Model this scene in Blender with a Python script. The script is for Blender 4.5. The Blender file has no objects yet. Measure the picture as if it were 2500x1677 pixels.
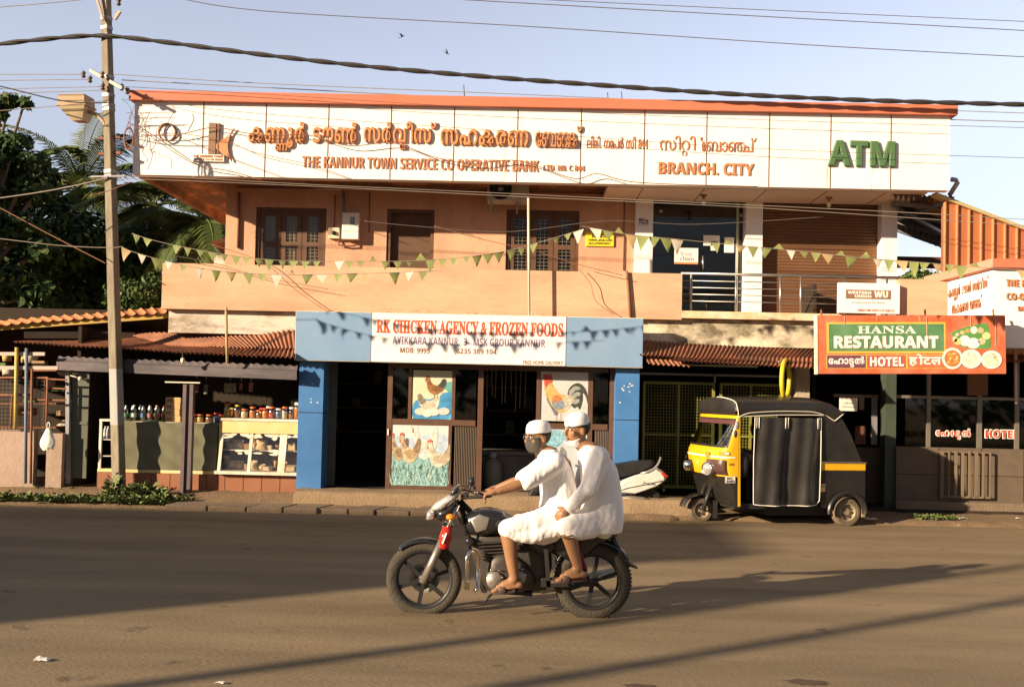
import bpy, bmesh, math, random
from mathutils import Vector, Matrix, noise
SC = bpy.context.scene
COL = SC.collection
R_ = math.radians
# ------------------------------------------------------------------ camera
CAM_H, FPX = 1.62, 2430.0
YAW, PITCH, ROLL, SHIFT = R_(0.85), R_(1.7), R_(1.3), 56.0
cam = bpy.data.cameras.new('camera')
cam.sensor_width = 36.0
cam.lens = 36.0 * FPX / 2500.0
cam.shift_y = SHIFT / 2500.0
cam.clip_start, cam.clip_end = 0.1, 3000.0
co = bpy.data.objects.new('camera', cam)
COL.objects.link(co)
CAM_M = Matrix.Rotation(YAW, 4, 'Z') @ Matrix.Rotation(R_(90) + PITCH, 4, 'X') @ Matrix.Rotation(ROLL, 4, 'Z')
CAM_M.translation = (0, 0, CAM_H)
co.matrix_world = CAM_M
SC.camera = co
# ------------------------------------------------------------------ sky, sun, exposure
SUN_EL = R_(16.0)
SUN_TRAVEL = Vector((0.83, 0.56, 0)).normalized() * math.cos(SUN_EL) - Vector((0, 0, math.sin(SUN_EL)))
SUN_ROT = math.atan2(-SUN_TRAVEL.x, -SUN_TRAVEL.y)
w = bpy.data.worlds.new("World")
SC.world = w
w.use_nodes = True
nt = w.node_tree
bg = nt.nodes['Background']
sky = nt.nodes.new('ShaderNodeTexSky')
sky.sky_type = 'NISHITA'
sky.sun_disc = False
sky.sun_elevation = SUN_EL
sky.sun_rotation = SUN_ROT % (2 * math.pi)
sky.air_density, sky.dust_density, sky.ozone_density = 1.0, 0.4, 1.6
SKY_STRENGTH = 0.15
bg.inputs['Strength'].default_value = SKY_STRENGTH
tc = nt.nodes.new('ShaderNodeTexCoord')
mp = nt.nodes.new('ShaderNodeMapping')
mp.inputs['Scale'].default_value = (1.0, 1.0, 2.2)
nz = nt.nodes.new('ShaderNodeTexNoise')
nz.inputs['Scale'].default_value = 3.2
nz.inputs['Detail'].default_value = 7
nz.inputs['Roughness'].default_value = 0.55
sep = nt.nodes.new('ShaderNodeSeparateXYZ')
mr = nt.nodes.new('ShaderNodeMapRange')          # clouds thicken low down
mr.inputs[1].default_value, mr.inputs[2].default_value = 0.30, 0.10
mr.inputs[3].default_value, mr.inputs[4].default_value = -0.22, 0.10
ad = nt.nodes.new('ShaderNodeMath'); ad.operation = 'ADD'
mx_ = nt.nodes.new('ShaderNodeMapRange')         # and towards the east
mx_.inputs[1].default_value, mx_.inputs[2].default_value = 0.15, 0.5
mx_.inputs[3].default_value, mx_.inputs[4].default_value = -0.42, 0.05
ad2 = nt.nodes.new('ShaderNodeMath'); ad2.operation = 'ADD'
cr = nt.nodes.new('ShaderNodeValToRGB')
cr.color_ramp.elements[0].position, cr.color_ramp.elements[1].position = 0.40, 0.60
tint = nt.nodes.new('ShaderNodeMix'); tint.data_type = 'RGBA'; tint.blend_type = 'MULTIPLY'
tint.inputs[0].default_value = 1.0
tint.inputs[7].default_value = (0.80, 0.755, 0.79, 1)
hs = nt.nodes.new('ShaderNodeHueSaturation')
hs.inputs['Saturation'].default_value = 0.52
mxc = nt.nodes.new('ShaderNodeMix'); mxc.data_type = 'RGBA'
mxc.inputs[7].default_value = (4.9, 4.5, 4.4, 1)
L = nt.links.new
L(tc.outputs['Generated'], mp.inputs[0]); L(mp.outputs[0], nz.inputs['Vector'])
L(tc.outputs['Generated'], sep.inputs[0]); L(sep.outputs['Z'], mr.inputs[0]); L(sep.outputs['X'], mx_.inputs[0])
L(nz.outputs[0], ad.inputs[0]); L(mr.outputs[0], ad.inputs[1])
L(ad.outputs[0], ad2.inputs[0]); L(mx_.outputs[0], ad2.inputs[1]); L(ad2.outputs[0], cr.inputs[0])
L(sky.outputs[0], hs.inputs['Color']); L(hs.outputs[0], tint.inputs[6])
L(tint.outputs[2], mxc.inputs[6]); L(cr.outputs[0], mxc.inputs[0])
dk = nt.nodes.new('ShaderNodeMapRange')          # sky dimmed behind the camera to cut fill light on the facades
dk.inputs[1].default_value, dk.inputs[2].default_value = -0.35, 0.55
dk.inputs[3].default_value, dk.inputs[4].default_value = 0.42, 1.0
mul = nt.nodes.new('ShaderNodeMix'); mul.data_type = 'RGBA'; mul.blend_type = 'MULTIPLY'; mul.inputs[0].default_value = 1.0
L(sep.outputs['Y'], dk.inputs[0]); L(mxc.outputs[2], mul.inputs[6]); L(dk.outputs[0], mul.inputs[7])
fl = nt.nodes.new('ShaderNodeMapRange')          # low sky darkened by a gradient to even out the bright horizon
fl.inputs[1].default_value, fl.inputs[2].default_value = 0.0, 0.30
fl.inputs[3].default_value, fl.inputs[4].default_value = 0.43, 0.95
mul2 = nt.nodes.new('ShaderNodeMix'); mul2.data_type = 'RGBA'; mul2.blend_type = 'MULTIPLY'; mul2.inputs[0].default_value = 1.0
L(sep.outputs['Z'], fl.inputs[0]); L(tint.outputs[2], mul2.inputs[6]); L(fl.outputs[0], mul2.inputs[7]); L(mul2.outputs[2], mxc.inputs[6])
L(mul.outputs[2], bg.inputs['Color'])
sl = bpy.data.lights.new('sun', 'SUN')
sl.energy, sl.angle, sl.color = 5.0, R_(0.8), (1.0, 0.79, 0.56)
so = bpy.data.objects.new('sun', sl)
so.rotation_euler = SUN_TRAVEL.to_track_quat('-Z', 'Y').to_euler()
so.location = (-20, -14, 12)
COL.objects.link(so)
vs = SC.view_settings
SC.display_settings.display_device = 'sRGB'
vs.view_transform, vs.look, vs.gamma, vs.use_curve_mapping = 'Standard', 'None', 1.0, False
vs.exposure = 1.1
SC.cycles.max_bounces = 8
SC.cycles.use_denoising = True
# ------------------------------------------------------------------ measuring helpers
def ray(px, py):
    v = Vector(((px - 1250.0) / FPX, (-(py - 838.5) + SHIFT) / FPX, -1.0))
    return (CAM_M.to_3x3() @ v)
def P(px, py, Y):
    "point of the plane y = Y that the photograph shows at pixel (px, py)"
    d = ray(px, py)
    return Vector((0, 0, CAM_H)) + d * (Y / d.y)
def G(px, py, z=0.0):
    "point of the ground (height z) at pixel (px, py)"
    d = ray(px, py)
    return Vector((0, 0, CAM_H)) + d * ((z - CAM_H) / d.z)
def RC(px0, py0, px1, py1, Y):
    "x0, x1, z0, z1 of an upright rectangle on the plane y = Y"
    cx, cy = (px0 + px1) / 2, (py0 + py1) / 2
    return P(px0, cy, Y).x, P(px1, cy, Y).x, P(cx, py1, Y).z, P(cx, py0, Y).z
def X(px, Y, py=838): return P(px, py, Y).x
def Z(py, Y, px=1250): return P(px, py, Y).z
# ------------------------------------------------------------------ scene bookkeeping
WM = {}
def props(o, label=None, cat=None, group=None, kind=None):
    if label: o['label'] = label
    if cat: o['category'] = cat
    if group: o['group'] = group
    if kind: o['kind'] = kind
    return o
def thing(name, label, cat, loc=(0, 0, 0), group=None, rz=0.0, rot=None):
    o = bpy.data.objects.new(name, None)
    o.empty_display_size = 0.2
    COL.objects.link(o)
    m = Matrix.Translation(loc) @ (rot if rot is not None else Matrix.Rotation(rz, 4, 'Z'))
    o.matrix_world = m
    WM[o.name] = m
    return props(o, label, cat, group)
def dup(root, loc, rz=0.0, label=None, scale=None, mats=None):
    r = root.copy(); COL.objects.link(r)
    m = Matrix.Translation(loc) @ Matrix.Rotation(rz, 4, 'Z')
    if scale: m = m @ Matrix.Diagonal((scale[0], scale[1], scale[2], 1))
    r.matrix_world = m
    WM[r.name] = m
    if label: r['label'] = label
    for ch in list(root.children):
        c = ch.copy(); COL.objects.link(c); c.parent = r
        if mats and ch.name.split('.')[0] in mats:
            c.data = ch.data.copy(); c.data.materials[0] = mats[ch.name.split('.')[0]]
        for g in list(ch.children):
            d = g.copy(); COL.objects.link(d); d.parent = c
    return r
# ------------------------------------------------------------------ mesh builder
class MB:
    def __init__(s): s.v, s.f, s.sm = [], [], []
    def add(s, vs, fs, smooth=False):
        n = len(s.v); s.v += [Vector(a) for a in vs]
        for f in fs: s.f.append([n + i for i in f]); s.sm.append(smooth)
        return s
    def box(s, x0, x1, y0, y1, z0, z1, m=None, bev=0.0):
        if bev > 0:
            b = min(bev, abs(x1 - x0) * .49, abs(y1 - y0) * .49, abs(z1 - z0) * .49)
            bm = bmesh.new(); bmesh.ops.create_cube(bm, size=1)
            for v in bm.verts:
                v.co = Vector(((x0 + x1) / 2 + v.co.x * (x1 - x0), (y0 + y1) / 2 + v.co.y * (y1 - y0), (z0 + z1) / 2 + v.co.z * (z1 - z0)))
            bmesh.ops.bevel(bm, geom=bm.edges[:], offset=b, segments=2, affect='EDGES', profile=.5)
            bm.verts.index_update()
            vs = [(m @ v.co if m else v.co.copy()) for v in bm.verts]
            fs = [[v.index for v in f.verts] for f in bm.faces]
            bm.free(); return s.add(vs, fs)
        vs = [Vector(p) for p in ((x0, y0, z0), (x1, y0, z0), (x1, y1, z0), (x0, y1, z0), (x0, y0, z1), (x1, y0, z1), (x1, y1, z1), (x0, y1, z1))]
        if m: vs = [m @ v for v in vs]
        return s.add(vs, [(0, 3, 2, 1), (4, 5, 6, 7), (0, 1, 5, 4), (1, 2, 6, 5), (2, 3, 7, 6), (3, 0, 4, 7)])
    def bar(s, a, b, w, h=None, up=(0, 0, 1), bev=0):
        a, b = Vector(a), Vector(b); h = h or w
        d = b - a; l = d.length; d.normalize()
        x = d.cross(Vector(up))
        if x.length < 1e-4: x = d.cross(Vector((0, 1, 0)))
        x.normalize(); u = x.cross(d)
        m = Matrix((x, d, u)).transposed().to_4x4(); m.translation = a
        return s.box(-w / 2, w / 2, 0, l, -h / 2, h / 2, m, bev)
    def tube(s, pts, r, n=8, caps=True, smooth=True, flat=None):
        pts = [Vector(p) for p in pts]; k = len(pts)
        rs = r if isinstance(r, (list, tuple)) else [r] * k
        vs, fs = [], []; up = None
        for i, p in enumerate(pts):
            t = (pts[min(i + 1, k - 1)] - pts[max(i - 1, 0)])
            if t.length < 1e-9: t = Vector((0, 0, 1))
            t.normalize()
            if up is None:
                up = Vector((0, 0, 1)) if abs(t.z) < .9 else Vector((0, 1, 0))
            x = t.cross(up)
            if x.length < 1e-5: x = t.cross(Vector((1, 0, 0)))
            x.normalize(); up = x.cross(t)
            for j in range(n):
                a = 2 * math.pi * j / n
                c, d = math.cos(a) * rs[i], math.sin(a) * rs[i]
                if flat: c, d = c * flat[0], d * flat[1]
                vs.append(p + x * c + up * d)
        for i in range(k - 1):
            for j in range(n):
                a, b = i * n + j, i * n + (j + 1) % n
                fs.append((a, b, b + n, a + n))
        if caps: fs.append(tuple(reversed(range(n)))); fs.append(tuple((k - 1) * n + j for j in range(n)))
        return s.add(vs, fs, smooth)
    def lathe(s, prof, c=(0, 0, 0), n=16, axis='Z', smooth=True, m=None):
        vs, fs = [], []; c = Vector(c)
        for r, h in prof:
            for j in range(n):
                a = 2 * math.pi * j / n
                if axis == 'Z': v = Vector((r * math.cos(a), r * math.sin(a), h))
                elif axis == 'Y': v = Vector((r * math.cos(a), h, r * math.sin(a)))
                else: v = Vector((h, r * math.cos(a), r * math.sin(a)))
                if m: v = m @ v
                vs.append(c + v)
        for i in range(len(prof) - 1):
            for j in range(n):
                a, b = i * n + j, i * n + (j + 1) % n
                fs.append((a, b, b + n, a + n))
        return s.add(vs, fs, smooth)
    def prism(s, poly, y0, y1, plane='XZ', m=None):
        "extrude a polygon; plane XZ runs along y, YZ along x, XY along z"
        def pt(a, b, h):
            v = Vector((a, h, b)) if plane == 'XZ' else Vector((h, a, b)) if plane == 'YZ' else Vector((a, b, h))
            return m @ v if m else v
        n = len(poly)
        vs = [pt(a, b, y0) for a, b in poly] + [pt(a, b, y1) for a, b in poly]
        fs = [tuple(range(n)), tuple(reversed(range(n, 2 * n)))] + [(i, i + n, (i + 1) % n + n, (i + 1) % n) for i in range(n)]
        return s.add(vs, fs)
    def grid(s, f, nu, nv, smooth=True, thick=None):
        vs = [Vector(f(i / nu, j / nv)) for j in range(nv + 1) for i in range(nu + 1)]
        q = [(j * (nu + 1) + i, j * (nu + 1) + i + 1, (j + 1) * (nu + 1) + i + 1, (j + 1) * (nu + 1) + i) for j in range(nv) for i in range(nu)]
        return s.add(vs, q, smooth)
    def ell(s, c, r, n=14, k=8, m=None):
        prof = [(max(1e-4, math.sin(math.pi * i / k)), -math.cos(math.pi * i / k)) for i in range(k + 1)]
        c = Vector(c); mm = Matrix.Diagonal((r[0], r[1], r[2]))
        if m: mm = m.to_3x3() @ mm
        vs, fs = [], []
        for a, h in prof:
            for j in range(n):
                t = 2 * math.pi * j / n
                vs.append(c + mm @ Vector((a * math.cos(t), a * math.sin(t), h)))
        for i in range(k):
            for j in range(n):
                a, b = i * n + j, i * n + (j + 1) % n
                fs.append((a, b, b + n, a + n))
        return s.add(vs, fs, True)
    def build(s, name, mat, parent=None, local=False, recalc=True, **kw):
        me = bpy.data.meshes.new(name)
        vs = s.v
        if parent is not None and not local:
            inv = WM[parent.name].inverted()
            vs = [inv @ v for v in vs]
        me.from_pydata([tuple(v) for v in vs], [], s.f)
        me.polygons.foreach_set('use_smooth', s.sm)
        if recalc:
            bm = bmesh.new(); bm.from_mesh(me); bmesh.ops.recalc_face_normals(bm, faces=bm.faces[:]); bm.to_mesh(me); bm.free()
        for m_ in (mat if isinstance(mat, (list, tuple)) else [mat]): me.materials.append(m_)
        o = bpy.data.objects.new(name, me)
        COL.objects.link(o)
        if parent is not None:
            o.parent = parent; WM[o.name] = WM[parent.name]
        else: WM[o.name] = Matrix.Identity(4)
        return props(o, **kw)
def copyto(o, label=None):
    c = o.copy(); COL.objects.link(c)
    if label: c['label'] = label
    return c
# ------------------------------------------------------------------ lettering
SERIF, SANSB = 0x1D400, 0x1D5D4
def styled(s, base):
    if not base: return s
    dig = 0x1D7CE if base == SERIF else 0x1D7EC
    return ''.join(chr(base + ord(c) - 65) if 'A' <= c <= 'Z' else chr(base + 26 + ord(c) - 97) if 'a' <= c <= 'z' else chr(dig + ord(c) - 48) if c.isdigit() else c for c in s)
_gl = {}
def glyphs(body, bold=0.0, res=3):
    "flat outlines of one run of text as (verts 2d, faces, advance)"
    k = (body, bold)
    if k in _gl: return _gl[k]
    cu = bpy.data.curves.new('lettering', 'FONT')
    cu.body = body; cu.size = 1; cu.resolution_u = res
    cu.bevel_depth = bold; cu.bevel_resolution = 0; cu.extrude = 0.02
    ob = bpy.data.objects.new('lettering', cu)
    me = bpy.data.meshes.new_from_object(ob)
    vs = [(v.co.x, v.co.y, v.co.z) for v in me.vertices]; fs = [tuple(p.vertices) for p in me.polygons]
    bpy.data.meshes.remove(me); bpy.data.objects.remove(ob); bpy.data.curves.remove(cu)
    _gl[k] = (vs, fs); return _gl[k]
def run(pieces, bold=0.0):
    "pieces: text, or (text, dx, dy, sx, sy): set side by side, (dx) kerning before, dy lift"
    V, F, x = [], [], 0.0
    for p in ([pieces] if isinstance(pieces, str) else pieces):
        t, dx, dy, sx, sy = (p, 0, 0, 1, 1) if isinstance(p, str) else (tuple(p) + (0, 0, 1, 1)[len(p) - 1:])
        if t == ' ': x += .35; continue
        vs, fs = glyphs(t, bold)
        if not vs: continue
        x0, x1 = min(v[0] for v in vs), max(v[0] for v in vs)
        n = len(V)
        V += [(x + dx + (v[0] - x0) * sx, dy + v[1] * sy, v[2]) for v in vs]
        F += [tuple(n + i for i in f) for f in fs]
        x = max(x, x + dx + (x1 - x0) * sx) + .05
    return V, F
def lettering(mb, pieces, x0, x1, z0, z1, y, depth=.01, bold=.0, m=None):
    "fit a run of text into the upright rectangle on the plane y, standing depth proud towards -y"
    V, F = run(pieces, bold)
    a0, a1 = min(v[0] for v in V), max(v[0] for v in V)
    b0, b1 = min(v[1] for v in V), max(v[1] for v in V)
    c0, c1 = min(v[2] for v in V), max(v[2] for v in V)
    out = []
    for v in V:
        q = Vector((x0 + (v[0] - a0) / (a1 - a0) * (x1 - x0), y - (v[2] - c0) / (c1 - c0) * depth, z0 + (v[1] - b0) / (b1 - b0) * (z1 - z0)))
        out.append(m @ q if m else q)
    return mb.add(out, F)
# ------------------------------------------------------------------ materials
MATS = {}
def M(name, col, rough=.75, var=.12, scale=5.0, bump=0.0, bscale=60.0, metal=0.0, spec=.35, dirt=None, dirt_scale=1.5, dirt_amt=.5, dirt_rng=(.43, .64), stretch=(1, 1, 1), alpha=None, coat=0.0, trans=0.0):
    if name in MATS: return MATS[name]
    m = bpy.data.materials.new(name); m.use_nodes = True
    t = m.node_tree; b = t.nodes['Principled BSDF']; n_, k = t.nodes.new, t.links.new
    b.inputs['Roughness'].default_value = rough; b.inputs['Metallic'].default_value = metal
    b.inputs['Specular IOR Level'].default_value = spec
    b.inputs['Coat Weight'].default_value = coat
    b.inputs['Transmission Weight'].default_value = trans
    c = n_('ShaderNodeTexCoord'); mp = n_('ShaderNodeMapping'); mp.inputs['Scale'].default_value = stretch
    k(c.outputs['Object'], mp.inputs[0])
    nz = n_('ShaderNodeTexNoise'); nz.inputs['Scale'].default_value = scale; nz.inputs['Detail'].default_value = 6; nz.inputs['Roughness'].default_value = .65
    k(mp.outputs[0], nz.inputs['Vector'])
    mx = n_('ShaderNodeMix'); mx.data_type = 'RGBA'
    mx.inputs[6].default_value = tuple(x * (1 - var) for x in col) + (1,)
    mx.inputs[7].default_value = tuple(min(1, x * (1 + var)) for x in col) + (1,)
    mr = n_('ShaderNodeMapRange'); mr.inputs[1].default_value, mr.inputs[2].default_value = .3, .7
    k(nz.outputs[0], mr.inputs[0]); k(mr.outputs[0], mx.inputs[0])
    out = mx.outputs[2]
    if dirt:
        n2 = n_('ShaderNodeTexNoise'); n2.inputs['Scale'].default_value = dirt_scale; n2.inputs['Detail'].default_value = 8; n2.inputs['Roughness'].default_value = .7
        k(mp.outputs[0], n2.inputs['Vector'])
        r2 = n_('ShaderNodeMapRange'); r2.inputs[1].default_value, r2.inputs[2].default_value = dirt_rng; r2.inputs[4].default_value = dirt_amt
        k(n2.outputs[0], r2.inputs[0])
        m2 = n_('ShaderNodeMix'); m2.data_type = 'RGBA'; m2.inputs[7].default_value = tuple(dirt) + (1,)
        k(r2.outputs[0], m2.inputs[0]); k(out, m2.inputs[6]); out = m2.outputs[2]
    k(out, b.inputs['Base Color'])
    rr = n_('ShaderNodeMapRange'); rr.inputs[3].default_value, rr.inputs[4].default_value = max(.03, rough - .1), min(1, rough + .1)
    k(nz.outputs[0], rr.inputs[0]); k(rr.outputs[0], b.inputs['Roughness'])
    if bump:
        n3 = n_('ShaderNodeTexNoise'); n3.inputs['Scale'].default_value = bscale; n3.inputs['Detail'].default_value = 5
        k(mp.outputs[0], n3.inputs['Vector'])
        bp = n_('ShaderNodeBump'); bp.inputs['Strength'].default_value = bump; bp.inputs['Distance'].default_value = .02
        k(n3.outputs[0], bp.inputs['Height']); k(bp.outputs[0], b.inputs['Normal'])
    if alpha is not None: b.inputs['Alpha'].default_value = alpha
    MATS[name] = m; return m
def glass(name, tintc=(.8, .85, .85), alpha=.25, rough=.03):
    "thin window glass: part clear, part mirror"
    if name in MATS: return MATS[name]
    m = bpy.data.materials.new(name); m.use_nodes = True
    t = m.node_tree; t.nodes.clear(); n_, k = t.nodes.new, t.links.new
    o = n_('ShaderNodeOutputMaterial'); mix = n_('ShaderNodeMixShader'); tr = n_('ShaderNodeBsdfTransparent'); gl = n_('ShaderNodeBsdfGlossy')
    tr.inputs[0].default_value = tuple(tintc) + (1,); gl.inputs['Roughness'].default_value = rough; gl.inputs[0].default_value = (.9, .9, .9, 1)
    fr = n_('ShaderNodeLayerWeight'); fr.inputs[0].default_value = .5
    pw = n_('ShaderNodeMath'); pw.operation = 'POWER'; pw.inputs[1].default_value = 4.0; k(fr.outputs['Facing'], pw.inputs[0])
    ad = n_('ShaderNodeMath'); ad.operation = 'MULTIPLY_ADD'; ad.use_clamp = True; ad.inputs[1].default_value = .8; ad.inputs[2].default_value = .03 + alpha
    k(pw.outputs[0], ad.inputs[0]); k(ad.outputs[0], mix.inputs[0]); k(tr.outputs[0], mix.inputs[1]); k(gl.outputs[0], mix.inputs[2]); k(mix.outputs[0], o.inputs[0])
    MATS[name] = m; return m
rnd = random.Random(7)
ORD = 'first second third fourth fifth sixth seventh eighth ninth tenth eleventh twelfth thirteenth fourteenth fifteenth sixteenth seventeenth eighteenth nineteenth twentieth'.split()
# ================================================================== materials of the place
m_road = M('asphalt', (.212, .156, .088), .85, .14, 2.0, .45, 75, dirt=(.265, .20, .115), dirt_scale=.55, dirt_amt=.7, spec=.25, stretch=(.35, 1.3, 1))
def road_detail(m):
    "fine grit, tyre polished streaks and small tar stains on the asphalt"
    t = m.node_tree; n_, k = t.nodes.new, t.links.new; b = t.nodes['Principled BSDF']; src = b.inputs['Base Color'].links[0].from_socket
    c = n_('ShaderNodeTexCoord')
    def noise_(sc, st, lo, hi, a, z, det=4):
        mp = n_('ShaderNodeMapping'); mp.inputs['Scale'].default_value = st; k(c.outputs['Object'], mp.inputs[0])
        q = n_('ShaderNodeTexNoise'); q.inputs['Scale'].default_value = sc; q.inputs['Detail'].default_value = det; k(mp.outputs[0], q.inputs['Vector'])
        r = n_('ShaderNodeMapRange'); r.inputs[1].default_value, r.inputs[2].default_value, r.inputs[3].default_value, r.inputs[4].default_value = lo, hi, a, z; k(q.outputs[0], r.inputs[0]); return r.outputs[0]
    for o in (noise_(170, (1, 1, 1), .3, .7, .80, 1.20, 2), noise_(1.2, (.08, 1.6, 1), .35, .65, .84, 1.12, 6), noise_(2.6, (1, 1, 1), .66, .72, 1.0, .55, 5)):
        m_ = n_('ShaderNodeMix'); m_.data_type = 'RGBA'; m_.blend_type = 'MULTIPLY'; m_.inputs[0].default_value = 1; k(src, m_.inputs[6]); k(o, m_.inputs[7]); src = m_.outputs[2]
    k(src, b.inputs['Base Color'])
road_detail(m_road)
m_earth = M('earth', (.235, .155, .085), .95, .2, 4, .9, 35, dirt=(.20, .14, .08), dirt_scale=2.2, dirt_amt=.7)
m_slab = M('slab_concrete', (.21, .15, .095), .9, .15, 6, .6, 40, dirt=(.16, .12, .08), dirt_scale=2.5, dirt_amt=.7)
m_grass = M('weeds', (.075, .11, .03), .7, .35, 8)
m_grass2 = M('weeds_light', (.16, .18, .05), .7, .3, 8)
m_peach = M('peach_wall', (.62, .355, .22), .85, .06, 1.5, .2, 25, dirt=(.42, .225, .135), dirt_scale=1.1, dirt_amt=.6, stretch=(1.3, 1, .6))
m_peach_stain = M('peach_parapet', (.64, .385, .24), .85, .07, 1.2, .2, 25, dirt=(.46, .245, .145), dirt_scale=.9, dirt_amt=.62, stretch=(.6, 1, 2.2))
m_white = M('white_panel', (.84, .81, .76), .45, .02, .8, dirt=(.62, .52, .40), dirt_scale=.9, dirt_amt=.12, stretch=(1.2, 1, .3))
m_cap = M('red_cap', (.58, .17, .095), .5, .06, 1.5, dirt=(.5, .18, .1), dirt_scale=1.2, dirt_amt=.25)
m_soffit = M('mouldy_soffit', (.50, .23, .10), .9, .2, 3, .2, 20, dirt=(.13, .085, .05), dirt_scale=2.2, dirt_amt=.9, dirt_rng=(.38, .56), stretch=(1, .6, 1))
m_soffit_panel = M('soffit_panel', (.72, .58, .46), .6, .05, 2)
m_seam = M('panel_seam', (.16, .085, .05), .8)
m_mould = M('mouldy_white', (.66, .58, .42), .92, .15, 4, .25, 30, dirt=(.12, .10, .06), dirt_scale=1.25, dirt_amt=.95, dirt_rng=(.40, .58), stretch=(1, 1, 1.5))
m_paint_old = M('old_white_paint', (.60, .53, .44), .9, .1, 3, .2, 30, dirt=(.20, .15, .09), dirt_scale=1.6, dirt_amt=.8, dirt_rng=(.45, .62), stretch=(1, 1, 2.4))
m_wood = M('brown_frame', (.125, .065, .036), .55, .2, 12, dirt=(.09, .04, .02), dirt_scale=3, dirt_amt=.5, stretch=(3, 3, .5))
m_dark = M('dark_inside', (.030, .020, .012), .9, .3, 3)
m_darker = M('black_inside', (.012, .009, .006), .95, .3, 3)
m_shutter = M('roller_shutter', (.175, .088, .045), .45, .1, 2, dirt=(.17, .08, .04), dirt_scale=1.5, dirt_amt=.4, metal=.2)
m_steel = M('railing_steel', (.42, .39, .35), .38, .05, 8, metal=.9)
m_grill = M('window_grill', (.78, .72, .62), .6)
m_curtain = M('curtain_cloth', (.62, .55, .42), .9, .25, 6, stretch=(6, 6, .6))
m_gold = M('gold_letters', (.55, .24, .10), .5, .05, 3)
m_gold2 = M('brown_letters', (.46, .19, .085), .55, .05, 3)
m_green_l = M('green_letters', (.075, .15, .06), .55, .08, 3)
m_brown_l = M('dark_brown', (.24, .135, .085), .6, .05, 3)
m_pipe = M('pvc_pipe', (.50, .40, .33), .55, .1, 6)
m_conduit = M('brown_conduit', (.24, .11, .06), .7)
m_cream = M('cream_plastic', (.80, .76, .66), .5, .03, 3)
m_grey = M('grey_metal', (.30, .30, .31), .5, .15, 5, dirt=(.2, .12, .07), dirt_scale=3, dirt_amt=.4, metal=.3)
m_rust = M('rusty_tin', (.30, .12, .062), .75, .25, 5, .2, 30, dirt=(.13, .065, .042), dirt_scale=2.4, dirt_amt=.85, metal=.1)
m_orange_tin = M('orange_tin', (.52, .19, .075), .6, .1, 2.5, dirt=(.38, .14, .06), dirt_scale=1.3, dirt_amt=.35, metal=.1, stretch=(1, 1, .4))
m_orange_roof = M('orange_roof_tin', (.55, .21, .08), .6, .15, 2.5, dirt=(.36, .14, .06), dirt_scale=1.6, dirt_amt=.45)
m_ply = M('white_acp', (.80, .76, .74), .4, .02, 1)
m_lblue = M('pale_blue_panel', (.19, .31, .47), .35, .05, 1.2, dirt=(.27, .36, .48), dirt_scale=.9, dirt_amt=.4, spec=.5)
m_blue = M('blue_panel', (.06, .185, .42), .4, .08, 2, dirt=(.03, .10, .24), dirt_scale=1.3, dirt_amt=.4, spec=.5)
m_glass = glass('window_glass', (.72, .70, .66), .0, .08)
m_glass_dark = glass('dark_glass', (.34, .32, .28), .03)
m_concrete = M('pole_concrete', (.235, .205, .145), .9, .18, 7, .5, 45, dirt=(.16, .12, .09), dirt_scale=3.0, dirt_amt=.7, stretch=(1.5, 1.5, .35))
m_black = M('black_rubber', (.018, .017, .016), .6, .2, 8)
m_cable = M('black_cable', (.035, .030, .028), .6)
m_wire = M('grey_wire', (.12, .10, .085), .6)
m_wire_l = M('pale_wire', (.30, .25, .20), .5)
m_leaf = M('leaf_dark', (.026, .055, .016), .7, .45, 1.5, spec=.15)
m_leaf2 = M('leaf_mid', (.042, .078, .020), .7, .4, 1.5, spec=.15)
m_leaf3 = M('leaf_light', (.11, .14, .035), .55, .3, 1.5, spec=.3)
m_palm = M('palm_leaf', (.062, .088, .022), .65, .4, 1.0, spec=.15)
m_palm2 = M('palm_leaf_light', (.14, .15, .04), .65, .3, 1.0, spec=.15)
m_bark = M('bark', (.16, .12, .08), .95, .25, 6, .6, 25)

# ================================================================== ground
def road_sheet():
    b = MB()
    b.add([(-90, -30, 0), (90, -30, 0), (90, 13.55, 0), (-90, 13.55, 0)], [(0, 1, 2, 3)])
    return b.build('road', m_road, kind='structure')
road_sheet()
MB().add([(-900, -900, -.25), (900, -900, -.25), (900, 900, -.25), (-900, 900, -.25)], [(0, 1, 2, 3)]).build('ground', m_earth, kind='structure')
def verge():
    b = MB(); nx = 520; ys = [13.30, 13.36, 13.42, 13.55, 13.75, 14.0, 14.4, 15.2, 30.0]
    def f(u, v):
        x = -22 + 40 * u; j = int(round(v * (len(ys) - 1))); y = ys[j]
        n1 = noise.noise(Vector((x * 1.3, 0, 3))) * .10 + noise.noise(Vector((x * 5, 1, 3))) * .035
        yy = y + (n1 if j < 5 else 0) + (.20 if x > 2 else 0)
        zz = [-.02, .004, .028, .045, .05, .055, .06, .06, .06][j]
        if 1 < j < 7: zz += noise.noise(Vector((x * 2.2, yy * 3, 5))) * .018 + noise.noise(Vector((x * 7, yy * 7, 9))) * .010
        zz += .10 * max(0, min(1, (-2.6 - x) / .4)) * max(0, min(1, (yy - 13.6) / .7))
        return (x, yy, zz)
    return b.grid(f, nx, len(ys) - 1).build('verge', m_earth, kind='structure')
verge()
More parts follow.
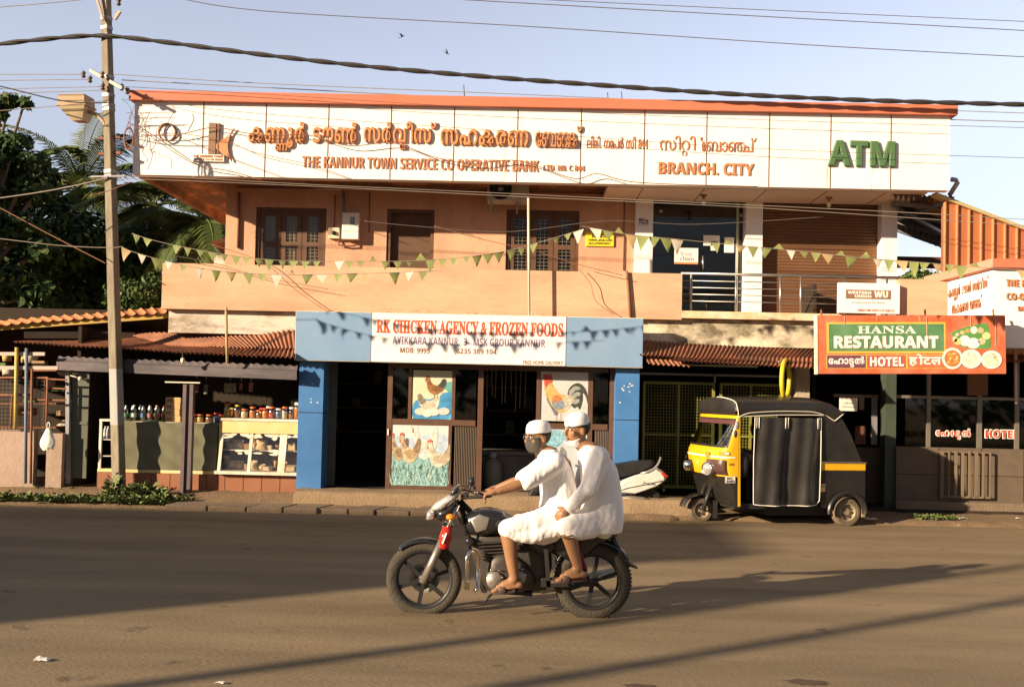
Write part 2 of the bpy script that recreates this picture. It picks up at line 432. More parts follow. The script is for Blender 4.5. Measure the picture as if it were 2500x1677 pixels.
def drain_slabs():
    root = None
    edges = [400, 505, 600, 690, 775, 850, 915, 1000, 1085]
    for i in range(len(edges) - 1):
        y0 = 13.24 + rnd.uniform(-.03, .03); y1 = 13.66 + rnd.uniform(-.03, .02); g = .012
        xa, xb = P(edges[i], 1240, y0).x + g, P(edges[i + 1], 1240, y0).x - g
        sk = .10 + rnd.uniform(0, .05); t = rnd.uniform(-.012, .012); z1 = .075 + rnd.uniform(-.01, .012)
        b = MB()
        top = [(xa, y0, z1), (xb, y0, z1 + t), (xb + sk, y1, z1 + t + .01), (xa + sk, y1, z1 + .012)]
        bot = [(x, y, z - .085) for x, y, z in top]
        b.add(top + bot, [(0, 1, 2, 3), (7, 6, 5, 4), (0, 4, 5, 1), (1, 5, 6, 2), (2, 6, 7, 3), (3, 7, 4, 0)])
        o = b.build('drain_slab', m_slab)
        where = 'between weeds by the utility pole and broken edge of verge' if i == 0 else 'just past the weeds, %s drain slab from the utility pole' % ORD[i] if i < 4 else 'below the shop step, %s drain slab from the utility pole' % ORD[i]
        props(o, 'flat concrete drain slab ' + where, 'drain slab', 'drain slabs along the road edge')
        md = o.modifiers.new('bevel', 'BEVEL'); md.width = .012; md.segments = 2
drain_slabs()
def stain(px, py, rx, ry, seed):
    c = G(px, py, .003); rn = random.Random(seed); n = 26
    MB().add([(c.x + rx * math.cos(2 * math.pi * k / n) * rn.uniform(.7, 1.2), c.y + ry * math.sin(2 * math.pi * k / n) * rn.uniform(.7, 1.2), .003) for k in range(n)], [tuple(range(n))]).build('road_stain', M('tar_stain', (.085, .055, .032), .8, .3, 9), kind='structure')
stain(1968, 1664, .13, .06, 1); stain(1560, 1672, .10, .03, 2)
# ------------------------------------------------------------------ weeds and litter
def leafy(b, c, n, rad, h, size, rn):
    for i in range(n):
        a = rn.uniform(0, 6.28); r = rad * math.sqrt(rn.random()); z = c[2] + h * rn.random() * (1 - .5 * r / max(rad, 1e-3))
        p = Vector((c[0] + r * math.cos(a), c[1] + r * .6 * math.sin(a), z))
        d = Vector((math.cos(a) + rn.uniform(-.6, .6), math.sin(a) - .2 + rn.uniform(-.6, .6), rn.uniform(.1, 1.1))).normalized()
        s = size * rn.uniform(.5, 1.3); x = d.cross(Vector((rn.uniform(-1, 1), rn.uniform(-1, 1), rn.uniform(-1, 1)))).normalized()
        b.add([p, p + d * s * .5 + x * s * .28, p + d * s, p + d * s * .5 - x * s * .28], [(0, 1, 2, 3)])
gr = random.Random(3); b = MB()
for i in range(1700):
    px = gr.uniform(-260, 400); c = P(px, 1215, 13.52 + gr.uniform(-.12, .10))
    leafy(b, (c.x, c.y, .05), 2, .05, .09 * gr.uniform(.5, 1.3), .07, gr)
for i in range(700):
    px = gr.uniform(-260, 190); c = P(px, 1180, 14.42 + gr.uniform(-.15, .12)); leafy(b, (c.x, c.y, .06), 2, .05, .10, .07, gr)
for i in range(260):
    px = gr.uniform(2235, 2330); c = P(px, 1265, 13.95 + gr.uniform(-.13, .10)); leafy(b, (c.x, c.y, .05), 2, .04, .05, .05, gr)
b.build('grass', [m_grass, m_grass2], kind='stuff')
for p in bpy.data.objects['grass'].data.polygons: p.material_index = 1 if (p.index * 7919) % 10 < 3 else 0
def weed(px, py, Y, n, rad, h, size, label, seed):
    c = P(px, py, Y); b = MB(); rn = random.Random(seed)
    leafy(b, (c.x, c.y, .05), n, rad, h, size, rn)
    o = b.build('weed', [m_grass, m_grass2]); props(o, label, 'weed', 'leafy weeds on the verge')
    for p in o.data.polygons: p.material_index = 1 if (p.index * 7919) % 10 < 3 else 0
weed(277, 1215, 13.95, 170, .10, .36, .10, 'tall leafy weed hugging the left side of the utility pole foot', 1)
weed(352, 1215, 13.85, 360, .28, .27, .10, 'large bushy weed just right of the utility pole foot', 2)
weed(392, 1235, 13.50, 130, .15, .13, .10, 'low pale leafed weed at the road edge right of the pole', 4)
weed(455, 1185, 13.80, 70, .10, .13, .06, 'small weed growing at the foot of the grey steel stall post', 5)
m_litter = M('litter_paper', (.75, .72, .66), .8, .1, 5)
def litter(px, py, size, label, z=.01, seed=0, name='paper_scrap'):
    size *= .5; p = G(px, py, z); rn = random.Random(seed * 13 + 1); b = MB()
    n = 7
    def f(u, v):
        return (p.x + (u - .5) * size * 1.6, p.y + (v - .5) * size, z + .004 + abs(noise.noise(Vector((u * 3 + seed, v * 3, seed)))) * size * .6)
    b.grid(f, n, n)
    b.build(name, m_litter, label=label, cat='litter', group='scraps of litter on the ground')
litter(103, 1612, .10, 'white scrap of paper alone on the road at lower left', .004, 1)
litter(537, 1668, .06, 'tiny white scrap on the road at the bottom edge of the picture', .004, 2)
litter(2128, 1268, .20, 'crumpled pale plastic beside the rear wheel of the auto rickshaw', .06, 3)
litter(2350, 1267, .14, 'white litter in front of the tuft of grass right of the rickshaw', .06, 4)
litter(2487, 1266, .09, 'white litter at the far right end of the verge', .06, 5)
litter(2340, 1283, .06, 'yellowish scrap on the road edge below the tuft of grass', .01, 6)
litter(2378, 1250, .07, 'small white litter lying behind the tuft of grass', .06, 8)
# shop step
m_step = M('step_concrete', (.25, .175, .10), .9, .15, 4, .5, 30, dirt=(.22, .15, .09), dirt_scale=1.6, dirt_amt=.6)
x0, x1 = X(718, 13.75, 1215), X(1690, 13.75, 1215)
b = MB()
def stepf(u, v):
    pr = [(13.72, .02), (13.715, .19), (13.74, .235), (13.80, .25), (14.3, .25)]
    y, z = pr[int(round(v * 4))]; x = x0 + (x1 - x0) * u
    return (x + (noise.noise(Vector((0, y * 4, z * 9))) * .04 if u < .01 else 0), y + noise.noise(Vector((x * 2, z * 4, 0))) * .03, z + noise.noise(Vector((x * 3, y * 4, 4))) * .012)
b.grid(stepf, 90, 4)
b.add([(x0, 13.72, .02), (x0, 14.3, .02), (x0, 14.3, .25), (x0, 13.80, .25)], [(0, 1, 2, 3)])
b.build('shop_step', m_step, label='worn concrete step in front of the blue chicken shop', cat='step')
# ------------------------------------------------------------------ what stands across the road, off to the left, and shades it
r = thing('low_house', 'long flat roofed house across the road behind the viewer', 'house', (-22, .3, 0))
MB().box(-44, -14.85, -.9, 1.4, 0, 5.7).build('wall', m_paint_old, r)
MB().box(-44.2, -14.7, -1.0, 1.6, 5.7, 6.0).build('roof', m_cap, r)
r = thing('double_pole', 'pair of concrete poles joined by a crossarm behind the viewer', 'utility pole', (-10, -.5, 0))
for bx, by in ((-10.8, -.43), (-9.3, -.62)):
    MB().tube([(bx, by, 0), (bx, by, 7.5)], [.10, .07], 8).build('pole', m_concrete, r)
MB().bar((-11.0, -.5, 6.9), (-9.1, -.55, 6.9), .1).build('crossarm', m_grey, r)

b = MB(); tb_ = random.Random(77)  # unseen foliage added behind the camera: dark window reflections, less sky fill
for i in range(5200):
    x = tb_.uniform(-26, 46); h = (5.5 + 2.2 * noise.noise(Vector((x * .22, 0, 0))) + 1.2 * noise.noise(Vector((x * .8, 3, 0)))) * tb_.random() ** .6; c = Vector((x, -15 + tb_.uniform(-2, 2), h))
    n1 = Vector((tb_.gauss(0, 1), tb_.gauss(0, 1), tb_.gauss(0, 1))).normalized(); x1 = n1.cross(Vector((.3, .5, .8))).normalized(); y1 = n1.cross(x1); s_ = tb_.uniform(.25, .6)
    b.add([c - x1 * s_, c - y1 * s_ * .5, c + x1 * s_, c + y1 * s_ * .5], [(0, 1, 2, 3)])
b.build('added_tree_belt', m_leaf2, kind='stuff', recalc=False)
# ================================================================== the bank building
YF, YW, YP, YC = 14.36, 15.5, 14.35, 15.4
bank = thing('bank_building', 'two storey peach bank building with white fascia and red roof edge', 'building', (X(1250, YW), YW, 0))
fx0, fx1, fz0, fz1 = RC(326, 258, 2319, 446, YF)
# roof slab and fascia
FD = .16
MB().box(fx0, fx1, YF, YF + FD, fz0, fz1).build('fascia', m_white, bank)
bs = MB()
for px in (495, 648, 801, 954, 1108, 1263, 1418, 1573, 1725, 1878, 2028, 2175):
    x = X(px, YF, 340); bs.box(x - .007, x + .007, YF - .004, YF + .01, fz0 + .004, fz1 - .004)
bs.build('panel_seam', m_seam, bank)
cx0, cx1, cz0, cz1 = RC(314, 240, 2339, 262, YF - .09)
b = MB().box(cx0, cx1, YF - .09, YF + FD + .02, cz0, cz1 + .01)
b.box(cx0, cx0 + .12, YF + FD + .02, 24, cz0, cz1 + .01).box(cx1 - .12, cx1, YF + FD + .02, 16.0, cz0, cz1 + .01)
b.build('roof_edge', m_cap, bank)
sz = Z(462, YW)
sxr = X(2150, 15.4, 600)
b = MB().box(fx0 + .12, sxr, YF + FD, 23.5, sz, sz + .22).box(sxr, fx1 - .12, YF + FD, 16.0, sz + .002, sz + .22)
b.box(fx0 + .02, fx0 + .12, YF + FD, 23.5, fz0, sz + .3)
b.box(fx0 + .12, X(1490, 15, 460), YF + FD, YF + FD + .1, fz0 + .01, sz)
b.build('soffit', m_soffit, bank)
sx0 = X(1483, YF + .2, 450)
b = MB().box(sx0, X(2262, YF + .2, 470), YF + FD + .002, YC + .06, fz0 - .012, fz0 + .05)
b.build('soffit_panel', m_soffit_panel, bank)
bs = MB()
for px in (1573, 1725, 1878, 2028, 2175):
    x = X(px, YF, 450); bs.box(x - .006, x + .006, YF + FD, YC, fz0 - .016, fz0 - .011)
bs.build('soffit_seam', m_seam, bank)
# left and right eave strips seen edge on
# wall: peach, with openings cut as frames around
wx0, wx1 = X(552, YW, 520), X(1552, YW, 520)
wz0, wz1 = 2.7, sz
W1 = RC(622, 507, 794, 760, YW); D1 = RC(942, 511, 1058, 775, YW); W2 = RC(1234, 513, 1412, 780, YW)
b = MB()
xs = [wx0, W1[0], W1[1], D1[0], D1[1], W2[0], W2[1], wx1]
for i in range(0, 7, 2): b.box(xs[i], xs[i + 1], YW, YW + .22, wz0, wz1)
for r4 in (W1, D1, W2): b.box(r4[0], r4[1], YW + .001, YW + .22, r4[3], wz1)
b.box(wx0, wx0 + .2, YW + .22, 22, 0, wz1)
b.box(wx0 + .2, 5.4, 21.8, 22, 0, wz1)
b.build('wall', m_peach, bank)
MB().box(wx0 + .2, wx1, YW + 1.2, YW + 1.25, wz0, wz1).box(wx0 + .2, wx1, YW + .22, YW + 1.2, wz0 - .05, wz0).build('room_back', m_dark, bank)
# balcony slab and parapet
px0, px1, pz0, pz1 = RC(395, 655, 1665, 767, YP)
b = MB().box(px0, px1, YP, YP + .13, pz0, pz1)
b.box(px0, px0 + .13, YP + .13, 20, pz0, pz1)
b.build('parapet', m_peach_stain, bank)
lx1 = X(2190, YP, 770)
kz0, kz1 = Z(778, YP, 1830) , Z(762, YP, 1830)
MB().box(px1, X(2700, YP, 770), YP - .003, YP + .3, kz0 - .01, kz1).build('balcony_edge', M('worn_edge', (.66, .42, .23), .9, .12, 6, .2, 30, dirt=(.75, .66, .5), dirt_scale=3, dirt_amt=.7), bank)
MB().box(px0 + .13, 7.4, YP + .13, YW + 1.3, pz0 - .1, pz0 - .002).box(px1, 7.4, YP + .3, YW + 1.3, kz0 - .1, kz1 - .03).build('balcony_floor', m_peach, bank)
rx0, rx1, rz0, rz1 = RC(2196, 682, 2290, 775, YP)
MB().box(rx0, rx1 + .3, YP - .002, YP + .13, kz1, rz1).build('parapet', m_peach_stain, bank)
# lower beam, stained white
lz0, lz1 = Z(812, 14.5), pz0
MB().box(X(413, 14.5, 790), X(722, 14.5, 790) + .2, 14.47, 14.7, Z(815, 14.5, 560), pz0 - .005).build('lower_beam', m_paint_old, bank)
MB().box(X(1560, 14.5, 800), X(2030, 14.5, 800), 14.47, 14.7, Z(846, 14.5, 1790), kz0 - .015).build('lower_beam', m_mould, bank)
pr_ = random.Random(31); pw, pd = MB(), MB()
for i in range(70):
    px = pr_.uniform(940, 1330) if i < 45 else pr_.uniform(400, 1650); py = 767 + (px - 1030) * .02 - abs(pr_.gauss(0, 7)) - 1; v = P(px, py, YP); w_, h_ = pr_.uniform(.006, .035), pr_.uniform(.003, .010)
    (pw if pr_.random() < .55 else pd).prism([(v.x + w_ * math.cos(t) * pr_.uniform(.6, 1.2), v.z + h_ * math.sin(t) * pr_.uniform(.6, 1.2)) for t in (0, .9, 1.9, 2.9, 3.9, 5.2)], YP - .0015, YP + .001)
pw.build('peeled_paint', m_paint_old, bank); pd.build('paint_stain', M('brown_stain', (.34, .19, .10), .9, .2), bank)
st_ = MB()
for px, py0, py1, w_ in ((2018, 408, 458, 3), (2021, 408, 440, 2), (2129, 412, 428, 2.5), (2127, 445, 462, 3), (472, 398, 432, 1.5), (1232, 366, 440, 1.6), (560, 398, 430, 1.2)):
    q = RC(px - w_ / 2, py0, px + w_ / 2, py1, YF); st_.box(q[0], q[1], YF - .0015, YF + .001, q[2], q[3])
st_.build('rust_streak', M('rust_streak', (.66, .56, .42), .6, .15), bank)
# columns and upper right openings
cols = []
for a_, b_ in ((1550, 1593), (1820, 1861), (2152, 2190)):
    q = RC(a_, 480, b_, 765, YC)
    MB().box(q[0], q[1], YC, YC + .28, kz1 - .05, fz0 + .04).build('column', m_ply, bank)
# roller shutter
q = RC(1861, 490, 2152, 765, YC + .2)
b = MB(); n = 38
def shf(u, v):
    z = q[2] - .1 + (q[3] + .1 - q[2]) * v
    return (q[0] - .05 + (q[1] - q[0] + .1) * u, YC + .2 - .016 * abs(math.sin(math.pi * v * n)), z)
b.grid(shf, 1, n * 6); b.build('roller_shutter', m_shutter, bank)
# glazed door
q = RC(1593, 490, 1820, 765, YC + .2)
dr = MB().box(q[0], q[1], YC + .22, YC + .228, q[2] - .1, q[3] + .1).build('glass_door', glass('door_glass', (.38, .34, .28), .03, .06), bank)
fr = MB()
xm = X(1797, YC + .2, 600)
fr.box(xm, xm + .035, YC + .195, YC + .235, q[2] - .1, q[3] + .1)
fr.build('door_frame', M('greenish_frame', (.42, .42, .30), .5), dr)
MB().tube([P(1716, 625, YC + .17), P(1716, 658, YC + .17)], .014, 8).build('door_handle', m_steel, dr)
b = MB()
for px, py in ((1613, 515), (1809, 526)): b.lathe([(0, -.03), (.03, -.03), (.03, .02), (0, .02)], P(px, py, YC + .2), 12, 'Y')
b.build('glass_stud', m_steel, dr)
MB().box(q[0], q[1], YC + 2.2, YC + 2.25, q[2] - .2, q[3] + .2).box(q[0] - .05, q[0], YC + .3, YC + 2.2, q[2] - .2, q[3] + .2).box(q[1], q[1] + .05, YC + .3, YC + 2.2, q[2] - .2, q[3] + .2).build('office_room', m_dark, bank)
MB().box(X(1606, YC + 1.2), X(1690, YC + 1.2), YC + 1.2, YC + 1.24, kz0, Z(640, YC + 1.2)).build('inner_door', m_wood, bank)
for px0_, py0_, px1_, py1_ in ((1717, 575, 1757, 600), (1768, 580, 1792, 617), (1735, 590, 1750, 612)):
    q2 = RC(px0_, py0_, px1_, py1_, YC + .215); MB().box(q2[0], q2[1], YC + .21, YC + .213, q2[2], q2[3]).build('door_paper', m_cream, dr)
# notice on the glass door
q2 = RC(1646, 606, 1704, 645, YC + .2)
nt_ = thing('door_notice', 'white handwritten notice stuck on the upstairs glass door', 'notice', ((q2[0] + q2[1]) / 2, YC + .2, q2[2]))
MB().box(q2[0], q2[1], YC + .185, YC + .19, q2[2], q2[3]).build('sheet', m_cream, nt_)
b = MB(); lettering(b, 'Break', *RC(1662, 614, 1690, 625, YC + .185), YC + .186, .002, .0); lettering(b, 'chain', *RC(1660, 626, 1694, 637, YC + .185), YC + .186, .002, .02)
b.build('lettering', M('violet_ink', (.16, .12, .22), .7), nt_)
q3 = RC(1646, 640, 1704, 645, YC + .185); MB().box(q3[0], q3[1], YC + .183, YC + .186, q3[2], q3[3]).build('stripe', m_gold, nt_)
# railing
YR = YP + .12
z_top = Z(673, YR, 1930)
b = MB().tube([(px1, YR, z_top), (X(2196, YR, 685), YR, z_top)], .022, 10)
b.build('handrail', m_steel, bank)
for k in range(4):
    z = z_top - .105 - k * .098
    MB().tube([(px1, YR, z), (X(2196, YR, 690), YR, z)], .007, 6).build('rail_rod', m_steel, bank)
for px in (1687, 1797, 1905, 1955, 2062, 2165):
    x = X(px, YR, 715); MB().tube([(x, YR, kz1 - .02), (x, YR, z_top)], .016, 8).build('rail_post', m_steel, bank)
# windows: three leaves each, grills behind, curtains
def window(q, top_py, bot_py, pxs, curtain):
    x0, x1, z0, z1 = q; y = YW + .03
    fw = .05
    b = MB().box(x0, x0 + fw, y, y + .1, z0, z1).box(x1 - fw, x1, y, y + .1, z0, z1).box(x0 + fw, x1 - fw, y, y + .1, z1 - fw, z1)
    wn = b.build('window', m_wood, bank)
    W = (x1 - x0 - 2 * fw) / 3
    zt = z1 - fw
    zm = Z(bot_py, YW, (pxs[0] + pxs[1]) / 2)
    for i in range(3):
        a, c = x0 + fw + i * W + .004, x0 + fw + (i + 1) * W - .004; s = .075
        lf = MB().box(a, a + s, y + .02, y + .065, z0, zt).box(c - s, c, y + .02, y + .065, z0, zt)
        lf.box(a + s, c - s, y + .02, y + .065, zt - s, zt).box(a + s, c - s, y + .02, y + .065, zm - s / 2, zm + s / 2)
        lf.build('window_leaf', m_wood, wn)
        g = MB().box(a + s, c - s, y + .024, y + .027, z0, zt - s); g.build('pane', m_glass, wn)
        gr_ = MB()
        for k in range(18):
            z = zt - s - .03 - k * .055
            gr_.box(a + s - .01, c - s + .01, y + .032, y + .038, z, z + .008)
        for k in range(1, 3):
            x = a + s + (c - a - 2 * s) * k / 3; gr_.box(x - .004, x + .004, y + .038, y + .043, z0, zt - s)
        gr_.build('window_grill', m_grill, wn)
        if curtain:
            cb = MB(); x_a, x_c = a + s * .3, c - s * .3
            cb.grid(lambda u, v: (x_a + (x_c - x_a) * u, y + .075 + .022 * math.sin(u * 22 + i + v * 2) + .01 * math.sin(u * 51), z0 + (zt - .05 - z0) * v), 40, 8)
            cb.build('curtain', m_curtain, wn)
window(W1, 507, 595, (622, 794), True)
window(W2, 513, 602, (1234, 1412), False)
# wooden door, half open onto a dark room
x0, x1, z0, z1 = D1
b = MB().box(x0, x0 + .06, YW + .02, YW + .14, z0, z1).box(x1 - .06, x1, YW + .02, YW + .14, z0, z1).box(x0 + .06, x1 - .06, YW + .02, YW + .14, z1 - .06, z1)
dw = b.build('doorway', m_wood, bank)
MB().box(x0 + .06, x1 - .06, YW + .10, YW + .14, z0, z1 - .06).build('door', M('door_leaf', (.11, .06, .034), .7, .15, 6), dw)
# ------------------------------------------------------------------ lettering on the fascia
yl = YF - .002
lt = MB()
big = RC(607, 312, 1420, 361, YF)
# row of Malayalam words, built letter by letter (stacked letters set small below)
def ml(parts, px0, px1, py0, py1, depth, mat, name, bold=.04, Y=YF):
    depth *= .65
    b = MB(); q = RC(px0, py0, px1, py1, Y)
    lettering(b, parts, q[0], q[1], q[2], q[3], Y - .001, depth, bold); b.build(name, mat, bank)
NN = ('ണ', -.62, -.34, .5, .45)
ml(['ക', 'ണ', ('ണ', -.72, -.36, .62, .5), ('ൂ', -.12), 'ർ'], 607, 747, 298, 371, .06, m_gold, 'malayalam_word')
ml(['ട', 'ൗ', 'ൺ'], 763, 874, 299, 352, .06, m_gold, 'malayalam_word')
ml(['സ', 'ർ', 'വ', ('വ', -.5, -.30, .45, .38), ('ീ', -.12), 'സ', ('്', -.15)], 888, 1066, 297, 367, .06, m_gold, 'malayalam_word')
ml(['സ', 'ഹ', 'ക', 'ര', 'ണ'], 1075, 1291, 316, 359, .06, m_gold, 'malayalam_word')
ml([('േ', 0), 'ബ', 'ങ', ('ക', -.30), ('്', -.15)], 1306, 1419, 307, 362, .06, m_gold, 'malayalam_word', .015)
ml(['ല', ('ി', -.15), 'മ', ('ി', -.12), '.', ' ', 'ന', 'മ', ('പ', -.15), 'ർ', ' ', 'സ', ('ി', -.12), ' ', '844'], 1432, 1581, 333, 364, .015, m_gold2, 'malayalam_line', .008)
ml(['സ', ('ി', -.12), 'റ', ('റ', -.62, -.34, .6, .5), ('ി', -.1)], 1610, 1697, 332, 381, .016, m_gold2, 'malayalam_word', .012)
ml([('്ര', 0, 0, .4, 1), 'ബ', 'ാ', 'ഞ', ('ച', -.3), ('്', -.2)], 1709, 1845, 336, 372, .016, m_gold2, 'malayalam_word', .012)
def en(txt, px0, px1, py0, py1, mat, depth=.014, base=SANSB, bold=.0, name='english_line'):
    b = MB(); q = RC(px0, py0, px1, py1, YF); lettering(b, [styled(t, base) if t != ' ' else ' ' for t in ([txt] if isinstance(txt, str) else txt)], q[0], q[1], q[2], q[3], YF - .001, depth, bold); b.build(name, mat, bank)
en('THE KANNUR TOWN SERVICE CO OPERATIVE BANK', 738, 1315, 387, 415, m_gold2)
en('LTD. N0. C 844', 1326, 1427, 404, 418, m_gold2)
en('BRANCH. CITY', 1607, 1841, 398, 428, m_gold2, .016, SANSB, .025)
en('ATM', 2019, 2184, 345, 408, m_green_l, .05, SANSB, .03)
# emblem: a bar, a sail and a name plate
b = MB(); q = RC(511, 302, 536, 378, YF); b.box(q[0], q[1] - .045, YF - .04, YF - .001, q[2], q[3]); b.box(q[1] - .02, q[1], YF - .04, YF - .001, q[2], q[3]); b.build('emblem_bar', m_brown_l, bank)
def pt2(px, py): v = P(px, py, YF); return (v.x, v.z)
arc = [pt2(570, 315), pt2(562, 330), pt2(557, 347), pt2(555, 360), pt2(557, 375), pt2(563, 392)]
MB().prism([pt2(522, 359)] + arc[1:5] + [pt2(558, 388)], YF - .035, YF - .001).build('emblem_sail', m_gold, bank)
MB().tube([Vector((a, YF - .03, c)) for a, c in [pt2(574, 316)] + [(a + .012, c) for a, c in arc[1:5]] + [pt2(567, 395)]], .012, 6).build('emblem_line', m_gold2, bank)
q = RC(473, 379, 549, 396, YF); MB().box(q[0], q[1], YF - .045, YF - .001, q[2], q[3]).build('emblem_plate', m_cream, bank)
b = MB(); lettering(b, styled('THE KANNUR TOWN', SANSB), *RC(475, 381, 546, 387, YF), YF - .046, .004, .0); lettering(b, styled('SERVICE CO OP BANK', SANSB), *RC(475, 389, 546, 394, YF), YF - .046, .004, .0)
b.build('emblem_name', m_gold2, bank)
# starter bars and pipe on the roof
for px, py0, py1 in ((1132, 208, 236), (1483, 226, 248), (1517, 224, 250)):
    MB().tube([P(px + 2, py1, 15.5), P(px, py0, 15.5)], .008, 6).build('rebar_stub', m_wire, bank)
MB().tube([P(2318, 477, 14.9), P(2338, 446, 14.9), P(2334, 440, 14.9), P(2322, 438, 14.9)], .035, 10).build('drain_pipe', m_pipe, bank)
# conduits on the wall
cz = Z(467, YW - .03)
MB().tube([(X(578, YW, 470), YW - .03, cz - .02), (X(1490, YW, 470), YW - .03, cz - .01)], .016, 8).build('wall_conduit', m_conduit, bank)
MB().tube([P(584, 470, YW - .03), P(581, 606, YW - .03)], .022, 8).build('wall_pipe', m_conduit, bank)
MB().tube([P(839, 466, YW - .03), P(838, 540, YW - .03), P(834, 575, YW - .03)], .018, 8).build('wall_pipe', m_grey, bank)
MB().tube([P(819, 476, YW - .02), P(816, 560, YW - .02)], .009, 6).build('wall_pipe', m_conduit, bank)
MB().tube([P(902, 470, YW - .02), P(901, 568, YW - .02)], .008, 6).build('wall_pipe', m_conduit, bank)
MB().tube([P(1525, 480, YW - .02), P(1522, 660, YW - .02)], .010, 6).build('wall_pipe', m_conduit, bank)
MB().tube([P(1530, 662, YP - .03), P(1540, 775, YP - .03)], .022, 8).build('wall_pipe', m_conduit, bank)
for a_, b_ in ((680, 745), (958, 1040), (1490, 1560)):
    q = RC(a_, 443, b_, 452, 14.75); MB().box(q[0], q[1], 14.7, 14.9, sz - .10, sz).build('soffit_beam', m_conduit, bank)
# ceiling lamps under the panel
for px, py in ((1718, 482), (2024, 480)):
    c = P(px, py, 14.95); r = thing('ceiling_lamp', 'bare bulb in a holder under the porch soffit above the ' + ('glass door' if px < 1800 else 'roller shutter'), 'lamp', c, 'bulbs under the porch soffit')
    c.z = fz0 - .012
    MB().lathe([(0, 0), (.055, 0), (.045, -.02), (.025, -.03), (.02, -.06), (0, -.06)], c, 14).build('holder', m_brown_l, r)
    MB().ell(c + Vector((0, 0, -.11)), (.033, .033, .048)).build('bulb', M('bulb_glass', (.75, .68, .5), .2), r)
# wall fittings: meter box and switch box
q = RC(839, 523, 880, 588, YW)
r = thing('meter_box', 'tall white electricity meter box on the peach wall', 'meter box', ((q[0] + q[1]) / 2, YW, q[2]))
MB().box(q[0], q[1], YW - .15, YW - .002, q[2], q[3], bev=.012).build('case', m_cream, r)
q2 = RC(855, 530, 866, 549, YW - .15); MB().box(q2[0], q2[1], YW - .156, YW - .149, q2[2], q2[3]).build('meter_window', m_grey, r)
zz = Z(565, YW - .15, 860); MB().box(q[0] + .005, q[1] - .005, YW - .153, YW - .149, zz - .004, zz + .004).build('lid_seam', m_grey, r)
MB().tube([P(825, 588, YW - .05), P(828, 598, YW - .06), P(845, 601, YW - .06), P(866, 600, YW - .06), P(870, 588, YW - .05)], .014, 8).build('cable_loop', m_conduit, r)
q = RC(805, 558, 831, 585, YW)
r = thing('switch_box', 'small square switch box beside the white meter box', 'switch box', ((q[0] + q[1]) / 2, YW, q[2]))
MB().box(q[0], q[1], YW - .10, YW - .002, q[2], q[3], bev=.01).build('case', M('beige_box', (.62, .53, .38), .6), r)
MB().lathe([(0, -.14), (.03, -.14), (.035, -.1), (0, -.1)], Vector(((q[0] + q[1]) / 2, YW, (q[2] + q[3]) / 2)), 12, 'Y').build('knob', m_black, r)
# air conditioner
q = RC(1190, 438, 1291, 492, 15.0)
r = thing('air_conditioner', 'outdoor air conditioner unit under the eave on brackets', 'air conditioner', ((q[0] + q[1]) / 2, 15.1, q[2]))
MB().box(q[0], q[1], 14.98, 15.28, q[2], q[3], bev=.015).build('case', M('ac_case', (.52, .46, .38), .6, .08), r)
c = Vector((q[0] + (q[1] - q[0]) * .32, 14.97, (q[2] + q[3]) / 2 + .02))
MB().lathe([(0, 0), (.165, 0), (.17, -.01), (.155, -.012)], c, 28, 'Y').build('fan_grille', m_black, r)
MB().lathe([(0, -.015), (.04, -.015), (.045, 0)], c, 16, 'Y').build('fan_hub', m_grey, r)
for px in (1199, 1263):
    a = P(px, 494, 15.0); b = MB().bar((a.x, 14.95, q[2] - .02), (a.x, YW, q[2] - .02), .03).bar((a.x, 15.0, q[2] - .02), (a.x, 15.05, q[2] - .18), .025); b.build('bracket', m_grey, r)
# yellow notice board
q = RC(1430, 567, 1499, 602, YW - .02)
r = thing('yellow_notice', 'yellow printed notice board on the wall beside right window', 'notice', ((q[0] + q[1]) / 2, YW, q[2]))
MB().box(q[0], q[1], YW - .03, YW - .002, q[2], q[3], bev=.008).build('board', M('yellow_board', (.80, .60, .03), .5), r)
b = MB(); k = 0
lettering(b, ['മ', 'ല', 'യ', 'ാ', 'ണ'], *RC(1445, 571, 1490, 581, YW - .03), YW - .031, .003, .04)
lettering(b, ['ബ', 'ര', 'ണ', 'മ', 'ല', 'ക', 'ട', 'പ', 'യ'], *RC(1437, 584, 1494, 589, YW - .03), YW - .031, .003, .01)
lettering(b, ['ക', 'ട', 'പ', 'ന', 'ര', 'ണ', 'മ', 'സ'], *RC(1437, 592, 1490, 597, YW - .03), YW - .031, .003, .01)
b.build('lettering', M('notice_ink', (.08, .06, .02), .8), r)
# small money transfer plate lettering on the first column
b = MB(); lettering(b, styled('Ria', SANSB), *RC(1560, 533, 1583, 547, YC), YC - .001, .006, .02); lettering(b, 'Money Transfer', *RC(1560, 549, 1582, 552, YC), YC - .001, .003, 0)
o = b.build('money_transfer_sign', M('purple_ink', (.07, .05, .12), .6)); props(o, 'small dark Ria lettering on the white column left of the glass door', 'sign')
# thin pole in front of the balcony
o = MB().tube([P(1292, 772, 14.1), P(1290, 484, 14.1)], .018, 8).build('thin_pole', M('pale_pole', (.62, .5, .38), .5)); props(o, 'thin pale metal pole standing in front of the balcony', 'pole')
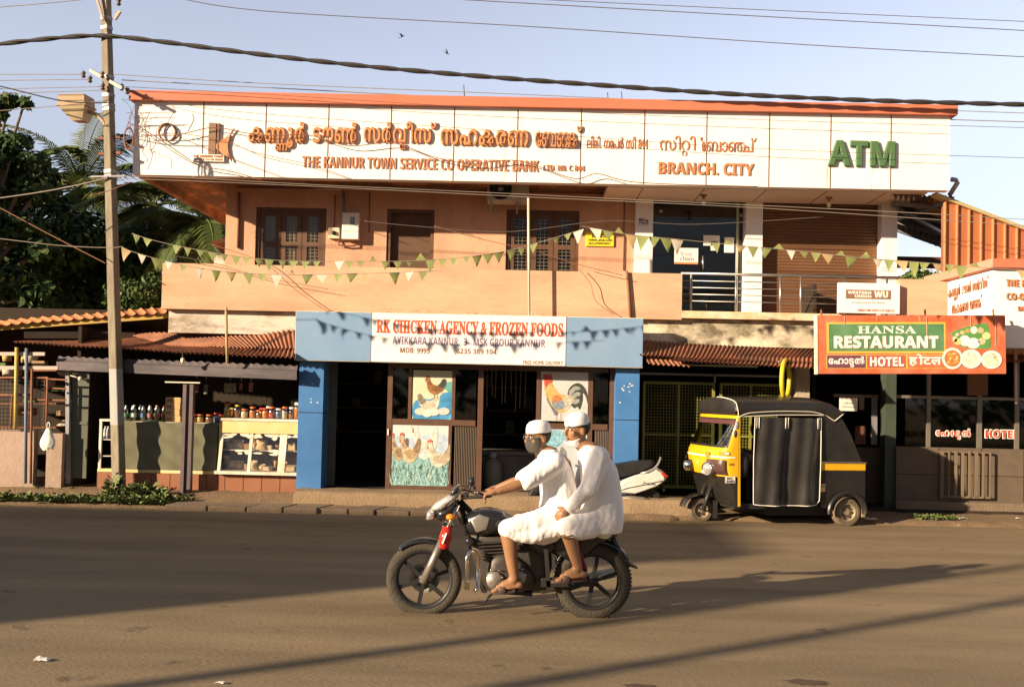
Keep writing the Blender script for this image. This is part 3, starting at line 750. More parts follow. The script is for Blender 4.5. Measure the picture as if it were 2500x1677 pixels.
# Western Union board hung on the railing
q = RC(2045, 692, 2194, 766, YP - .05)
r = thing('money_board', 'white Western Union board hung on the balcony railing', 'sign', ((q[0] + q[1]) / 2, YP - .05, q[2]))
MB().box(q[0], q[1], YP - .10, YP - .02, q[2], q[3], bev=.006).build('board', m_ply, r)
yb = YP - .101
q2 = RC(2065, 708, 2175, 730, yb); MB().box(q2[0], q2[1], yb - .003, yb + .001, q2[2], q2[3]).build('name_band', m_brown_l, r)
b = MB(); lettering(b, styled('WESTERN', SANSB), *RC(2070, 711, 2127, 718, yb), yb - .003, .003, .02); lettering(b, styled('UNION', SANSB), *RC(2087, 720, 2127, 727, yb), yb - .003, .003, .02); lettering(b, styled('WU', SANSB), *RC(2134, 711, 2168, 727, yb), yb - .003, .003, .03); b.build('band_lettering', m_cream, r)
b = MB(); lettering(b, 'moving money for better', *RC(2078, 736, 2162, 742, yb), yb, .002, .0); lettering(b, styled('KANNUR TOWN SERVICE CO-OP. BANK LTD.', SANSB), *RC(2093, 755, 2184, 761, yb), yb, .002, .0); b.build('lettering', m_gold2, r)
# ================================================================== corrugated sheet helper
def corrugated(b, c00, c10, c01, c11, waves, amp, nv=6, sag=0.0, ragged=0.0, seed=0, thick=True, kind='sin'):
    "c00-c10 is the upper edge, c01-c11 the lower; ridges run down the slope"
    c00, c10, c01, c11 = map(Vector, (c00, c10, c01, c11))
    nrm = (c10 - c00).cross(c01 - c00).normalized()
    if nrm.z < 0: nrm = -nrm
    if abs(nrm.z) < .2 and nrm.y > 0: nrm = -nrm
    per = 6
    def f(u, v):
        vv = v * (1 + ragged * noise.noise(Vector((math.floor(u * waves / 9) * 3.7, seed, 1))) + ragged * .3 * noise.noise(Vector((u * waves * .4, seed, 7))))
        p = c00.lerp(c10, u).lerp(c01.lerp(c11, u), vv)
        ph = u * waves * 2 * math.pi
        h = math.sin(ph) if kind == 'sin' else max(-.4, min(1, 2.5 * math.cos(ph) - 1.2))
        return p + nrm * (amp * h - sag * math.sin(math.pi * v) + .02 * noise.noise(p * .9))
    return b.grid(f, int(waves * per), nv, smooth=(kind == 'sin'))
m_yellow_beam = M('yellow_beam', (.50, .33, .07), .6, .15, 4, dirt=(.25, .15, .05), dirt_scale=2, dirt_amt=.5)
m_lavender_wall = M('pinkish_wall', (.40, .29, .23), .9, .1, 3, .3, 25, dirt=(.24, .18, .12), dirt_scale=1.3, dirt_amt=.6)
m_redtile = M('red_tile', (.27, .105, .05), .6, .15, 4, dirt=(.24, .11, .06), dirt_scale=2, dirt_amt=.5)
m_cloth = M('olive_cloth', (.15, .145, .09), .92, .12, 3, .2, 80)
m_case = M('white_case', (.72, .66, .54), .5, .1, 4, dirt=(.40, .28, .14), dirt_scale=3.5, dirt_amt=.6)
m_case_y = M('yellow_case', (.66, .50, .20), .5, .1, 3, dirt=(.75, .66, .42), dirt_scale=2.5, dirt_amt=.5)
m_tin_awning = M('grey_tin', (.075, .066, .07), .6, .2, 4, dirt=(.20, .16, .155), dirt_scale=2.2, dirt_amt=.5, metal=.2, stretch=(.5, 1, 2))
m_blue_pipe = M('blue_grey_pipe', (.17, .20, .24), .5, .1, 3)
m_card = M('carton', (.52, .34, .15), .85, .08, 4)
m_greenish = M('greenish_tin', (.10, .105, .075), .6, .15, 3)
# ================================================================== snack stall, left
ST = 14.45
stall = thing('snack_stall', 'open snack stall under rusty tin with dark interior', 'stall', (X(480, 14.2), 14.2, 0))
b = MB(); corrugated(b, P(250, 820, 15.2), P(726, 818, 14.46), P(30, 836, 14.5), P(722, 874, 13.85), 62, .016, 6, .02, .05, 3)
b.build('tin_roof', m_rust, stall)
b = MB(); corrugated(b, P(300, 815, 15.0), P(726, 806, 14.44), P(420, 845, 14.4), P(726, 852, 14.05), 34, .016, 4, 0, .08, 5)
b.build('tin_roof', m_rust, stall)
# tin valance
a0, a1 = P(142, 870, 14.45), P(727, 893, 14.0)
def val(u, v):
    p = a0.lerp(a1, u); pr = [(0, 0), (-.03, -.055), (-.05, -.075), (-.04, -.20)]
    i = min(3, int(round(v * 3))); y, z = pr[i]
    return (p.x, p.y + y + (.008 * math.sin(u * 190) if i < 1 else 0), p.z + z + (.010 * math.sin(u * 190) + .012 * noise.noise(Vector((u * 14, 0, 2))) if i == 0 else 0))
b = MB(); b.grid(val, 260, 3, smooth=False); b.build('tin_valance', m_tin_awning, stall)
# interior box
ix0, ix1 = X(168, 14.2, 1050), X(735, 14.2, 1050)
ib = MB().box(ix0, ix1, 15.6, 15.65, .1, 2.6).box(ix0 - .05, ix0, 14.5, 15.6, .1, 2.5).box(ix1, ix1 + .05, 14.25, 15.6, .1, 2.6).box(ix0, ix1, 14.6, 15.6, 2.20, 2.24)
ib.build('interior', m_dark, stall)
MB().box(ix0, ix1, 14.45, 15.6, .05, .14).build('stall_floor', m_earth, stall)
q = RC(236, 1158, 728, 1192, ST - .04)
b = MB().box(q[0], q[1], ST - .04, ST + .8, .03, q[3]); b.build('tiled_platform', m_redtile, stall)
ts = MB()
for k in range(11): x = q[0] + (q[1] - q[0]) * k / 11; ts.box(x - .003, x + .003, ST - .043, ST - .03, .05, q[3] - .003)
ts.build('tile_joint', m_dark, stall)
PZ = q[3]
# posts and door leaf
MB().bar(P(167, 1180, ST - .02), P(166, 912, ST - .02), .055).build('steel_post', m_grey, stall)
q = RC(172, 915, 214, 1165, ST + .02)
b = MB().box(q[0], q[1], ST + .02, ST + .05, PZ - .1, q[3] + .05).box(q[0], q[1], ST + .005, ST + .02, (PZ + q[3]) / 2 - .02, (PZ + q[3]) / 2 + .02); b.build('tin_door', m_greenish, stall)
q = RC(444, 938, 469, 1190, ST - .25)
b = MB().box(q[0], q[0] + .05, ST - .27, ST - .17, .04, q[3]).box(q[1] - .05, q[1], ST - .27, ST - .17, .04, q[3]).box(q[0] + .05, q[1] - .05, ST - .22, ST - .21, .04, q[3]).box(q[0], q[1], ST - .275, ST - .265, .04, .12)
b.build('channel_post', M('mauve_steel', (.125, .10, .11), .5, .15, 4, dirt=(.22, .13, .08), dirt_scale=3, dirt_amt=.4, metal=.3), stall)
q = RC(405, 932, 490, 935, ST - .2); MB().box(q[0], q[1], ST - .24, ST - .2, q[2], q[3]).build('tube_light', M('tube_white', (.7, .66, .5), .4), stall)
MB().tube([P(552, 750, 13.9), P(553, 815, 13.92), P(555, 887, 13.92)], .020, 8).build('wooden_batten', M('batten', (.45, .31, .15), .8, .2, 8), stall)
MB().tube([P(446, 858, 13.95), P(446, 874, 13.95)], .006, 6).build('lamp_cord', m_black, stall)
# cabinet with water bottles at the counter's left
CY = ST + .02
q = RC(245, 1028, 282, 1158, CY)
cab = thing('shelf_cabinet', 'narrow white framed shelf cabinet at left end of stall counter', 'cabinet', ((q[0] + q[1]) / 2, CY + .2, PZ))
b = MB().bar((q[0], CY, PZ), (q[0], CY, q[3]), .035).bar((q[1] + .1, CY, PZ), (q[1] + .1, CY, q[3]), .035).box(q[0] - .02, q[1] + .12, CY - .02, CY + .4, q[3], q[3] + .03).box(q[0] - .02, q[1] + .12, CY - .015, CY + .4, PZ, PZ + .04)
b.build('frame', m_case, cab)
SH = []
for py in (1072, 1112):
    z = Z(py, CY, 262); SH.append(z); MB().box(q[0], q[1] + .1, CY + .0, CY + .38, z - .012, z).build('shelf', m_case, cab)
MB().box(q[0], q[1] + .1, CY + .39, CY + .4, PZ, q[3]).build('back_panel', m_dark, cab)
m_pet = glass('clear_plastic', (.72, .80, .72), .16, .12)
m_petg = glass('green_plastic', (.18, .42, .22), .14, .1)
m_water = glass('water_bottle', (.62, .70, .72), .22, .1)
m_caps = {n: M('cap_' + n, c, .45, .05, 3) for n, c in dict(blue=(.05, .12, .4), green=(.05, .25, .08), orange=(.62, .14, .03), red=(.5, .04, .03), white=(.75, .72, .66), yellow=(.7, .5, .08)).items()}
def bottle(loc, h, r, body, cap, label):
    t = thing('plastic_bottle', label, 'bottle', loc, 'soft drink bottles on the counter')
    MB().lathe([(0, 0), (r, .0), (r, h * .55), (r * .9, h * .62), (r, h * .7), (r * .38, h * .93), (r * .36, h * .96)], (0, 0, 0), 12).build('body', body, t, local=True)
    MB().lathe([(r * .42, h * .95), (r * .42, h), (0, h)], (0, 0, 0), 10).build('cap', cap, t, local=True)
    MB().lathe([(r * 1.015, h * .25), (r * 1.015, h * .5)], (0, 0, 0), 12).build('paper_band', M('band_' + cap.name, tuple(.5 * c + .05 for c in cap.node_tree.nodes['Mix'].inputs[7].default_value[:3]), .5), t, local=True)
    return t
for i, px in enumerate((258, 265, 272)):
    p = P(px, 1071, CY + .12); bottle((p.x, CY + .1, SH[0]), .185, .028, M('steel_blue', (.30, .34, .38), .35), m_caps['white'], 'grey water bottle on the cabinet shelf, %s of three from its left post' % ORD[i])['group'] = 'water bottles on the cabinet shelf'
# counter with hanging cloth
q = RC(243, 1029, 536, 1160, CY)
cnt = thing('counter', 'long stall counter hung with an olive green cloth', 'counter', (X(400, CY), CY + .2, PZ))
ctop = Z(1030, CY, 400)
cx0, cx1 = X(300, CY, 1090), X(535, CY, 1090)
MB().box(cx0, cx1, CY + .02, CY + .5, ctop - .03, ctop).build('counter_top', m_case, cnt)
b = MB().box(cx0 - .35, cx1, CY - .03, CY + .02, PZ + .005, PZ + .05).bar((cx1 + .02, CY - .01, PZ), (cx1 + .02, CY - .01, ctop), .04); b.build('frame', m_case_y, cnt)
for px in (387,): x = X(px, CY, 1150); MB().box(x - .012, x + .012, CY - .02, CY + .02, PZ - .02, PZ + .03).build('leg', m_case, cnt)
def clothf(u, v):
    x = cx0 + (cx1 - cx0 - .02) * u; z = ctop + .012 - (ctop - PZ - .045) * v
    f1 = .007 * math.sin(u * 9 + v * 5) * v + .012 * math.sin((u * 1.3 - v) * 15) * math.exp(-((u - .62) ** 2) * 6) + .010 * noise.noise(Vector((u * 7, v * 4, 1)))
    sag = .018 * math.sin(u * math.pi * 3.0) ** 2 * (1 - v)
    return (x, CY - .03 - f1, z - sag)
b = MB(); b.grid(clothf, 90, 30); b.build('cloth', m_cloth, cnt)
m_bk = dict(pet=m_pet, green=m_petg)
bl = [(312, 'green', 'green'), (322, 'pet', 'green'), (332, 'green', 'white'), (341, 'green', 'green'), (354, 'pet', 'blue'), (363, 'pet', 'white'), (371, 'pet', 'red'), (380, 'pet', 'white'), (389, 'pet', 'orange'), (398, 'pet', 'red')]
for i, (px, a, c) in enumerate(bl):
    p = P(px, 1030, CY + .2)
    bottle((p.x, CY + .12 + .1 * (i % 2), ctop), .225 + .01 * rnd.random(), .036, m_bk[a], m_caps[c], '%s plastic bottle with %s cap, %s counting from the utility pole' % ('green' if a == 'green' else 'clear', c, ORD[i]))
for k in range(4):
    q = RC(404, 970, 441, 1029, CY + .12); h = (q[3] - ctop) / 4
    z0 = ctop + h * k
    t = thing('carton', 'small brown cardboard carton, ' + ('bottom', 'second', 'third', 'top')[k] + ' of the stack beside the steel post', 'carton', ((q[0] + q[1]) / 2, CY + .2, z0), 'stacked cartons on the counter')
    d = rnd.uniform(-.008, .008)
    MB().box(q[0] + d, q[1] + d, CY + .1, CY + .35, z0 + .001, z0 + h - .002, bev=.004).build('box', m_card, t)
    MB().box(q[0] + d + .02, q[0] + d + .10, CY + .096, CY + .099, z0 + h * .3, z0 + h * .7).build('print', m_brown_l, t)
    MB().box(q[0] + d + .01, q[1] + d - .01, CY + .097, CY + .099, z0 + h * .85, z0 + h * .93).build('tape', m_case_y, t)
# glass show case
gx0, gx1 = X(540, CY, 1090), X(727, CY, 1090) + .05
case = thing('display_case', 'white framed sloping glass food display case on stall platform', 'display case', ((gx0 + gx1) / 2, CY + .2, PZ))
gz1, gz0 = Z(1022, CY, 640), Z(1157, CY, 640)
b = MB().box(gx0 - .02, gx1, CY - .06, CY + .5, gz1 - .04, gz1, bev=.008); b.build('top_slab', m_case, case)
zb = Z(1058, CY, 640); MB().box(gx0 - .01, gx1, CY - .045, CY + .02, zb, gz1 - .042).build('yellow_band', m_case_y, case)
zf = gz0 + .045; slope = lambda z: CY - .02 - .13 * (zb - z) / (zb - zf)
b = MB().box(gx0 - .04, gx1, slope(zf) - .02, CY + .45, gz0, zf)
b.build('base_rail', m_case, case)
for px in (543, 615, 693):
    x = X(px, CY, 1100); w_ = .022 if px != 693 else .05
    MB().add([(x - w_, slope(zb) - .01, zb), (x + w_, slope(zb) - .01, zb), (x + w_, slope(zf) - .01, zf), (x - w_, slope(zf) - .01, zf), (x - w_, slope(zb) + .02, zb), (x + w_, slope(zb) + .02, zb), (x + w_, slope(zf) + .02, zf), (x - w_, slope(zf) + .02, zf)], [(0, 1, 2, 3), (7, 6, 5, 4), (0, 3, 7, 4), (1, 5, 6, 2), (0, 4, 5, 1), (3, 2, 6, 7)]).build('upright', m_case, case)
MB().add([(gx0, slope(zb) + .002, zb), (gx1, slope(zb) + .002, zb), (gx1, slope(zf) + .002, zf), (gx0, slope(zf) + .002, zf)], [(0, 1, 2, 3)]).build('sloping_glass', glass('case_glass', (.85, .82, .75), .06, .05), case)
pr2 = random.Random(12); b = MB()
for i in range(34):
    u, v = pr2.random(), pr2.choice((.90, .93, .96, .96, .52, .48)) + pr2.uniform(-.03, .03); x = gx0 + .03 + (gx1 - gx0 - .06) * u; z = zf + (zb - zf) * min(.97, max(.03, v)); w_, h_ = pr2.uniform(.04, .11), pr2.uniform(.010, .030)
    pts_ = [(x + w_ * math.cos(t) * pr2.uniform(.6, 1.2), z + h_ * math.sin(t) * pr2.uniform(.6, 1.2)) for t in (0, .8, 1.6, 2.4, 3.2, 4.0, 4.8, 5.6)]
    b.add([(min(gx1, max(gx0, a)), slope(min(zb, max(zf, c_))) - .004 - .0003 * (i % 5), min(zb, max(zf, c_))) for a, c_ in pts_], [tuple(range(8))])
b.build('peeling_film', M('white_film', (.70, .62, .48), .7, .15, 9), case)
MB().box(gx0, gx1, CY + .42, CY + .44, zf, zb).build('back_panel', M('case_back', (.35, .28, .19), .7, .3, 5, dirt=(.6, .52, .38), dirt_scale=6, dirt_amt=.8), case)
zs = (zb + zf) / 2 + .03
MB().box(gx0, gx1, CY - .02, CY + .4, zs - .012, zs).build('shelf', m_case, case)
for px in (556, 676): x = X(px, CY, 1165); MB().tube([(x, CY + .1, PZ), (x, CY + .1, gz0)], .02, 8).build('foot', m_case, case)
fr_ = random.Random(5)
cols_ = [(.62, .50, .30), (.70, .62, .48), (.42, .25, .12), (.68, .56, .40)]
k_ = 0
for row, z in ((0, zf), (1, zs)):
    for i in range(9):
        px = 556 + i * 19; x = X(px, CY, 1100); w_ = fr_.uniform(.04, .075); h_ = fr_.uniform(.07, .15); y_ = CY + .10 + fr_.uniform(0, .1)
        b = MB()
        if i % 3 == 2: b.box(x - w_, x + w_, y_ - .05, y_ + .05, z + .001, z + h_ * .8, bev=.006)
        else: b.grid(lambda u, v: (x + w_ * (u * 2 - 1) * (1 + .12 * math.sin(v * 9)), y_ - .045 * math.sin(math.pi * u) ** .6 * math.sin(math.pi * min(1, v * 1.15 + .05)) ** .5 + .012 * noise.noise(Vector((u * 5 + i, v * 5, row))), z + .002 + h_ * v), 8, 8)
        o = b.build('food_packet', M('packet_%d' % (i % 4), cols_[i % 4], .6, .25, 9))
        props(o, '%s wrapped food packet, %s from the left on the %s shelf of the glass case' % (('tan', 'cream', 'brown', 'beige')[i % 4], ORD[i], ('lower', 'upper')[row]), 'food packet', 'food packets in the glass case')
# jars
m_jar = glass('jar_plastic', (.86, .84, .78), .10, .08)
jc = dict(orange=(.60, .22, .04), brown=(.26, .12, .05), yellow=(.68, .44, .08), red=(.45, .07, .03), cream=(.66, .55, .36), blue=(.10, .18, .36), green=(.16, .24, .08))
def jar(px, top, fill, lid, i, back=0):
    Y = CY + .10 + back; p = P(px, 1024, Y); h = Z(top, Y, px) - gz1; h = max(.12, h); r = .047 + .012 * rnd.random()
    t = thing('sweet_jar', 'jar of %s sweets with %s lid, %s in the front row from the steel post' % (fill, lid, ORD[i]), 'jar', (p.x, Y, gz1 if px > 540 else ctop), 'jars of sweets along the counter')
    z = 0
    MB().lathe([(0, 0), (r, .003), (r, h * .72), (r * .72, h * .84), (r * .7, h * .88)], (0, 0, 0), 14).build('jar_body', m_jar, t, local=True)
    fh = h * (.45 + .28 * rnd.random()); b = MB()
    b.lathe([(0, .004), (r * .93, .006), (r * .93, fh), (0, fh + .006)], (0, 0, 0), 12)
    b.build('sweets', M('sweets_' + fill, jc[fill], .6, .55, 45, .5, 60), t, local=True)
    MB().lathe([(r * .80, h * .86), (r * .82, h), (r * .7, h * 1.01), (0, h * 1.01)], (0, 0, 0), 14).build('lid', m_caps[lid], t, local=True)
jars = [(474, 1000, 'brown', 'orange'), (489, 1006, 'yellow', 'orange'), (511, 1000, 'brown', 'orange'), (530, 994, 'blue', 'red'), (555, 985, 'yellow', 'orange'), (578, 988, 'brown', 'yellow'), (597, 998, 'cream', 'orange'), (617, 993, 'orange', 'orange'), (632, 1003, 'brown', 'orange'), (648, 996, 'orange', 'red'), (664, 993, 'red', 'orange'), (680, 997, 'blue', 'white'), (695, 993, 'cream', 'orange'), (712, 994, 'brown', 'white'), (725, 983, 'orange', 'white')]
for i, (px, top, f_, l_) in enumerate(jars): jar(px, top, f_, l_, i)
for i, px in enumerate((540, 567, 588, 608, 640, 656, 688)):
    jar(px, 1000 - (i % 3) * 4, ('red', 'orange', 'green', 'brown', 'yellow', 'cream', 'brown')[i], ('red', 'yellow', 'green', 'orange', 'red', 'white', 'orange')[i], i, .16)
    o = [x for x in COL.objects if x.name.startswith('sweet_jar')][-1]
for o in COL.objects:
    if o.name.startswith('sweet_jar') and o.location.y > CY + .2 and 'behind' not in o['label']: o['label'] = o['label'].replace('in the front row', 'in the rear row')
# packets hung in the dark
for i, (px, py0, py1, w_, c) in enumerate(((562, 935, 957, 30, (.40, .34, .22)), (589, 935, 952, 9, (.40, .16, .10)), (613, 934, 956, 11, (.36, .22, .16)), (503, 938, 962, 10, (.22, .20, .17)), (480, 940, 958, 12, (.30, .12, .09)))):
    q = RC(px - w_ / 2, py0, px + w_ / 2, py1, 14.75)
    t = thing('hanging_packets', ('strip of cream snack packets hung in rows', 'narrow red snack strip hung right of the cream packets', 'pinkish snack strip hung furthest right under the stall roof', 'greyish snack strip hung just right of the steel post', 'small dark red strip hung beside the steel post')[i], 'snack packets', ((q[0] + q[1]) / 2, 14.75, q[3]), 'snack packets hung under the stall roof')
    nx, ny = max(1, int(w_ / 7)), 4; b = MB()
    for a in range(nx):
        for k in range(ny):
            x0 = q[0] + (q[1] - q[0]) * a / nx; z0 = q[2] + (q[3] - q[2]) * k / ny
            b.grid(lambda u, v: (x0 + (q[1] - q[0]) / nx * .92 * u, 14.75 - .02 * math.sin(math.pi * u) * math.sin(math.pi * v), z0 + (q[3] - q[2]) / ny * .92 * v), 3, 3)
    b.build('packets', M('packet_hang_%d' % i, c, .4, .3, 12), t)
    MB().tube([((q[0] + q[1]) / 2, 14.75, q[3]), ((q[0] + q[1]) / 2, 14.75, 2.2)], .003, 5).build('string', m_wire, t)
c = P(446, 880, 13.95)
t = thing('light_bulb', 'bare light bulb hanging below the rusty tin roof', 'bulb', c)
MB().ell(c, (.03, .03, .042)).build('glass', M('bulb_glass', (.75, .68, .5), .2), t); MB().tube([c + Vector((0, 0, .035)), c + Vector((0, 0, .075))], .014, 8).build('holder', m_black, t)
c = P(196, 924, 14.4); t = thing('light_bulb', 'yellowish bulb on a bracket at the top of the stall side post', 'bulb', c)
MB().ell(c, (.032, .032, .032)).build('glass', M('bulb_glass', (.75, .68, .5), .2), t); MB().tube([c, P(172, 916, 14.4)], .012, 8).build('bracket', m_pipe, t)
# ================================================================== far left shed
shed = thing('tin_shed', 'orange tin roofed shed with mesh front at far left', 'shed', (X(60, 14.6), 14.6, 0))
b = MB(); corrugated(b, P(-420, 812, 17.0), P(398, 750, 17.0), P(-360, 822, 14.35), P(408, 763, 14.62), 30, .022, 4, 0, .012, 1, kind='trap'); b.build('roof', m_orange_roof, shed)
b = MB().bar(P(-360, 826, 14.45), P(410, 771, 14.70), .05, .075); b.build('yellow_beam', m_yellow_beam, shed)
MB().bar(P(60, 818, 14.6), P(330, 818, 14.9), .06, .10).build('rafter', m_dark, shed)
MB().box(X(-420, 14.6), X(413, 16.5), 16.45, 16.5, 0, 2.9).box(X(-420, 14.6), X(165, 14.6), 16, 16.4, 0, .5).build('back_wall', m_dark, shed)
q = RC(-420, 1045, 160, 1178, 14.3)
MB().box(q[0], X(92, 14.3), 14.3, 14.42, .0, q[3]).box(X(122, 14.3), X(160, 14.3), 14.31, 14.42, 0, Z(1058, 14.3, 140)).build('low_wall', m_lavender_wall, shed)
for px, py0, py1, r_, mt, nm in ((38, 848, 1046, .028, M('yellow_post', (.58, .42, .06), .5, .15, 5, dirt=(.3, .25, .2), dirt_scale=6, dirt_amt=.7), 'yellow_post'), (62, 850, 1180, .024, m_blue_pipe, 'blue_pipe'), (75, 900, 1180, .018, m_rust, 'rusty_post'), (113, 925, 1048, .016, m_rust, 'rusty_post'), (26, 966, 1046, .012, m_rust, 'rusty_post'), (-60, 848, 1180, .028, m_blue_pipe, 'blue_pipe'), (-150, 848, 1046, .02, m_rust, 'rusty_post')):
    MB().tube([P(px + 3, py0, 14.22), P(px, py1, 14.22)], r_, 8).build(nm, mt, shed)
for px0_, px1_, py, h_, mt in ((-400, 110, 862, .05, m_pipe), (-400, 142, 896, .05, m_pipe), (-400, 118, 920, .025, m_rust), (-400, 78, 962, .03, m_rust), (113, 163, 925, .02, m_rust), (120, 160, 947, .02, m_rust), (60, 160, 975, .02, m_rust)):
    MB().bar(P(px0_, py, 14.26), P(px1_, py + 2, 14.26), .03, h_).build('cross_rail', mt, shed)
b = MB(); q = RC(-400, 922, 110, 1046, 14.28)
x = q[0]
while x < q[1]: b.box(x, x + .004, 14.278, 14.282, q[2], q[3]); x += .055
z = q[2]
while z < q[3]: b.box(q[0], q[1], 14.274, 14.278, z, z + .004); z += .055
b.build('wire_mesh', m_wire, shed, recalc=False)
# clutter behind the mesh
cl = random.Random(11)
kinds = (('tin_can', (.42, .30, .10), 'dull yellow'), ('plastic_tub', (.48, .42, .34), 'pale'), ('cardboard_box', (.34, .22, .11), 'brown'), ('green_crate', (.10, .17, .05), 'dark green'), ('cloth_bundle', (.50, .45, .36), 'off white'))
for i in range(14):
    px = cl.uniform(-10, 160); py = cl.uniform(880, 1040) if i > 4 else cl.uniform(860, 905); Y = cl.uniform(14.55, 15.2); c = P(px, py, Y); k = kinds[i % 5]; s = cl.uniform(.07, .16)
    b = MB(); m_ = M('clutter_' + k[0], k[1], .7, .25, 8)
    if i % 5 in (0, 1): b.lathe([(0, 0), (s * .8, 0), (s * .9, s * 1.3), (s * .8, s * 1.35), (s * .8, s * 1.1), (0, s * 1.1)], c, 12)
    elif i % 5 == 4: b.ell(c, (s, s * .7, s * .8), 10, 6)
    else: b.box(c.x - s, c.x + s, c.y - s * .6, c.y + s * .6, c.z, c.z + s * .9, bev=.01)
    o = b.build(k[0], m_); props(o, '%s %s in the shed, %s of its kind' % (k[2], k[0].replace('_', ' '), ORD[i // 5]), k[0].split('_')[-1], 'odds and ends stored in the shed')
for k, py in enumerate((905, 985, 1042)):
    b = MB().bar(P(-300, py, 14.9), P(160, py, 14.9), .6, .025); b.build('storage_shelf', m_rust, shed)
q = P(118, 1043, 14.12)
bag = thing('plastic_bag', 'thin white and green plastic carrier bag hung on the shed rail', 'bag', q)
def bagf(u, v):
    a = 2 * math.pi * u; z = q.z - .01 - .30 * v; w_ = .02 + .085 * min(1, v * 1.6) ** .8 * (1 - .25 * max(0, v - .8) / .2)
    return (q.x + w_ * math.cos(a) * (1 + .08 * math.sin(5 * a + v * 4)), q.y + w_ * .5 * math.sin(a), z - (.02 * math.cos(3 * a) if v > .95 else 0))
b = MB(); b.grid(bagf, 28, 12); b.build('bag_body', M('bag_plastic', (.72, .72, .64), .35, .12, 7, .4, 18, dirt=(.45, .60, .42), dirt_scale=7, dirt_amt=.6), bag)
for s in (-1, 1): MB().tube([q + Vector((s * .018, 0, -.02)), q + Vector((s * .02, 0, .05)), q + Vector((0, 0, .075))], .008, 6).build('handle', m_cream, bag)
# ================================================================== chicken shop
SY = 14.15
shop = thing('chicken_shop', 'blue panelled chicken shop with brown aluminium front', 'shop', (X(1145, SY), SY, .25))
for a_, b_, c0 in ((727, 787, 880), (1501, 1559, 902)):
    q = RC(a_, c0, b_, 1190, SY); q2 = Z(1007 + (18 if a_ > 1000 else 0), SY, (a_ + b_) / 2)
    p = MB().box(q[0], q[1], SY, SY + .5, .24, q2 - .005).box(q[0], q[1], SY, SY + .5, q2 + .005, 2.5)
    p.build('blue_pillar', m_blue, shop)
    MB().box(q[0] + .01, q[1] - .01, SY + .01, SY + .49, q2 - .006, q2 + .006).build('panel_gap', m_darker, shop)
    st = MB(); sr = random.Random(a_)
    for k in range(9 if a_ > 1000 else 6):
        px = (a_ + b_) / 2 + sr.uniform(-22, 24); py = 965 + sr.uniform(-30, 20); v = P(px, py, SY)
        pl = [(v.x + sr.uniform(.006, .022) * math.cos(t), v.z + sr.uniform(.004, .012) * math.sin(t)) for t in (0, 1.1, 2.2, 3.3, 4.4, 5.4)]
        st.prism(pl, SY - .0015, SY + .001)
    st.build('peeled_paper', m_cream, shop)
i0, i1 = X(745, SY + .3, 1050), X(1556, SY + .3, 1050)
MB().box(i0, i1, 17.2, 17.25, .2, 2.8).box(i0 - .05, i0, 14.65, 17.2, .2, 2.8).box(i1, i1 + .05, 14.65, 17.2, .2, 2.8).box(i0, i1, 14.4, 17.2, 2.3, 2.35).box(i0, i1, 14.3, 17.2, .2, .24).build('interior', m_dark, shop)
FY = SY + .22
m_alu = M('brown_aluminium', (.13, .068, .042), .45, .12, 5, metal=.2, spec=.5)
def bar2(px0_, py0_, px1_, py1_, name='shop_frame', y0=FY, d=.06, mt=None):
    q = RC(px0_, py0_, px1_, py1_, y0); return MB().box(q[0], q[1], y0, y0 + d, q[2], q[3]).build(name, mt or m_alu, shop)
ztop, zbot = 2.3, .245
def vbar(pxa, pxb, Y=FY, z0=zbot, z1=ztop): return MB().box(X(pxa, Y, 1040), X(pxb, Y, 1040), Y, Y + .07, z0, z1).build('frame_post', m_alu, shop)
vbar(944, 956); vbar(1165, 1178); vbar(1487, 1500); vbar(1308, 1318)
zt0, zt1 = Z(1038, FY, 1060), Z(1024, FY, 1060)
MB().box(X(956, FY), X(1165, FY), FY + .004, FY + .066, zt0, zt1).build('frame_rail', m_alu, shop)
MB().box(X(1318, FY), X(1487, FY), FY + .004, FY + .066, Z(1048, FY, 1400), Z(1034, FY, 1400)).build('frame_rail', m_alu, shop)
MB().box(X(956, FY), X(1165, FY), FY + .004, FY + .066, zbot, Z(1186, FY, 1060)).build('frame_rail', m_alu, shop)
zc0 = Z(902, FY, 1140); MB().box(X(956, FY), X(1487, FY), FY + .004, FY + .066, zc0, zc0 + .06).build('frame_rail', m_alu, shop)
MB().box(X(1000, FY), X(1008, FY), FY + .006, FY + .06, zt1, zc0).build('frame_post', m_alu, shop); MB().box(X(1106, FY), X(1114, FY), FY + .006, FY + .06, zt1, zc0).build('frame_post', m_alu, shop)
MB().box(X(1100, FY), X(1108, FY), FY + .006, FY + .06, Z(1186, FY, 1060), zt0).build('frame_post', m_alu, shop)
MB().box(X(1438, FY), X(1450, FY), FY + .006, FY + .06, zbot, zc0).build('frame_post', m_alu, shop)
for a_, b_, t_, u_ in ((1108, 1165, 1038, 1186), (1450, 1487, 1048, 1200)):
    q = RC(a_, t_, b_, u_, FY + .03); n = int((b_ - a_) / 4); bb = MB()
    bb.grid(lambda u, v: (q[0] + (q[1] - q[0]) * u, FY + .03 + .006 * math.sin(u * n * 6.283), q[2] + (q[3] - q[2]) * v), n * 6, 1)
    bb.build('ribbed_panel', M('ribbed_brown', (.085, .06, .04), .5, .1, 5), shop)
for a_, b_, t_ in ((956, 1000, zt1), (1114, 1165, zt1), (1450, 1487, Z(1034, FY, 1400))): MB().box(X(a_, FY), X(b_, FY), FY + .03, FY + .034, t_, zc0).build('pane', m_glass_dark, shop)
MB().box(X(958 - 12, FY - .01, 1055), X(949, FY - .01, 1055), FY - .02, FY, Z(1062, FY, 950), Z(1047, FY, 950)).build('door_latch', m_cream, shop)
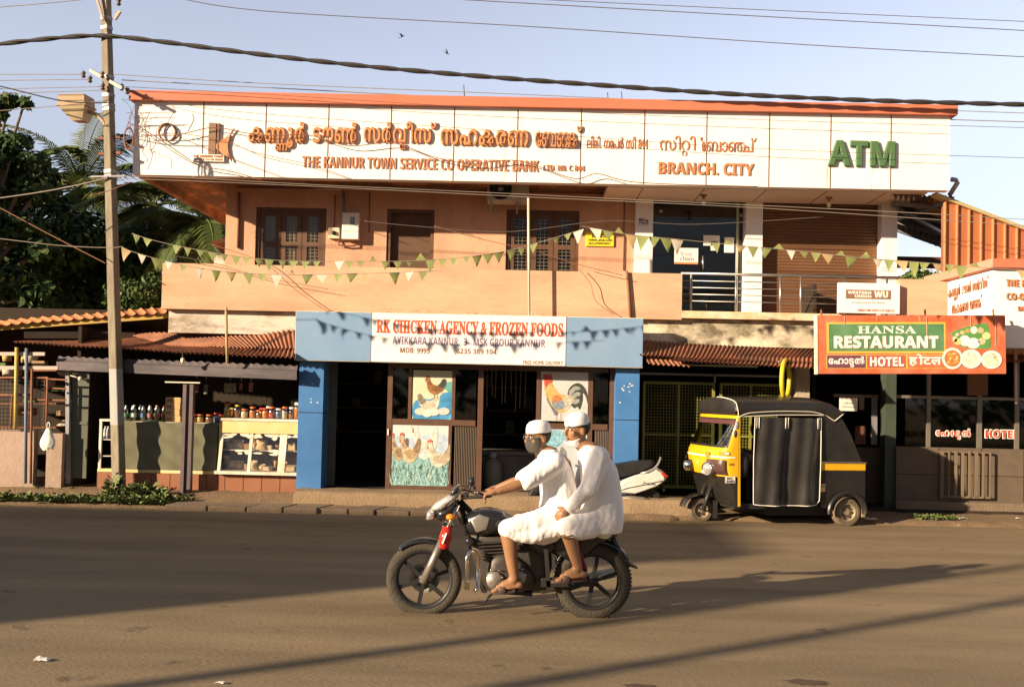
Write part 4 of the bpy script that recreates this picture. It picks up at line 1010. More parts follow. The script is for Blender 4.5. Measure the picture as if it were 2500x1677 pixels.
# posters with farm birds
PB = {}
def poster(px0_, py0_, px1_, py1_, label, base):
    q = RC(px0_, py0_, px1_, py1_, FY + .02)
    r = thing('poster', label, 'poster', ((q[0] + q[1]) / 2, FY + .02, q[2]), 'bird posters on the shop front')
    MB().box(q[0], q[1], FY + .012, FY + .02, q[2], q[3]).build('sheet', base, r)
    PB[r.name] = q; return r, q
_lay = [0]
def shape(r, pts, mat, name, lay, smooth_n=0):
    "flat printed shape from source pixels; each layer a hair in front of the last"
    y = FY + .012 - .0012 * lay
    v = [P(a, c, FY + .01) for a, c in pts]
    if smooth_n:
        n = len(v); out = []
        for i in range(n):
            p0, p1, p2, p3 = v[i - 1], v[i], v[(i + 1) % n], v[(i + 2) % n]
            for k in range(smooth_n):
                t = k / smooth_n
                out.append(.5 * ((2 * p1) + (p2 - p0) * t + (2 * p0 - 5 * p1 + 4 * p2 - p3) * t * t + (3 * p1 - p0 - 3 * p2 + p3) * t ** 3))
        v = out
    bx = PB[r.name]; v = [Vector((min(max(a.x, bx[0]), bx[1]), 0, min(max(a.z, bx[2]), bx[3]))) for a in v]
    b = MB(); b.prism([(a.x, a.z) for a in v], y, y + .0008)
    return b.build(name, mat, r)
def PM(n, c, v=.1, s=30): return M('print_' + n, c, .45, v, s, spec=.4)
def mapper(ox, oy, s):     # coordinates read on the enlarged photograph
    return lambda *pts: [(ox + a / s, oy + c / s) for a, c in pts]
Z7 = mapper(900, 880, 3.897)
HEN = [(-.52, .60), (-.46, .66), (-.43, .74), (-.34, .78), (-.27, .70), (-.24, .52), (-.12, .32), (.10, .24), (.26, .36), (.36, .60), (.50, .62), (.54, .42), (.46, .10), (.34, -.10), (.16, -.27), (-.06, -.32), (-.24, -.22), (-.36, .02), (-.40, .34), (-.43, .54)]
def hen(r, cx, cy, sx, sy, body, wing, tail, lay, comb=True, legs=True, nm='hen'):
    "printed bird, facing left when sx > 0; cx, cy, sizes in source pixels"
    T = lambda pts: [(cx + a * sx, cy - c_ * sy) for a, c_ in pts]
    if legs:
        for lx in (-.06, .10): shape(r, T([(lx, -.25), (lx + .04, -.25), (lx + .03, -.55), (lx + .10, -.58), (lx - .08, -.58), (lx, -.54)]), PM('shank', (.42, .30, .12)), 'bird_leg', lay)
    shape(r, T(HEN), body, nm, lay + .6, 3)
    shape(r, T([(.16, .22), (.28, .40), (.37, .60), (.50, .61), (.53, .42), (.45, .14), (.32, .06)]), tail, 'bird_tail', lay + 1.2, 3)
    shape(r, T([(-.22, .12), (-.02, .20), (.22, .14), (.36, .0), (.22, -.14), (.0, -.16), (-.16, -.06)]), wing, 'wing', lay + 1.8, 3)
    shape(r, T([(-.30, .50), (-.25, .44), (-.14, .28), (-.22, .22), (-.34, .30), (-.38, .44)]), wing, 'neck_feather', lay + 1.8, 2)
    if comb:
        shape(r, T([(-.46, .70), (-.45, .84), (-.40, .79), (-.36, .88), (-.31, .80), (-.26, .82), (-.28, .72), (-.38, .76)]), PM('red_comb', (.52, .09, .06), .2, 30), 'comb', lay + 2.4, 2)
        shape(r, T([(-.47, .58), (-.43, .58), (-.42, .46), (-.47, .46)]), PM('red_comb', (.52, .09, .06), .2, 30), 'wattle', lay + 2.4, 2)
    shape(r, T([(-.53, .63), (-.46, .66), (-.46, .60)]), PM('beak', (.55, .38, .10)), 'beak', lay + 2.4)
    shape(r, T([(-.405, .685), (-.385, .70), (-.365, .685), (-.385, .67)]), PM('bird_eye', (.02, .02, .02)), 'eye_print', lay + 3)
# poster one: brown cock on a white hen on eggs, blue ground
r, _ = poster(1008, 904, 1105, 1023, 'poster of a brown cock above white hens and eggs on blue', PM('pale_yellow', (.60, .58, .40), .1, 3))
shape(r, [(1009, 985), (1030, 972), (1050, 975), (1070, 962), (1090, 958), (1105, 958), (1105, 1023), (1009, 1023)], PM('blue', (.06, .26, .48), .4, 6), 'blue_ground', 1, 3)
shape(r, [(1088, 935), (1105, 933), (1105, 958), (1095, 956), (1085, 948)], PM('teal', (.12, .36, .30), .2, 8), 'teal_patch', 1.5, 3)
hen(r, 1050, 990, -58, 46, PM('white_hen', (.60, .57, .45), .3, 25), PM('cream_wing', (.48, .44, .32), .4, 35), PM('dark_tail', (.20, .18, .12), .5, 30), 2, False, False, 'white_hen')
hen(r, 1062, 950, 50, 40, PM('brown_bird', (.30, .15, .06), .5, 22), PM('brown_wing', (.20, .085, .035), .5, 35), PM('black_tail', (.045, .055, .055), .5, 40), 5.2, True, True, 'brown_cock')
for i, (ex, ey, ew) in enumerate(((1028, 1004, 16), (1058, 1006, 15), (1083, 1004, 15), (1043, 1009, 12))):
    shape(r, [(ex + ew * math.cos(t * .5236), ey + 9 * math.sin(t * .5236)) for t in range(12)], PM('egg_%d' % (i % 2), (.64, .61, .53) if i % 2 else (.56, .53, .45), .15, 30), 'egg', 8.4 + .5 * i, 2)
# poster two: hens in pale grass
r, _ = poster(950, 1038, 1099, 1186, 'large faded poster of hens standing in pale grass', PM('faded_white', (.62, .60, .57), .08, 3))
shape(r, [(951, 1068), (975, 1062), (1010, 1070), (1050, 1060), (1098, 1066), (1098, 1110), (1050, 1104), (1000, 1108), (951, 1102)], PM('faded_sky', (.42, .50, .58), .25, 14), 'pale_field', 1, 3)
shape(r, [(951, 1112), (985, 1120), (1020, 1112), (1060, 1118), (1098, 1110), (1098, 1186), (951, 1186)], PM('pale_grass', (.22, .40, .38), .55, 26), 'grass_print', 1.6, 3)
pal = lambda n, c: PM('plume_' + n, c, .4, 28)
hen(r, 1036, 1094, 62, 84, pal('white', (.66, .64, .58)), pal('pearl', (.54, .52, .46)), pal('ivory', (.58, .55, .48)), 2.2, True, False)
hen(r, 974, 1106, 44, 58, pal('tan', (.40, .30, .18)), pal('umber', (.26, .18, .10)), pal('dark', (.14, .10, .07)), 3.2, True, False)
hen(r, 1000, 1110, 52, 64, pal('buff', (.50, .40, .26)), pal('ochre', (.36, .26, .14)), pal('brown', (.24, .16, .09)), 5.6, True, False)
hen(r, 1072, 1122, 62, 58, pal('cream', (.56, .50, .38)), pal('sand', (.42, .35, .23)), pal('drab', (.34, .28, .18)), 7.4, True, False)
gb = MB(); g_ = random.Random(4); gb2 = MB()
for i in range(150):
    a, c = g_.uniform(953, 1097), g_.uniform(1140, 1184); l_ = g_.uniform(8, 28); d_ = g_.uniform(-9, 9)
    v = [P(a - .7, c, FY), P(a + .7, c, FY), P(a + d_, c - l_, FY)]
    y = FY - .0005; bx = PB[r.name]
    (gb if i % 2 else gb2).add([(min(bx[1], max(bx[0], q_.x)), y, min(bx[3], max(bx[2], q_.z))) for q_ in v], [(0, 1, 2)])
gb.build('grass_blades', PM('blade', (.52, .60, .52), .2, 8), r); gb2.build('grass_blades', PM('blade_dark', (.14, .28, .25), .3, 8), r)
# poster three: cock with a dark curved tail
r, _ = poster(1319, 908, 1437, 1028, 'poster of a red combed cock with a dark curved tail', PM('cool_white', (.55, .53, .50), .12, 4))
for k in range(26):
    sx_, sy_ = 1322 + g_.random() * 112, 911 + g_.random() * 114
    shape(r, [(sx_ + g_.uniform(.4, 1.8) * math.cos(t), sy_ + g_.uniform(.3, 1.2) * math.sin(t)) for t in (0, 1.2, 2.5, 3.8, 5)], PM('speck', (.16, .15, .14)), 'dirt_speck', .6)
shape(r, Z7((1890, 340), (1905, 270), (1950, 225), (2000, 215), (2050, 250), (2082, 320), (2086, 415), (2066, 345), (2040, 310), (2038, 380), (2012, 465), (1985, 440), (1960, 455), (1930, 430), (1905, 410)), PM('black_plume', (.055, .06, .055), .6, 45), 'cock_tail', 1.2, 4)
for q_ in (((1905, 300), (1950, 250), (2000, 250), (2015, 275), (1965, 285), (1925, 330)), ((1925, 350), (1965, 305), (2010, 305), (2015, 330), (1975, 345), (1945, 385)), ((1935, 400), (1970, 365), (2005, 370), (2000, 400), (1965, 415))): shape(r, Z7(*q_), PM('grey_plume', (.30, .31, .27), .4, 45), 'tail_feather', 1.8, 3)
shape(r, Z7((1672, 215), (1690, 190), (1735, 195), (1765, 250), (1815, 315), (1880, 330), (1925, 330), (1945, 380), (1915, 440), (1870, 485), (1805, 495), (1760, 465), (1720, 405), (1690, 340), (1674, 280)), PM('cream_bird', (.54, .36, .13), .4, 18), 'cock_body', 2.4, 4)
shape(r, Z7((1840, 400), (1875, 335), (1925, 332), (1940, 395), (1905, 450), (1870, 470)), PM('pale_feather', (.50, .45, .34), .5, 34), 'saddle', 3, 3)
shape(r, Z7((1745, 375), (1800, 345), (1855, 390), (1860, 450), (1800, 470), (1760, 440)), PM('blue_wing', (.20, .24, .28), .5, 26), 'wing', 3.6, 3)
shape(r, Z7((1748, 350), (1800, 325), (1845, 372), (1800, 395), (1755, 390)), PM('rust_patch', (.44, .18, .07), .35, 26), 'shoulder', 4.2, 3)
shape(r, Z7((1692, 350), (1740, 430), (1790, 480), (1800, 500), (1785, 522), (1765, 512), (1740, 460), (1705, 400)), PM('dark_breast', (.16, .16, .18), .4, 30), 'breast', 4.8, 3)
shape(r, Z7((1668, 200), (1660, 150), (1672, 128), (1690, 140), (1705, 120), (1722, 138), (1742, 128), (1748, 175), (1738, 210), (1705, 222), (1690, 250), (1674, 235)), PM('red_comb2', (.54, .08, .05), .3, 30), 'comb', 5.4, 4)
shape(r, Z7((1655, 190), (1672, 182), (1672, 200)), PM('beak', (.55, .38, .10)), 'beak', 6); shape(r, Z7((1690, 178), (1698, 172), (1706, 178), (1698, 185)), PM('bird_eye', (.02, .02, .02)), 'eye_print', 6)
for lx in (1786, 1826): shape(r, Z7((lx, 490), (lx + 8, 490), (lx + 6, 560), (lx + 24, 568), (lx - 18, 568), (lx - 2, 558)), PM('leg_grey', (.34, .31, .27)), 'bird_leg', 2)
r, _ = poster(1319, 1048, 1437, 1200, 'pale blue poster half hidden behind the two riders', PM('cool_white2', (.46, .50, .52), .15, 4))
shape(r, [(1322, 1050), (1380, 1055), (1370, 1085), (1340, 1095), (1322, 1080)], PM('teal_splash', (.22, .42, .50), .5, 25), 'blue_splash', 1, 3)
shape(r, [(1370, 1090), (1384, 1105), (1380, 1130), (1366, 1120)], PM('dark_splash', (.20, .22, .20), .5, 40), 'dark_splash', 1, 3)
# sign board
q = RC(721, 768, 1570, 889, 14.02)
sg = thing('shop_sign', 'long blue and white chicken shop sign board above the opening', 'sign', ((q[0] + q[1]) / 2, 14.0, q[2]))
xa, xb = X(907, 14.0, 830), X(1381, 14.0, 830)
MB().box(q[0], q[1], 14.0, 14.13, q[2], q[3]).build('box_frame', m_case, sg)
MB().box(q[0] + .008, xa - .006, 13.994, 14.0, q[2] + .008, q[3] - .008).build('blue_panel', m_lblue, sg); MB().box(xb + .006, q[1] - .008, 13.994, 14.0, q[2] + .008, q[3] - .008).build('blue_panel', m_lblue, sg)
MB().box(xa, xb, 13.992, 14.0, q[2] + .008, q[3] - .008).build('white_panel', m_ply, sg)
MB().box(xa - .006, xa, 13.99, 14.0, q[2], q[3]).box(xb, xb + .006, 13.99, 14.0, q[2], q[3]).build('panel_strip', m_redtile, sg)
x = X(1092, 14.0, 830); MB().box(x - .002, x + .002, 13.9915, 13.993, q[2] + .01, q[3] - .01).build('panel_joint', m_case, sg)
yS = 13.992
def sgl(txt, a, c, e, g, mat, base=SANSB, bold=.0, name='lettering'):
    b = MB(); q = RC(a, e, c, g, yS); lettering(b, [t if t == ' ' else styled(t, base) for t in ([txt] if isinstance(txt, str) else txt)], q[0], q[1], q[2], q[3], yS + .0005, .003, bold); b.build(name, mat, sg)
m_rl = M('red_letters', (.58, .10, .035), .5, .05); m_pl = M('mauve_letters', (.24, .16, .24), .5, .05); m_bl = M('brown_ink', (.20, .075, .02), .5, .05)
sgl('RK CHICKEN AGENCY & FROZEN FOODS', 919, 1375, 784, 818, m_rl, SERIF, .028, 'name_lettering')
sgl('AYIKKARA KANNUR.  3   MSK GROUP KANNUR', 958, 1331, 825, 844, m_pl, SANSB, .0, 'address_lettering')
sgl('MOB: 9995', 977, 1049, 849, 862, m_bl, SANSB, .0, 'phone_lettering'); sgl(',6235 389 104.', 1111, 1215, 852, 866, m_bl, SANSB, .0, 'phone_lettering')
sgl('FREE HOME DELIVERY', 1277, 1375, 881, 890, m_bl, 0, .012, 'delivery_lettering')
for z in (.95, 1.35, 1.75):
    MB().box(X(800, 16.9), X(1480, 16.9), 16.75, 17.15, z, z + .03).build('back_shelf', m_wood, shop)
ir = random.Random(8)
for i in range(14):
    x = X(815 + 47 * i + ir.random() * 18, 16.9); z = (.98, 1.38, 1.78)[i % 3]; w_, h_ = ir.uniform(.06, .10), ir.uniform(.12, .28)
    o = MB().box(x - w_, x + w_, 16.8, 17.0, z, z + h_, bev=.01).build('storage_box', M('dim_goods', (.14, .11, .08), .6, .6, 3)); props(o, 'dim box on the back shelf deep inside the chicken shop', 'box', 'boxes on the dark back shelf')
b = MB()
for i in range(9):
    x = X(1190 + i * 12, 15.2); b.tube([(x, 15.2, 2.28), (x + ir.uniform(-.02, .02), 15.2 + ir.uniform(-.03, .03), ir.uniform(1.3, 1.7))], .010, 6)
b.build('hanging_strip', M('clear_strip', (.30, .27, .22), .25, .2), shop)
MB().box(X(808, 14.6), X(826, 14.6), 14.6, 14.64, .25, 2.3).build('inner_post', m_greenish, shop)
# gas cylinder and freezer in the dark doorway
c = P(1202, 1180, 14.9); c.z = .25
t = thing('gas_cylinder', 'dull grey gas cylinder standing in the dark shop doorway', 'cylinder', c)
MB().lathe([(0, 0), (.13, 0), (.15, .04), (.15, .30), (.13, .38), (.06, .43), (.05, .46)], c, 16).build('body', M('cyl_grey', (.20, .19, .15), .5), t)
MB().lathe([(.07, .45), (.075, .53), (.068, .53), (.063, .45)], c, 14).build('valve_guard', m_grey, t)
q = RC(1176, 1100, 1215, 1190, 15.1); t = thing('chest_freezer', 'dark chest freezer inside the chicken shop doorway', 'freezer', ((q[0] + q[1]) / 2, 15.3, .25))
MB().box(q[0], q[1] + .8, 15.1, 15.7, .25, q[3] - .07, bev=.01).build('chest', M('freezer_dull', (.16, .14, .11), .5), t); MB().box(q[0] - .01, q[1] + .81, 15.08, 15.72, q[3] - .068, q[3], bev=.01).build('lid', M('freezer_lid', (.20, .18, .14), .5), t)
# ================================================================== mesh gate bay right of the chicken shop
GY = 14.72
gate = thing('gated_shop', 'closed shop bay behind green mesh gates under rusty tin', 'shop', (X(1740, GY), GY, 0))
b = MB(); corrugated(b, P(1566, 832, 14.46), P(2030, 858, 14.46), P(1560, 868, 13.98), P(1990, 889, 13.98), 44, .016, 6, .012, .07, 8); b.build('tin_awning', m_rust, gate)
b = MB(); corrugated(b, P(1660, 866, 14.1), P(2010, 876, 14.1), P(1640, 880, 13.9), P(2010, 900, 13.9), 34, .015, 4, .01, .12, 9); b.build('tin_awning', m_rust, gate)
b = MB(); corrugated(b, P(1572, 866, 14.12), P(1662, 870, 14.10), P(1584, 890, 13.95), P(1684, 895, 13.95), 8, .014, 4, .02, .08, 4); b.build('broken_tin', m_rust, gate)
g0, g1 = X(1562, GY, 1050), X(1985, GY, 1050)
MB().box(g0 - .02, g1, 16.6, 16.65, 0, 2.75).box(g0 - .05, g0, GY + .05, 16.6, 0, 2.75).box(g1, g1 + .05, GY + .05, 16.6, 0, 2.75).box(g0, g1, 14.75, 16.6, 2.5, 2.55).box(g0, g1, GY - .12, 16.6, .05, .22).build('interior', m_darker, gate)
m_gate = M('gate_green', (.24, .235, .05), .55, .15, 4, dirt=(.12, .11, .04), dirt_scale=4, dirt_amt=.6)
zt, zm, zb = Z(934, GY, 1740), Z(1064, GY, 1740), Z(1194, GY, 1740)
for (pa, pb) in ((1568, 1744), (1756, 1908)):
    xa, xb = X(pa, GY, 1060), X(pb, GY, 1060); xm = (xa + xb) / 2
    lf = MB().box(xa, xa + .04, GY, GY + .04, zb, zt).box(xb - .04, xb, GY, GY + .04, zb, zt).box(xa + .04, xb - .04, GY, GY + .04, zt - .04, zt).box(xa + .04, xb - .04, GY, GY + .04, zb, zb + .04).box(xa + .04, xb - .04, GY + .005, GY + .035, zm - .015, zm + .015).box(xm - .017, xm + .017, GY + .003, GY + .037, zb + .04, zm - .016).box(xm - .017, xm + .017, GY + .003, GY + .037, zm + .016, zt - .04).build('gate_leaf', m_gate, gate)
    ms = MB(); x = xa + .04
    while x < xb - .04: ms.box(x, x + .006, GY + .038, GY + .044, zb, zt); x += .045
    z = zb
    while z < zt: ms.box(xa, xb, GY + .044, GY + .050, z, z + .006); z += .045
    ms.build('gate_mesh', m_gate, lf, recalc=False)
MB().box(X(1563, GY), X(1910, GY), GY - .01, GY + .06, Z(918, GY, 1740), Z(913, GY, 1740)).build('top_rail', m_grey, gate)
MB().box(X(1745, GY), X(1749, GY), GY - .01, GY + .05, zt, Z(913, GY, 1740)).build('top_post', m_grey, gate)
q = RC(1680, 893, 1850, 897, GY - .2); MB().tube([(q[0], GY - .2, q[3]), (q[1], GY - .2, q[3] - .0)], .014, 8).build('tube_light', M('tube_white', (.7, .66, .5), .4), gate)
q = RC(1942, 840, 1975, 1200, 14.62)
MB().box(q[0], q[1], 14.60, 14.85, 0, 2.6).build('pillar', M('pillar_cement', (.42, .34, .24), .9, .12, 5, .2, 30, dirt=(.2, .15, .1), dirt_scale=2, dirt_amt=.6), gate)
MB().tube([P(1938, 885, 14.3), P(1932, 925, 14.3), P(1930, 985, 14.3)], .022, 8).build('bent_pipe', m_rust, gate)
MB().tube([P(1900, 884, 14.0), P(1925, 884, 14.35)], .018, 8).build('hook_bar', m_grey, gate)
c = P(1918, 926, 14.05)
b = MB(); R0, r0 = .255, .033; vs_, fs_ = [], []
rot = Matrix.Rotation(R_(-26), 3, 'Z')
for i in range(40):
    a = 2 * math.pi * i / 40
    for j in range(10):
        t = 2 * math.pi * j / 10
        v = Vector((r0 * math.sin(t), (R0 + r0 * math.cos(t)) * math.cos(a), (R0 * 1.05 + r0 * math.cos(t)) * math.sin(a)))
        vs_.append(c + rot @ v); fs_.append((i * 10 + j, i * 10 + (j + 1) % 10, ((i + 1) % 40) * 10 + (j + 1) % 10, ((i + 1) % 40) * 10 + j))
b.add(vs_, fs_, True); o = b.build('tyre_tube', M('yellow_rubber', (.58, .47, .03), .4, .12, 6, dirt=(.3, .24, .03), dirt_scale=4, dirt_amt=.5)); props(o, 'yellow tyre tube hung from a bar under the tin awning', 'tyre tube')
# ================================================================== restaurant, deep in shade
RY = 14.95
rest = thing('restaurant', 'dark restaurant front with lettered window panes and low wall', 'restaurant', (X(2260, RY), RY, 0))
r0_, r1_ = X(1985, RY, 1000), 9.6
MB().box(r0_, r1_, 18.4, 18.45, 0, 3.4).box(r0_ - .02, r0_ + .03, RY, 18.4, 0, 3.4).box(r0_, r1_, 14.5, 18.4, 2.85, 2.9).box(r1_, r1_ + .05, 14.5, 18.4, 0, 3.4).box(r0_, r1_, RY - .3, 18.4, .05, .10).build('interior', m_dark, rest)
m_lowwall = M('brown_wall_tile', (.125, .093, .064), .7, .15, 5, .1, 30, dirt=(.12, .09, .06), dirt_scale=1.5, dirt_amt=.6)
lw0, lwz = X(2188, RY - .2, 1150), Z(1094, RY - .2, 2350)
MB().box(lw0, r1_, RY - .2, RY + .1, .05, lwz).build('low_wall', m_lowwall, rest)
MB().box(lw0 - .02, r1_, RY - .27, RY - .2, .05, .22).build('low_ledge', m_slab, rest)
mj = MB()
for k in range(1, 9): x = lw0 + k * .62; mj.box(x - .004, x + .004, RY - .203, RY - .195, .24, lwz)
mj.box(lw0, r1_, RY - .204, RY - .196, (lwz + .2) / 2, (lwz + .2) / 2 + .008); mj.build('tile_joint', m_dark, rest)
m_dk_alu = M('dull_aluminium', (.22, .20, .16), .45, .1, 5, metal=.4)
for pa, pb, p0, p1 in ((2259, 2268, 990, 1092), (2382, 2393, 990, 1094), (2474, 2484, 880, 1095), (2540, 2550, 880, 1095)):
    q = RC(pa, p0, pb, p1, RY); MB().box(q[0], q[1], RY - .06, RY, lwz, 2.6).build('mullion', m_dk_alu, rest)
MB().box(lw0, r1_, RY - .05, RY + .02, Z(975, RY, 2350), Z(968, RY, 2350)).build('transom', m_dk_alu, rest)
MB().box(X(2210, RY), r1_, RY - .03, RY - .022, lwz, Z(968, RY, 2350)).build('pane', m_glass_dark, rest)
q = RC(2160, 935, 2186, 1190, RY - .1); MB().box(q[0], q[1], RY - .12, RY + .1, .05, 2.8).build('green_post', M('dark_green_post', (.05, .065, .045), .6, .15, 4), rest)
q = RC(2361, 905, 2410, 965, RY - .15); MB().box(q[0], q[1], RY - .18, RY - .14, q[2], q[3]).build('brown_panel', M('brown_panel', (.16, .075, .035), .7), rest)
# inner lit doorway scraps
for pa, p0, pb, p1, mt in ((2035, 963, 2145, 970, m_dk_alu), (2128, 970, 2142, 1085, m_grey), (2098, 970, 2110, 1000, m_dk_alu), (2088, 1040, 2114, 1085, M('inner_red', (.14, .06, .035), .7)), (2170, 1090, 2180, 1165, m_case_y), (2222, 1095, 2232, 1135, m_case_y)):
    q = RC(pa, p0, pb, p1, RY + .3); MB().box(q[0], q[1], RY + .3, RY + .34, q[2], q[3]).build('inner_frame', mt, rest)
MB().box(X(1990, RY + .5), X(2150, RY + .5), RY + .45, RY + .5, .05, Z(1090, RY + .5, 2070)).build('inner_counter', m_lowwall, rest)
# wooden grille in the wall opening
q = RC(2293, 1102, 2420, 1214, RY - .26)
b = MB().box(q[0], q[1], RY - .28, RY - .25, q[2] - .01, q[2] + .02).box(q[0], q[1], RY - .28, RY - .25, q[3] - .02, q[3])
gr_ = thing('wooden_grille', 'weathered wooden slat grille leaning on the restaurant low wall', 'grille', ((q[0] + q[1]) / 2, RY - .27, q[2]))
b.build('frame', M('grey_wood', (.19, .14, .09), .9, .25, 6, dirt=(.08, .06, .04), dirt_scale=3, dirt_amt=.5, stretch=(3, 3, .5)), gr_)
sr = random.Random(2)
for k in range(8):
    x = q[0] + .03 + (q[1] - q[0] - .06) * k / 7; w_ = sr.uniform(.012, .024)
    MB().box(x - w_, x + w_, RY - .295, RY - .28, q[2] + sr.uniform(-.01, .02), q[3] + sr.uniform(-.02, .02)).build('slat', MATS['grey_wood'], gr_)
# letters on the panes: red with a white edge
def outlined(parts, a, e, c, g, name, label, base=0):
    q = RC(a, e, c, g, RY - .04); r = thing(name, label, 'window lettering', ((q[0] + q[1]) / 2, RY - .04, q[2]), 'letters stuck on the restaurant window')
    parts = parts if not base else [styled(parts, base)]
    b = MB(); lettering(b, parts, q[0] - .012, q[1] + .012, q[2] - .012, q[3] + .012, RY - .032, .004, .075); b.build('white_edge', m_cream, r)
    b = MB(); lettering(b, parts, q[0], q[1], q[2], q[3], RY - .037, .003, .012); b.build('red_letters', M('window_red', (.50, .05, .03), .5), r)
outlined(['േ', 'ഹ', 'ാ', 'ട', ('ട', -.52, -.34, .8, .7), 'ൽ'], 2286, 1047, 2369, 1071, 'window_letters', 'red and white Malayalam word on the restaurant window pane')
outlined('HOTEL', 2406, 1050, 2487, 1069, 'window_letters', 'red and white HOTEL letters on the restaurant window pane', SANSB)
q = RC(2049, 971, 2093, 1003, RY - .2); r = thing('paper_notice', 'white paper notice in the restaurant doorway above the rickshaw roof', 'notice', ((q[0] + q[1]) / 2, RY - .2, q[2]))
MB().box(q[0], q[1], RY - .21, RY - .2, q[2], q[3]).build('sheet', M('paper', (.72, .66, .56), .7, .05), r)
b = MB(); lettering(b, ['പ', 'ാ', 'ർ', 'സ', 'ൽ'], *RC(2059, 981, 2083, 986, RY - .21), RY - .2105, .002, .0); lettering(b, ['ല', 'ഭ', 'ി', 'ക', 'ക', 'ു', 'ം'], *RC(2056, 990, 2087, 996, RY - .21), RY - .2105, .002, .0); b.build('lettering', M('grey_ink', (.25, .22, .2), .7), r)
MB().tube([P(2479, 775, 14.3), P(2480, 905, 14.3), P(2481, 985, 14.35)], .022, 8).build('iron_post', m_pipe, rest)
b = MB(); corrugated(b, P(2440, 866, 14.6), P(2620, 868, 14.6), P(2440, 884, 14.2), P(2640, 886, 14.2), 18, .014, 3, 0, .05, 2); b.build('tin_awning', m_rust, rest)
# ------------------------------------------------------------------ big red restaurant board, hung a little askew
c = P(2224, 841, 13.6); S_ = 13.6 / FPX
brd = thing('restaurant_board', 'large red and green restaurant board with painted dishes', 'sign', c, rot=Matrix.Rotation(R_(-1.3), 4, 'Y'))
U = lambda px, py: ((px - 2224) * S_, (841 - py) * S_)
def bb(a, e, c_, g, y0, y1, name, mat):
    x0, z1 = U(a, e); x1, z0 = U(c_, g); return MB().box(x0, x1, y0, y1, z0, z1).build(name, mat, brd, local=True)
m_board = M('board_red', (.56, .105, .035), .5, .1, 2, dirt=(.58, .30, .20), dirt_scale=2.5, dirt_amt=.45)
bb(1996, 770, 2452.5, 912, 0, .09, 'board', m_board)
bb(1994.5, 769, 1998, 913, -.008, .1, 'edge_strip', m_case)
m_byel = M('board_yellow', (.70, .42, .07), .5, .08); m_bgr = M('board_green', (.085, .21, .085), .5, .1, 3, dirt=(.2, .33, .2), dirt_scale=3, dirt_amt=.3)
bb(2020, 786.5, 2308, 862, -.003, 0, 'yellow_border', m_byel); bb(2025, 791, 2303, 857, -.006, -.0031, 'green_panel', m_bgr)
bb(2019, 865.5, 2310, 899.5, -.003, 0, 'yellow_border', m_byel)
bb(2020.5, 867, 2113.5, 898, -.006, -.0031, 'purple_panel', M('board_purple', (.15, .055, .085), .5)); bb(2117, 867, 2210.5, 898, -.006, -.0031, 'pink_panel', M('board_pink', (.42, .09, .075), .5)); bb(2214.5, 867, 2308, 898, -.006, -.0031, 'red_panel', m_board)
m_bw = M('board_white', (.80, .74, .66), .5, .03); m_bsh = M('board_shadow_print', (.20, .07, .035), .6)
def bt(parts, a, e, c_, g, bold, mat=m_bw, y=-.0065, dx=0):
    b = MB(); x0, z1 = U(a + dx, e + dx); x1, z0 = U(c_ + dx, g + dx); lettering(b, parts, x0, x1, z0, z1, y, .002, bold); b.build('lettering', mat, brd, local=True)
bt(styled('HANSA', SERIF), 2095, 796, 2237, 814.5, .005)
bt(styled('RESTAURANT', SANSB), 2037, 820, 2290, 850, .03, m_bsh, -.0063, 1.5); bt(styled('RESTAURANT', SANSB), 2037, 820, 2290, 850, .03, m_bw, -.0085)
bt(styled('HOTEL', SANSB), 2124, 871, 2206, 894, .02, m_bsh, -.0063, 1.2); bt(styled('HOTEL', SANSB), 2124, 871, 2206, 894, .02, m_bw, -.0085)
bt(['േ', 'ഹ', 'ാ', 'ട', ('ട', -.52, -.34, .8, .7), 'ൽ'], 2024, 869.5, 2111, 896, .035)
bt(['ह', ('ो', -.12), ('ट', -.10), ('ल', -.10)], 2218, 864, 2297, 894, .03)
def disc(px, py, rx, ry, y, mat, name, n=28):
    x, z = U(px, py); MB().prism([(x + rx * S_ * math.cos(2 * math.pi * k / n), z + ry * S_ * math.sin(2 * math.pi * k / n)) for k in range(n)], y, y + .0012).build(name, mat, brd, local=True)
leafp = [(2322, 812), (2340, 804), (2370, 795), (2408, 788), (2413, 805), (2416, 825), (2416, 851), (2380, 852), (2345, 846), (2328, 832)]
MB().prism([U(*p) for p in leafp], -.003, -.001).build('banana_leaf', M('leaf_print', (.10, .27, .07), .5, .15, 6), brd, local=True)
for px, py, rx, ry, cc in ((2354, 832, 13, 13, (.82, .78, .70)), (2374, 838, 16, 13, (.80, .77, .70)), (2376, 806, 8, 9, (.78, .74, .62)), (2392, 807, 8, 7, (.55, .40, .20)), (2337, 834, 9, 8, (.62, .52, .20)), (2395, 833, 9, 8, (.60, .45, .25)), (2361, 808, 6, 5, (.50, .30, .12)), (2348, 812, 6, 5, (.55, .42, .20)), (2336, 817, 5, 4, (.60, .50, .40)), (2406, 820, 10, 9, (.62, .60, .25)), (2330, 828, 6, 7, (.65, .60, .30))):
    disc(px, py, rx, ry, -.0045 - .0001 * (px % 7), M('food_%d_%d' % (px, py), cc, .6, .2, 60), 'food_print')
for i, (px, py, rx, ry, cc) in enumerate(((2323, 875, 25, 26, (.46, .16, .05)), (2368, 876, 25, 23, (.66, .64, .50)), (2417, 878, 25, 22, (.66, .60, .46)))):
    disc(px, py, rx, ry, -.010 - .002 * (i % 2), M('bowl_white', (.80, .75, .66), .4, .04), 'bowl_print'); disc(px, py, rx * .78, ry * .78, -.0115 - .002 * (i % 2), M('bowl_food_%d' % i, cc, .6, .45, 90), 'bowl_food')
fr2 = random.Random(6)
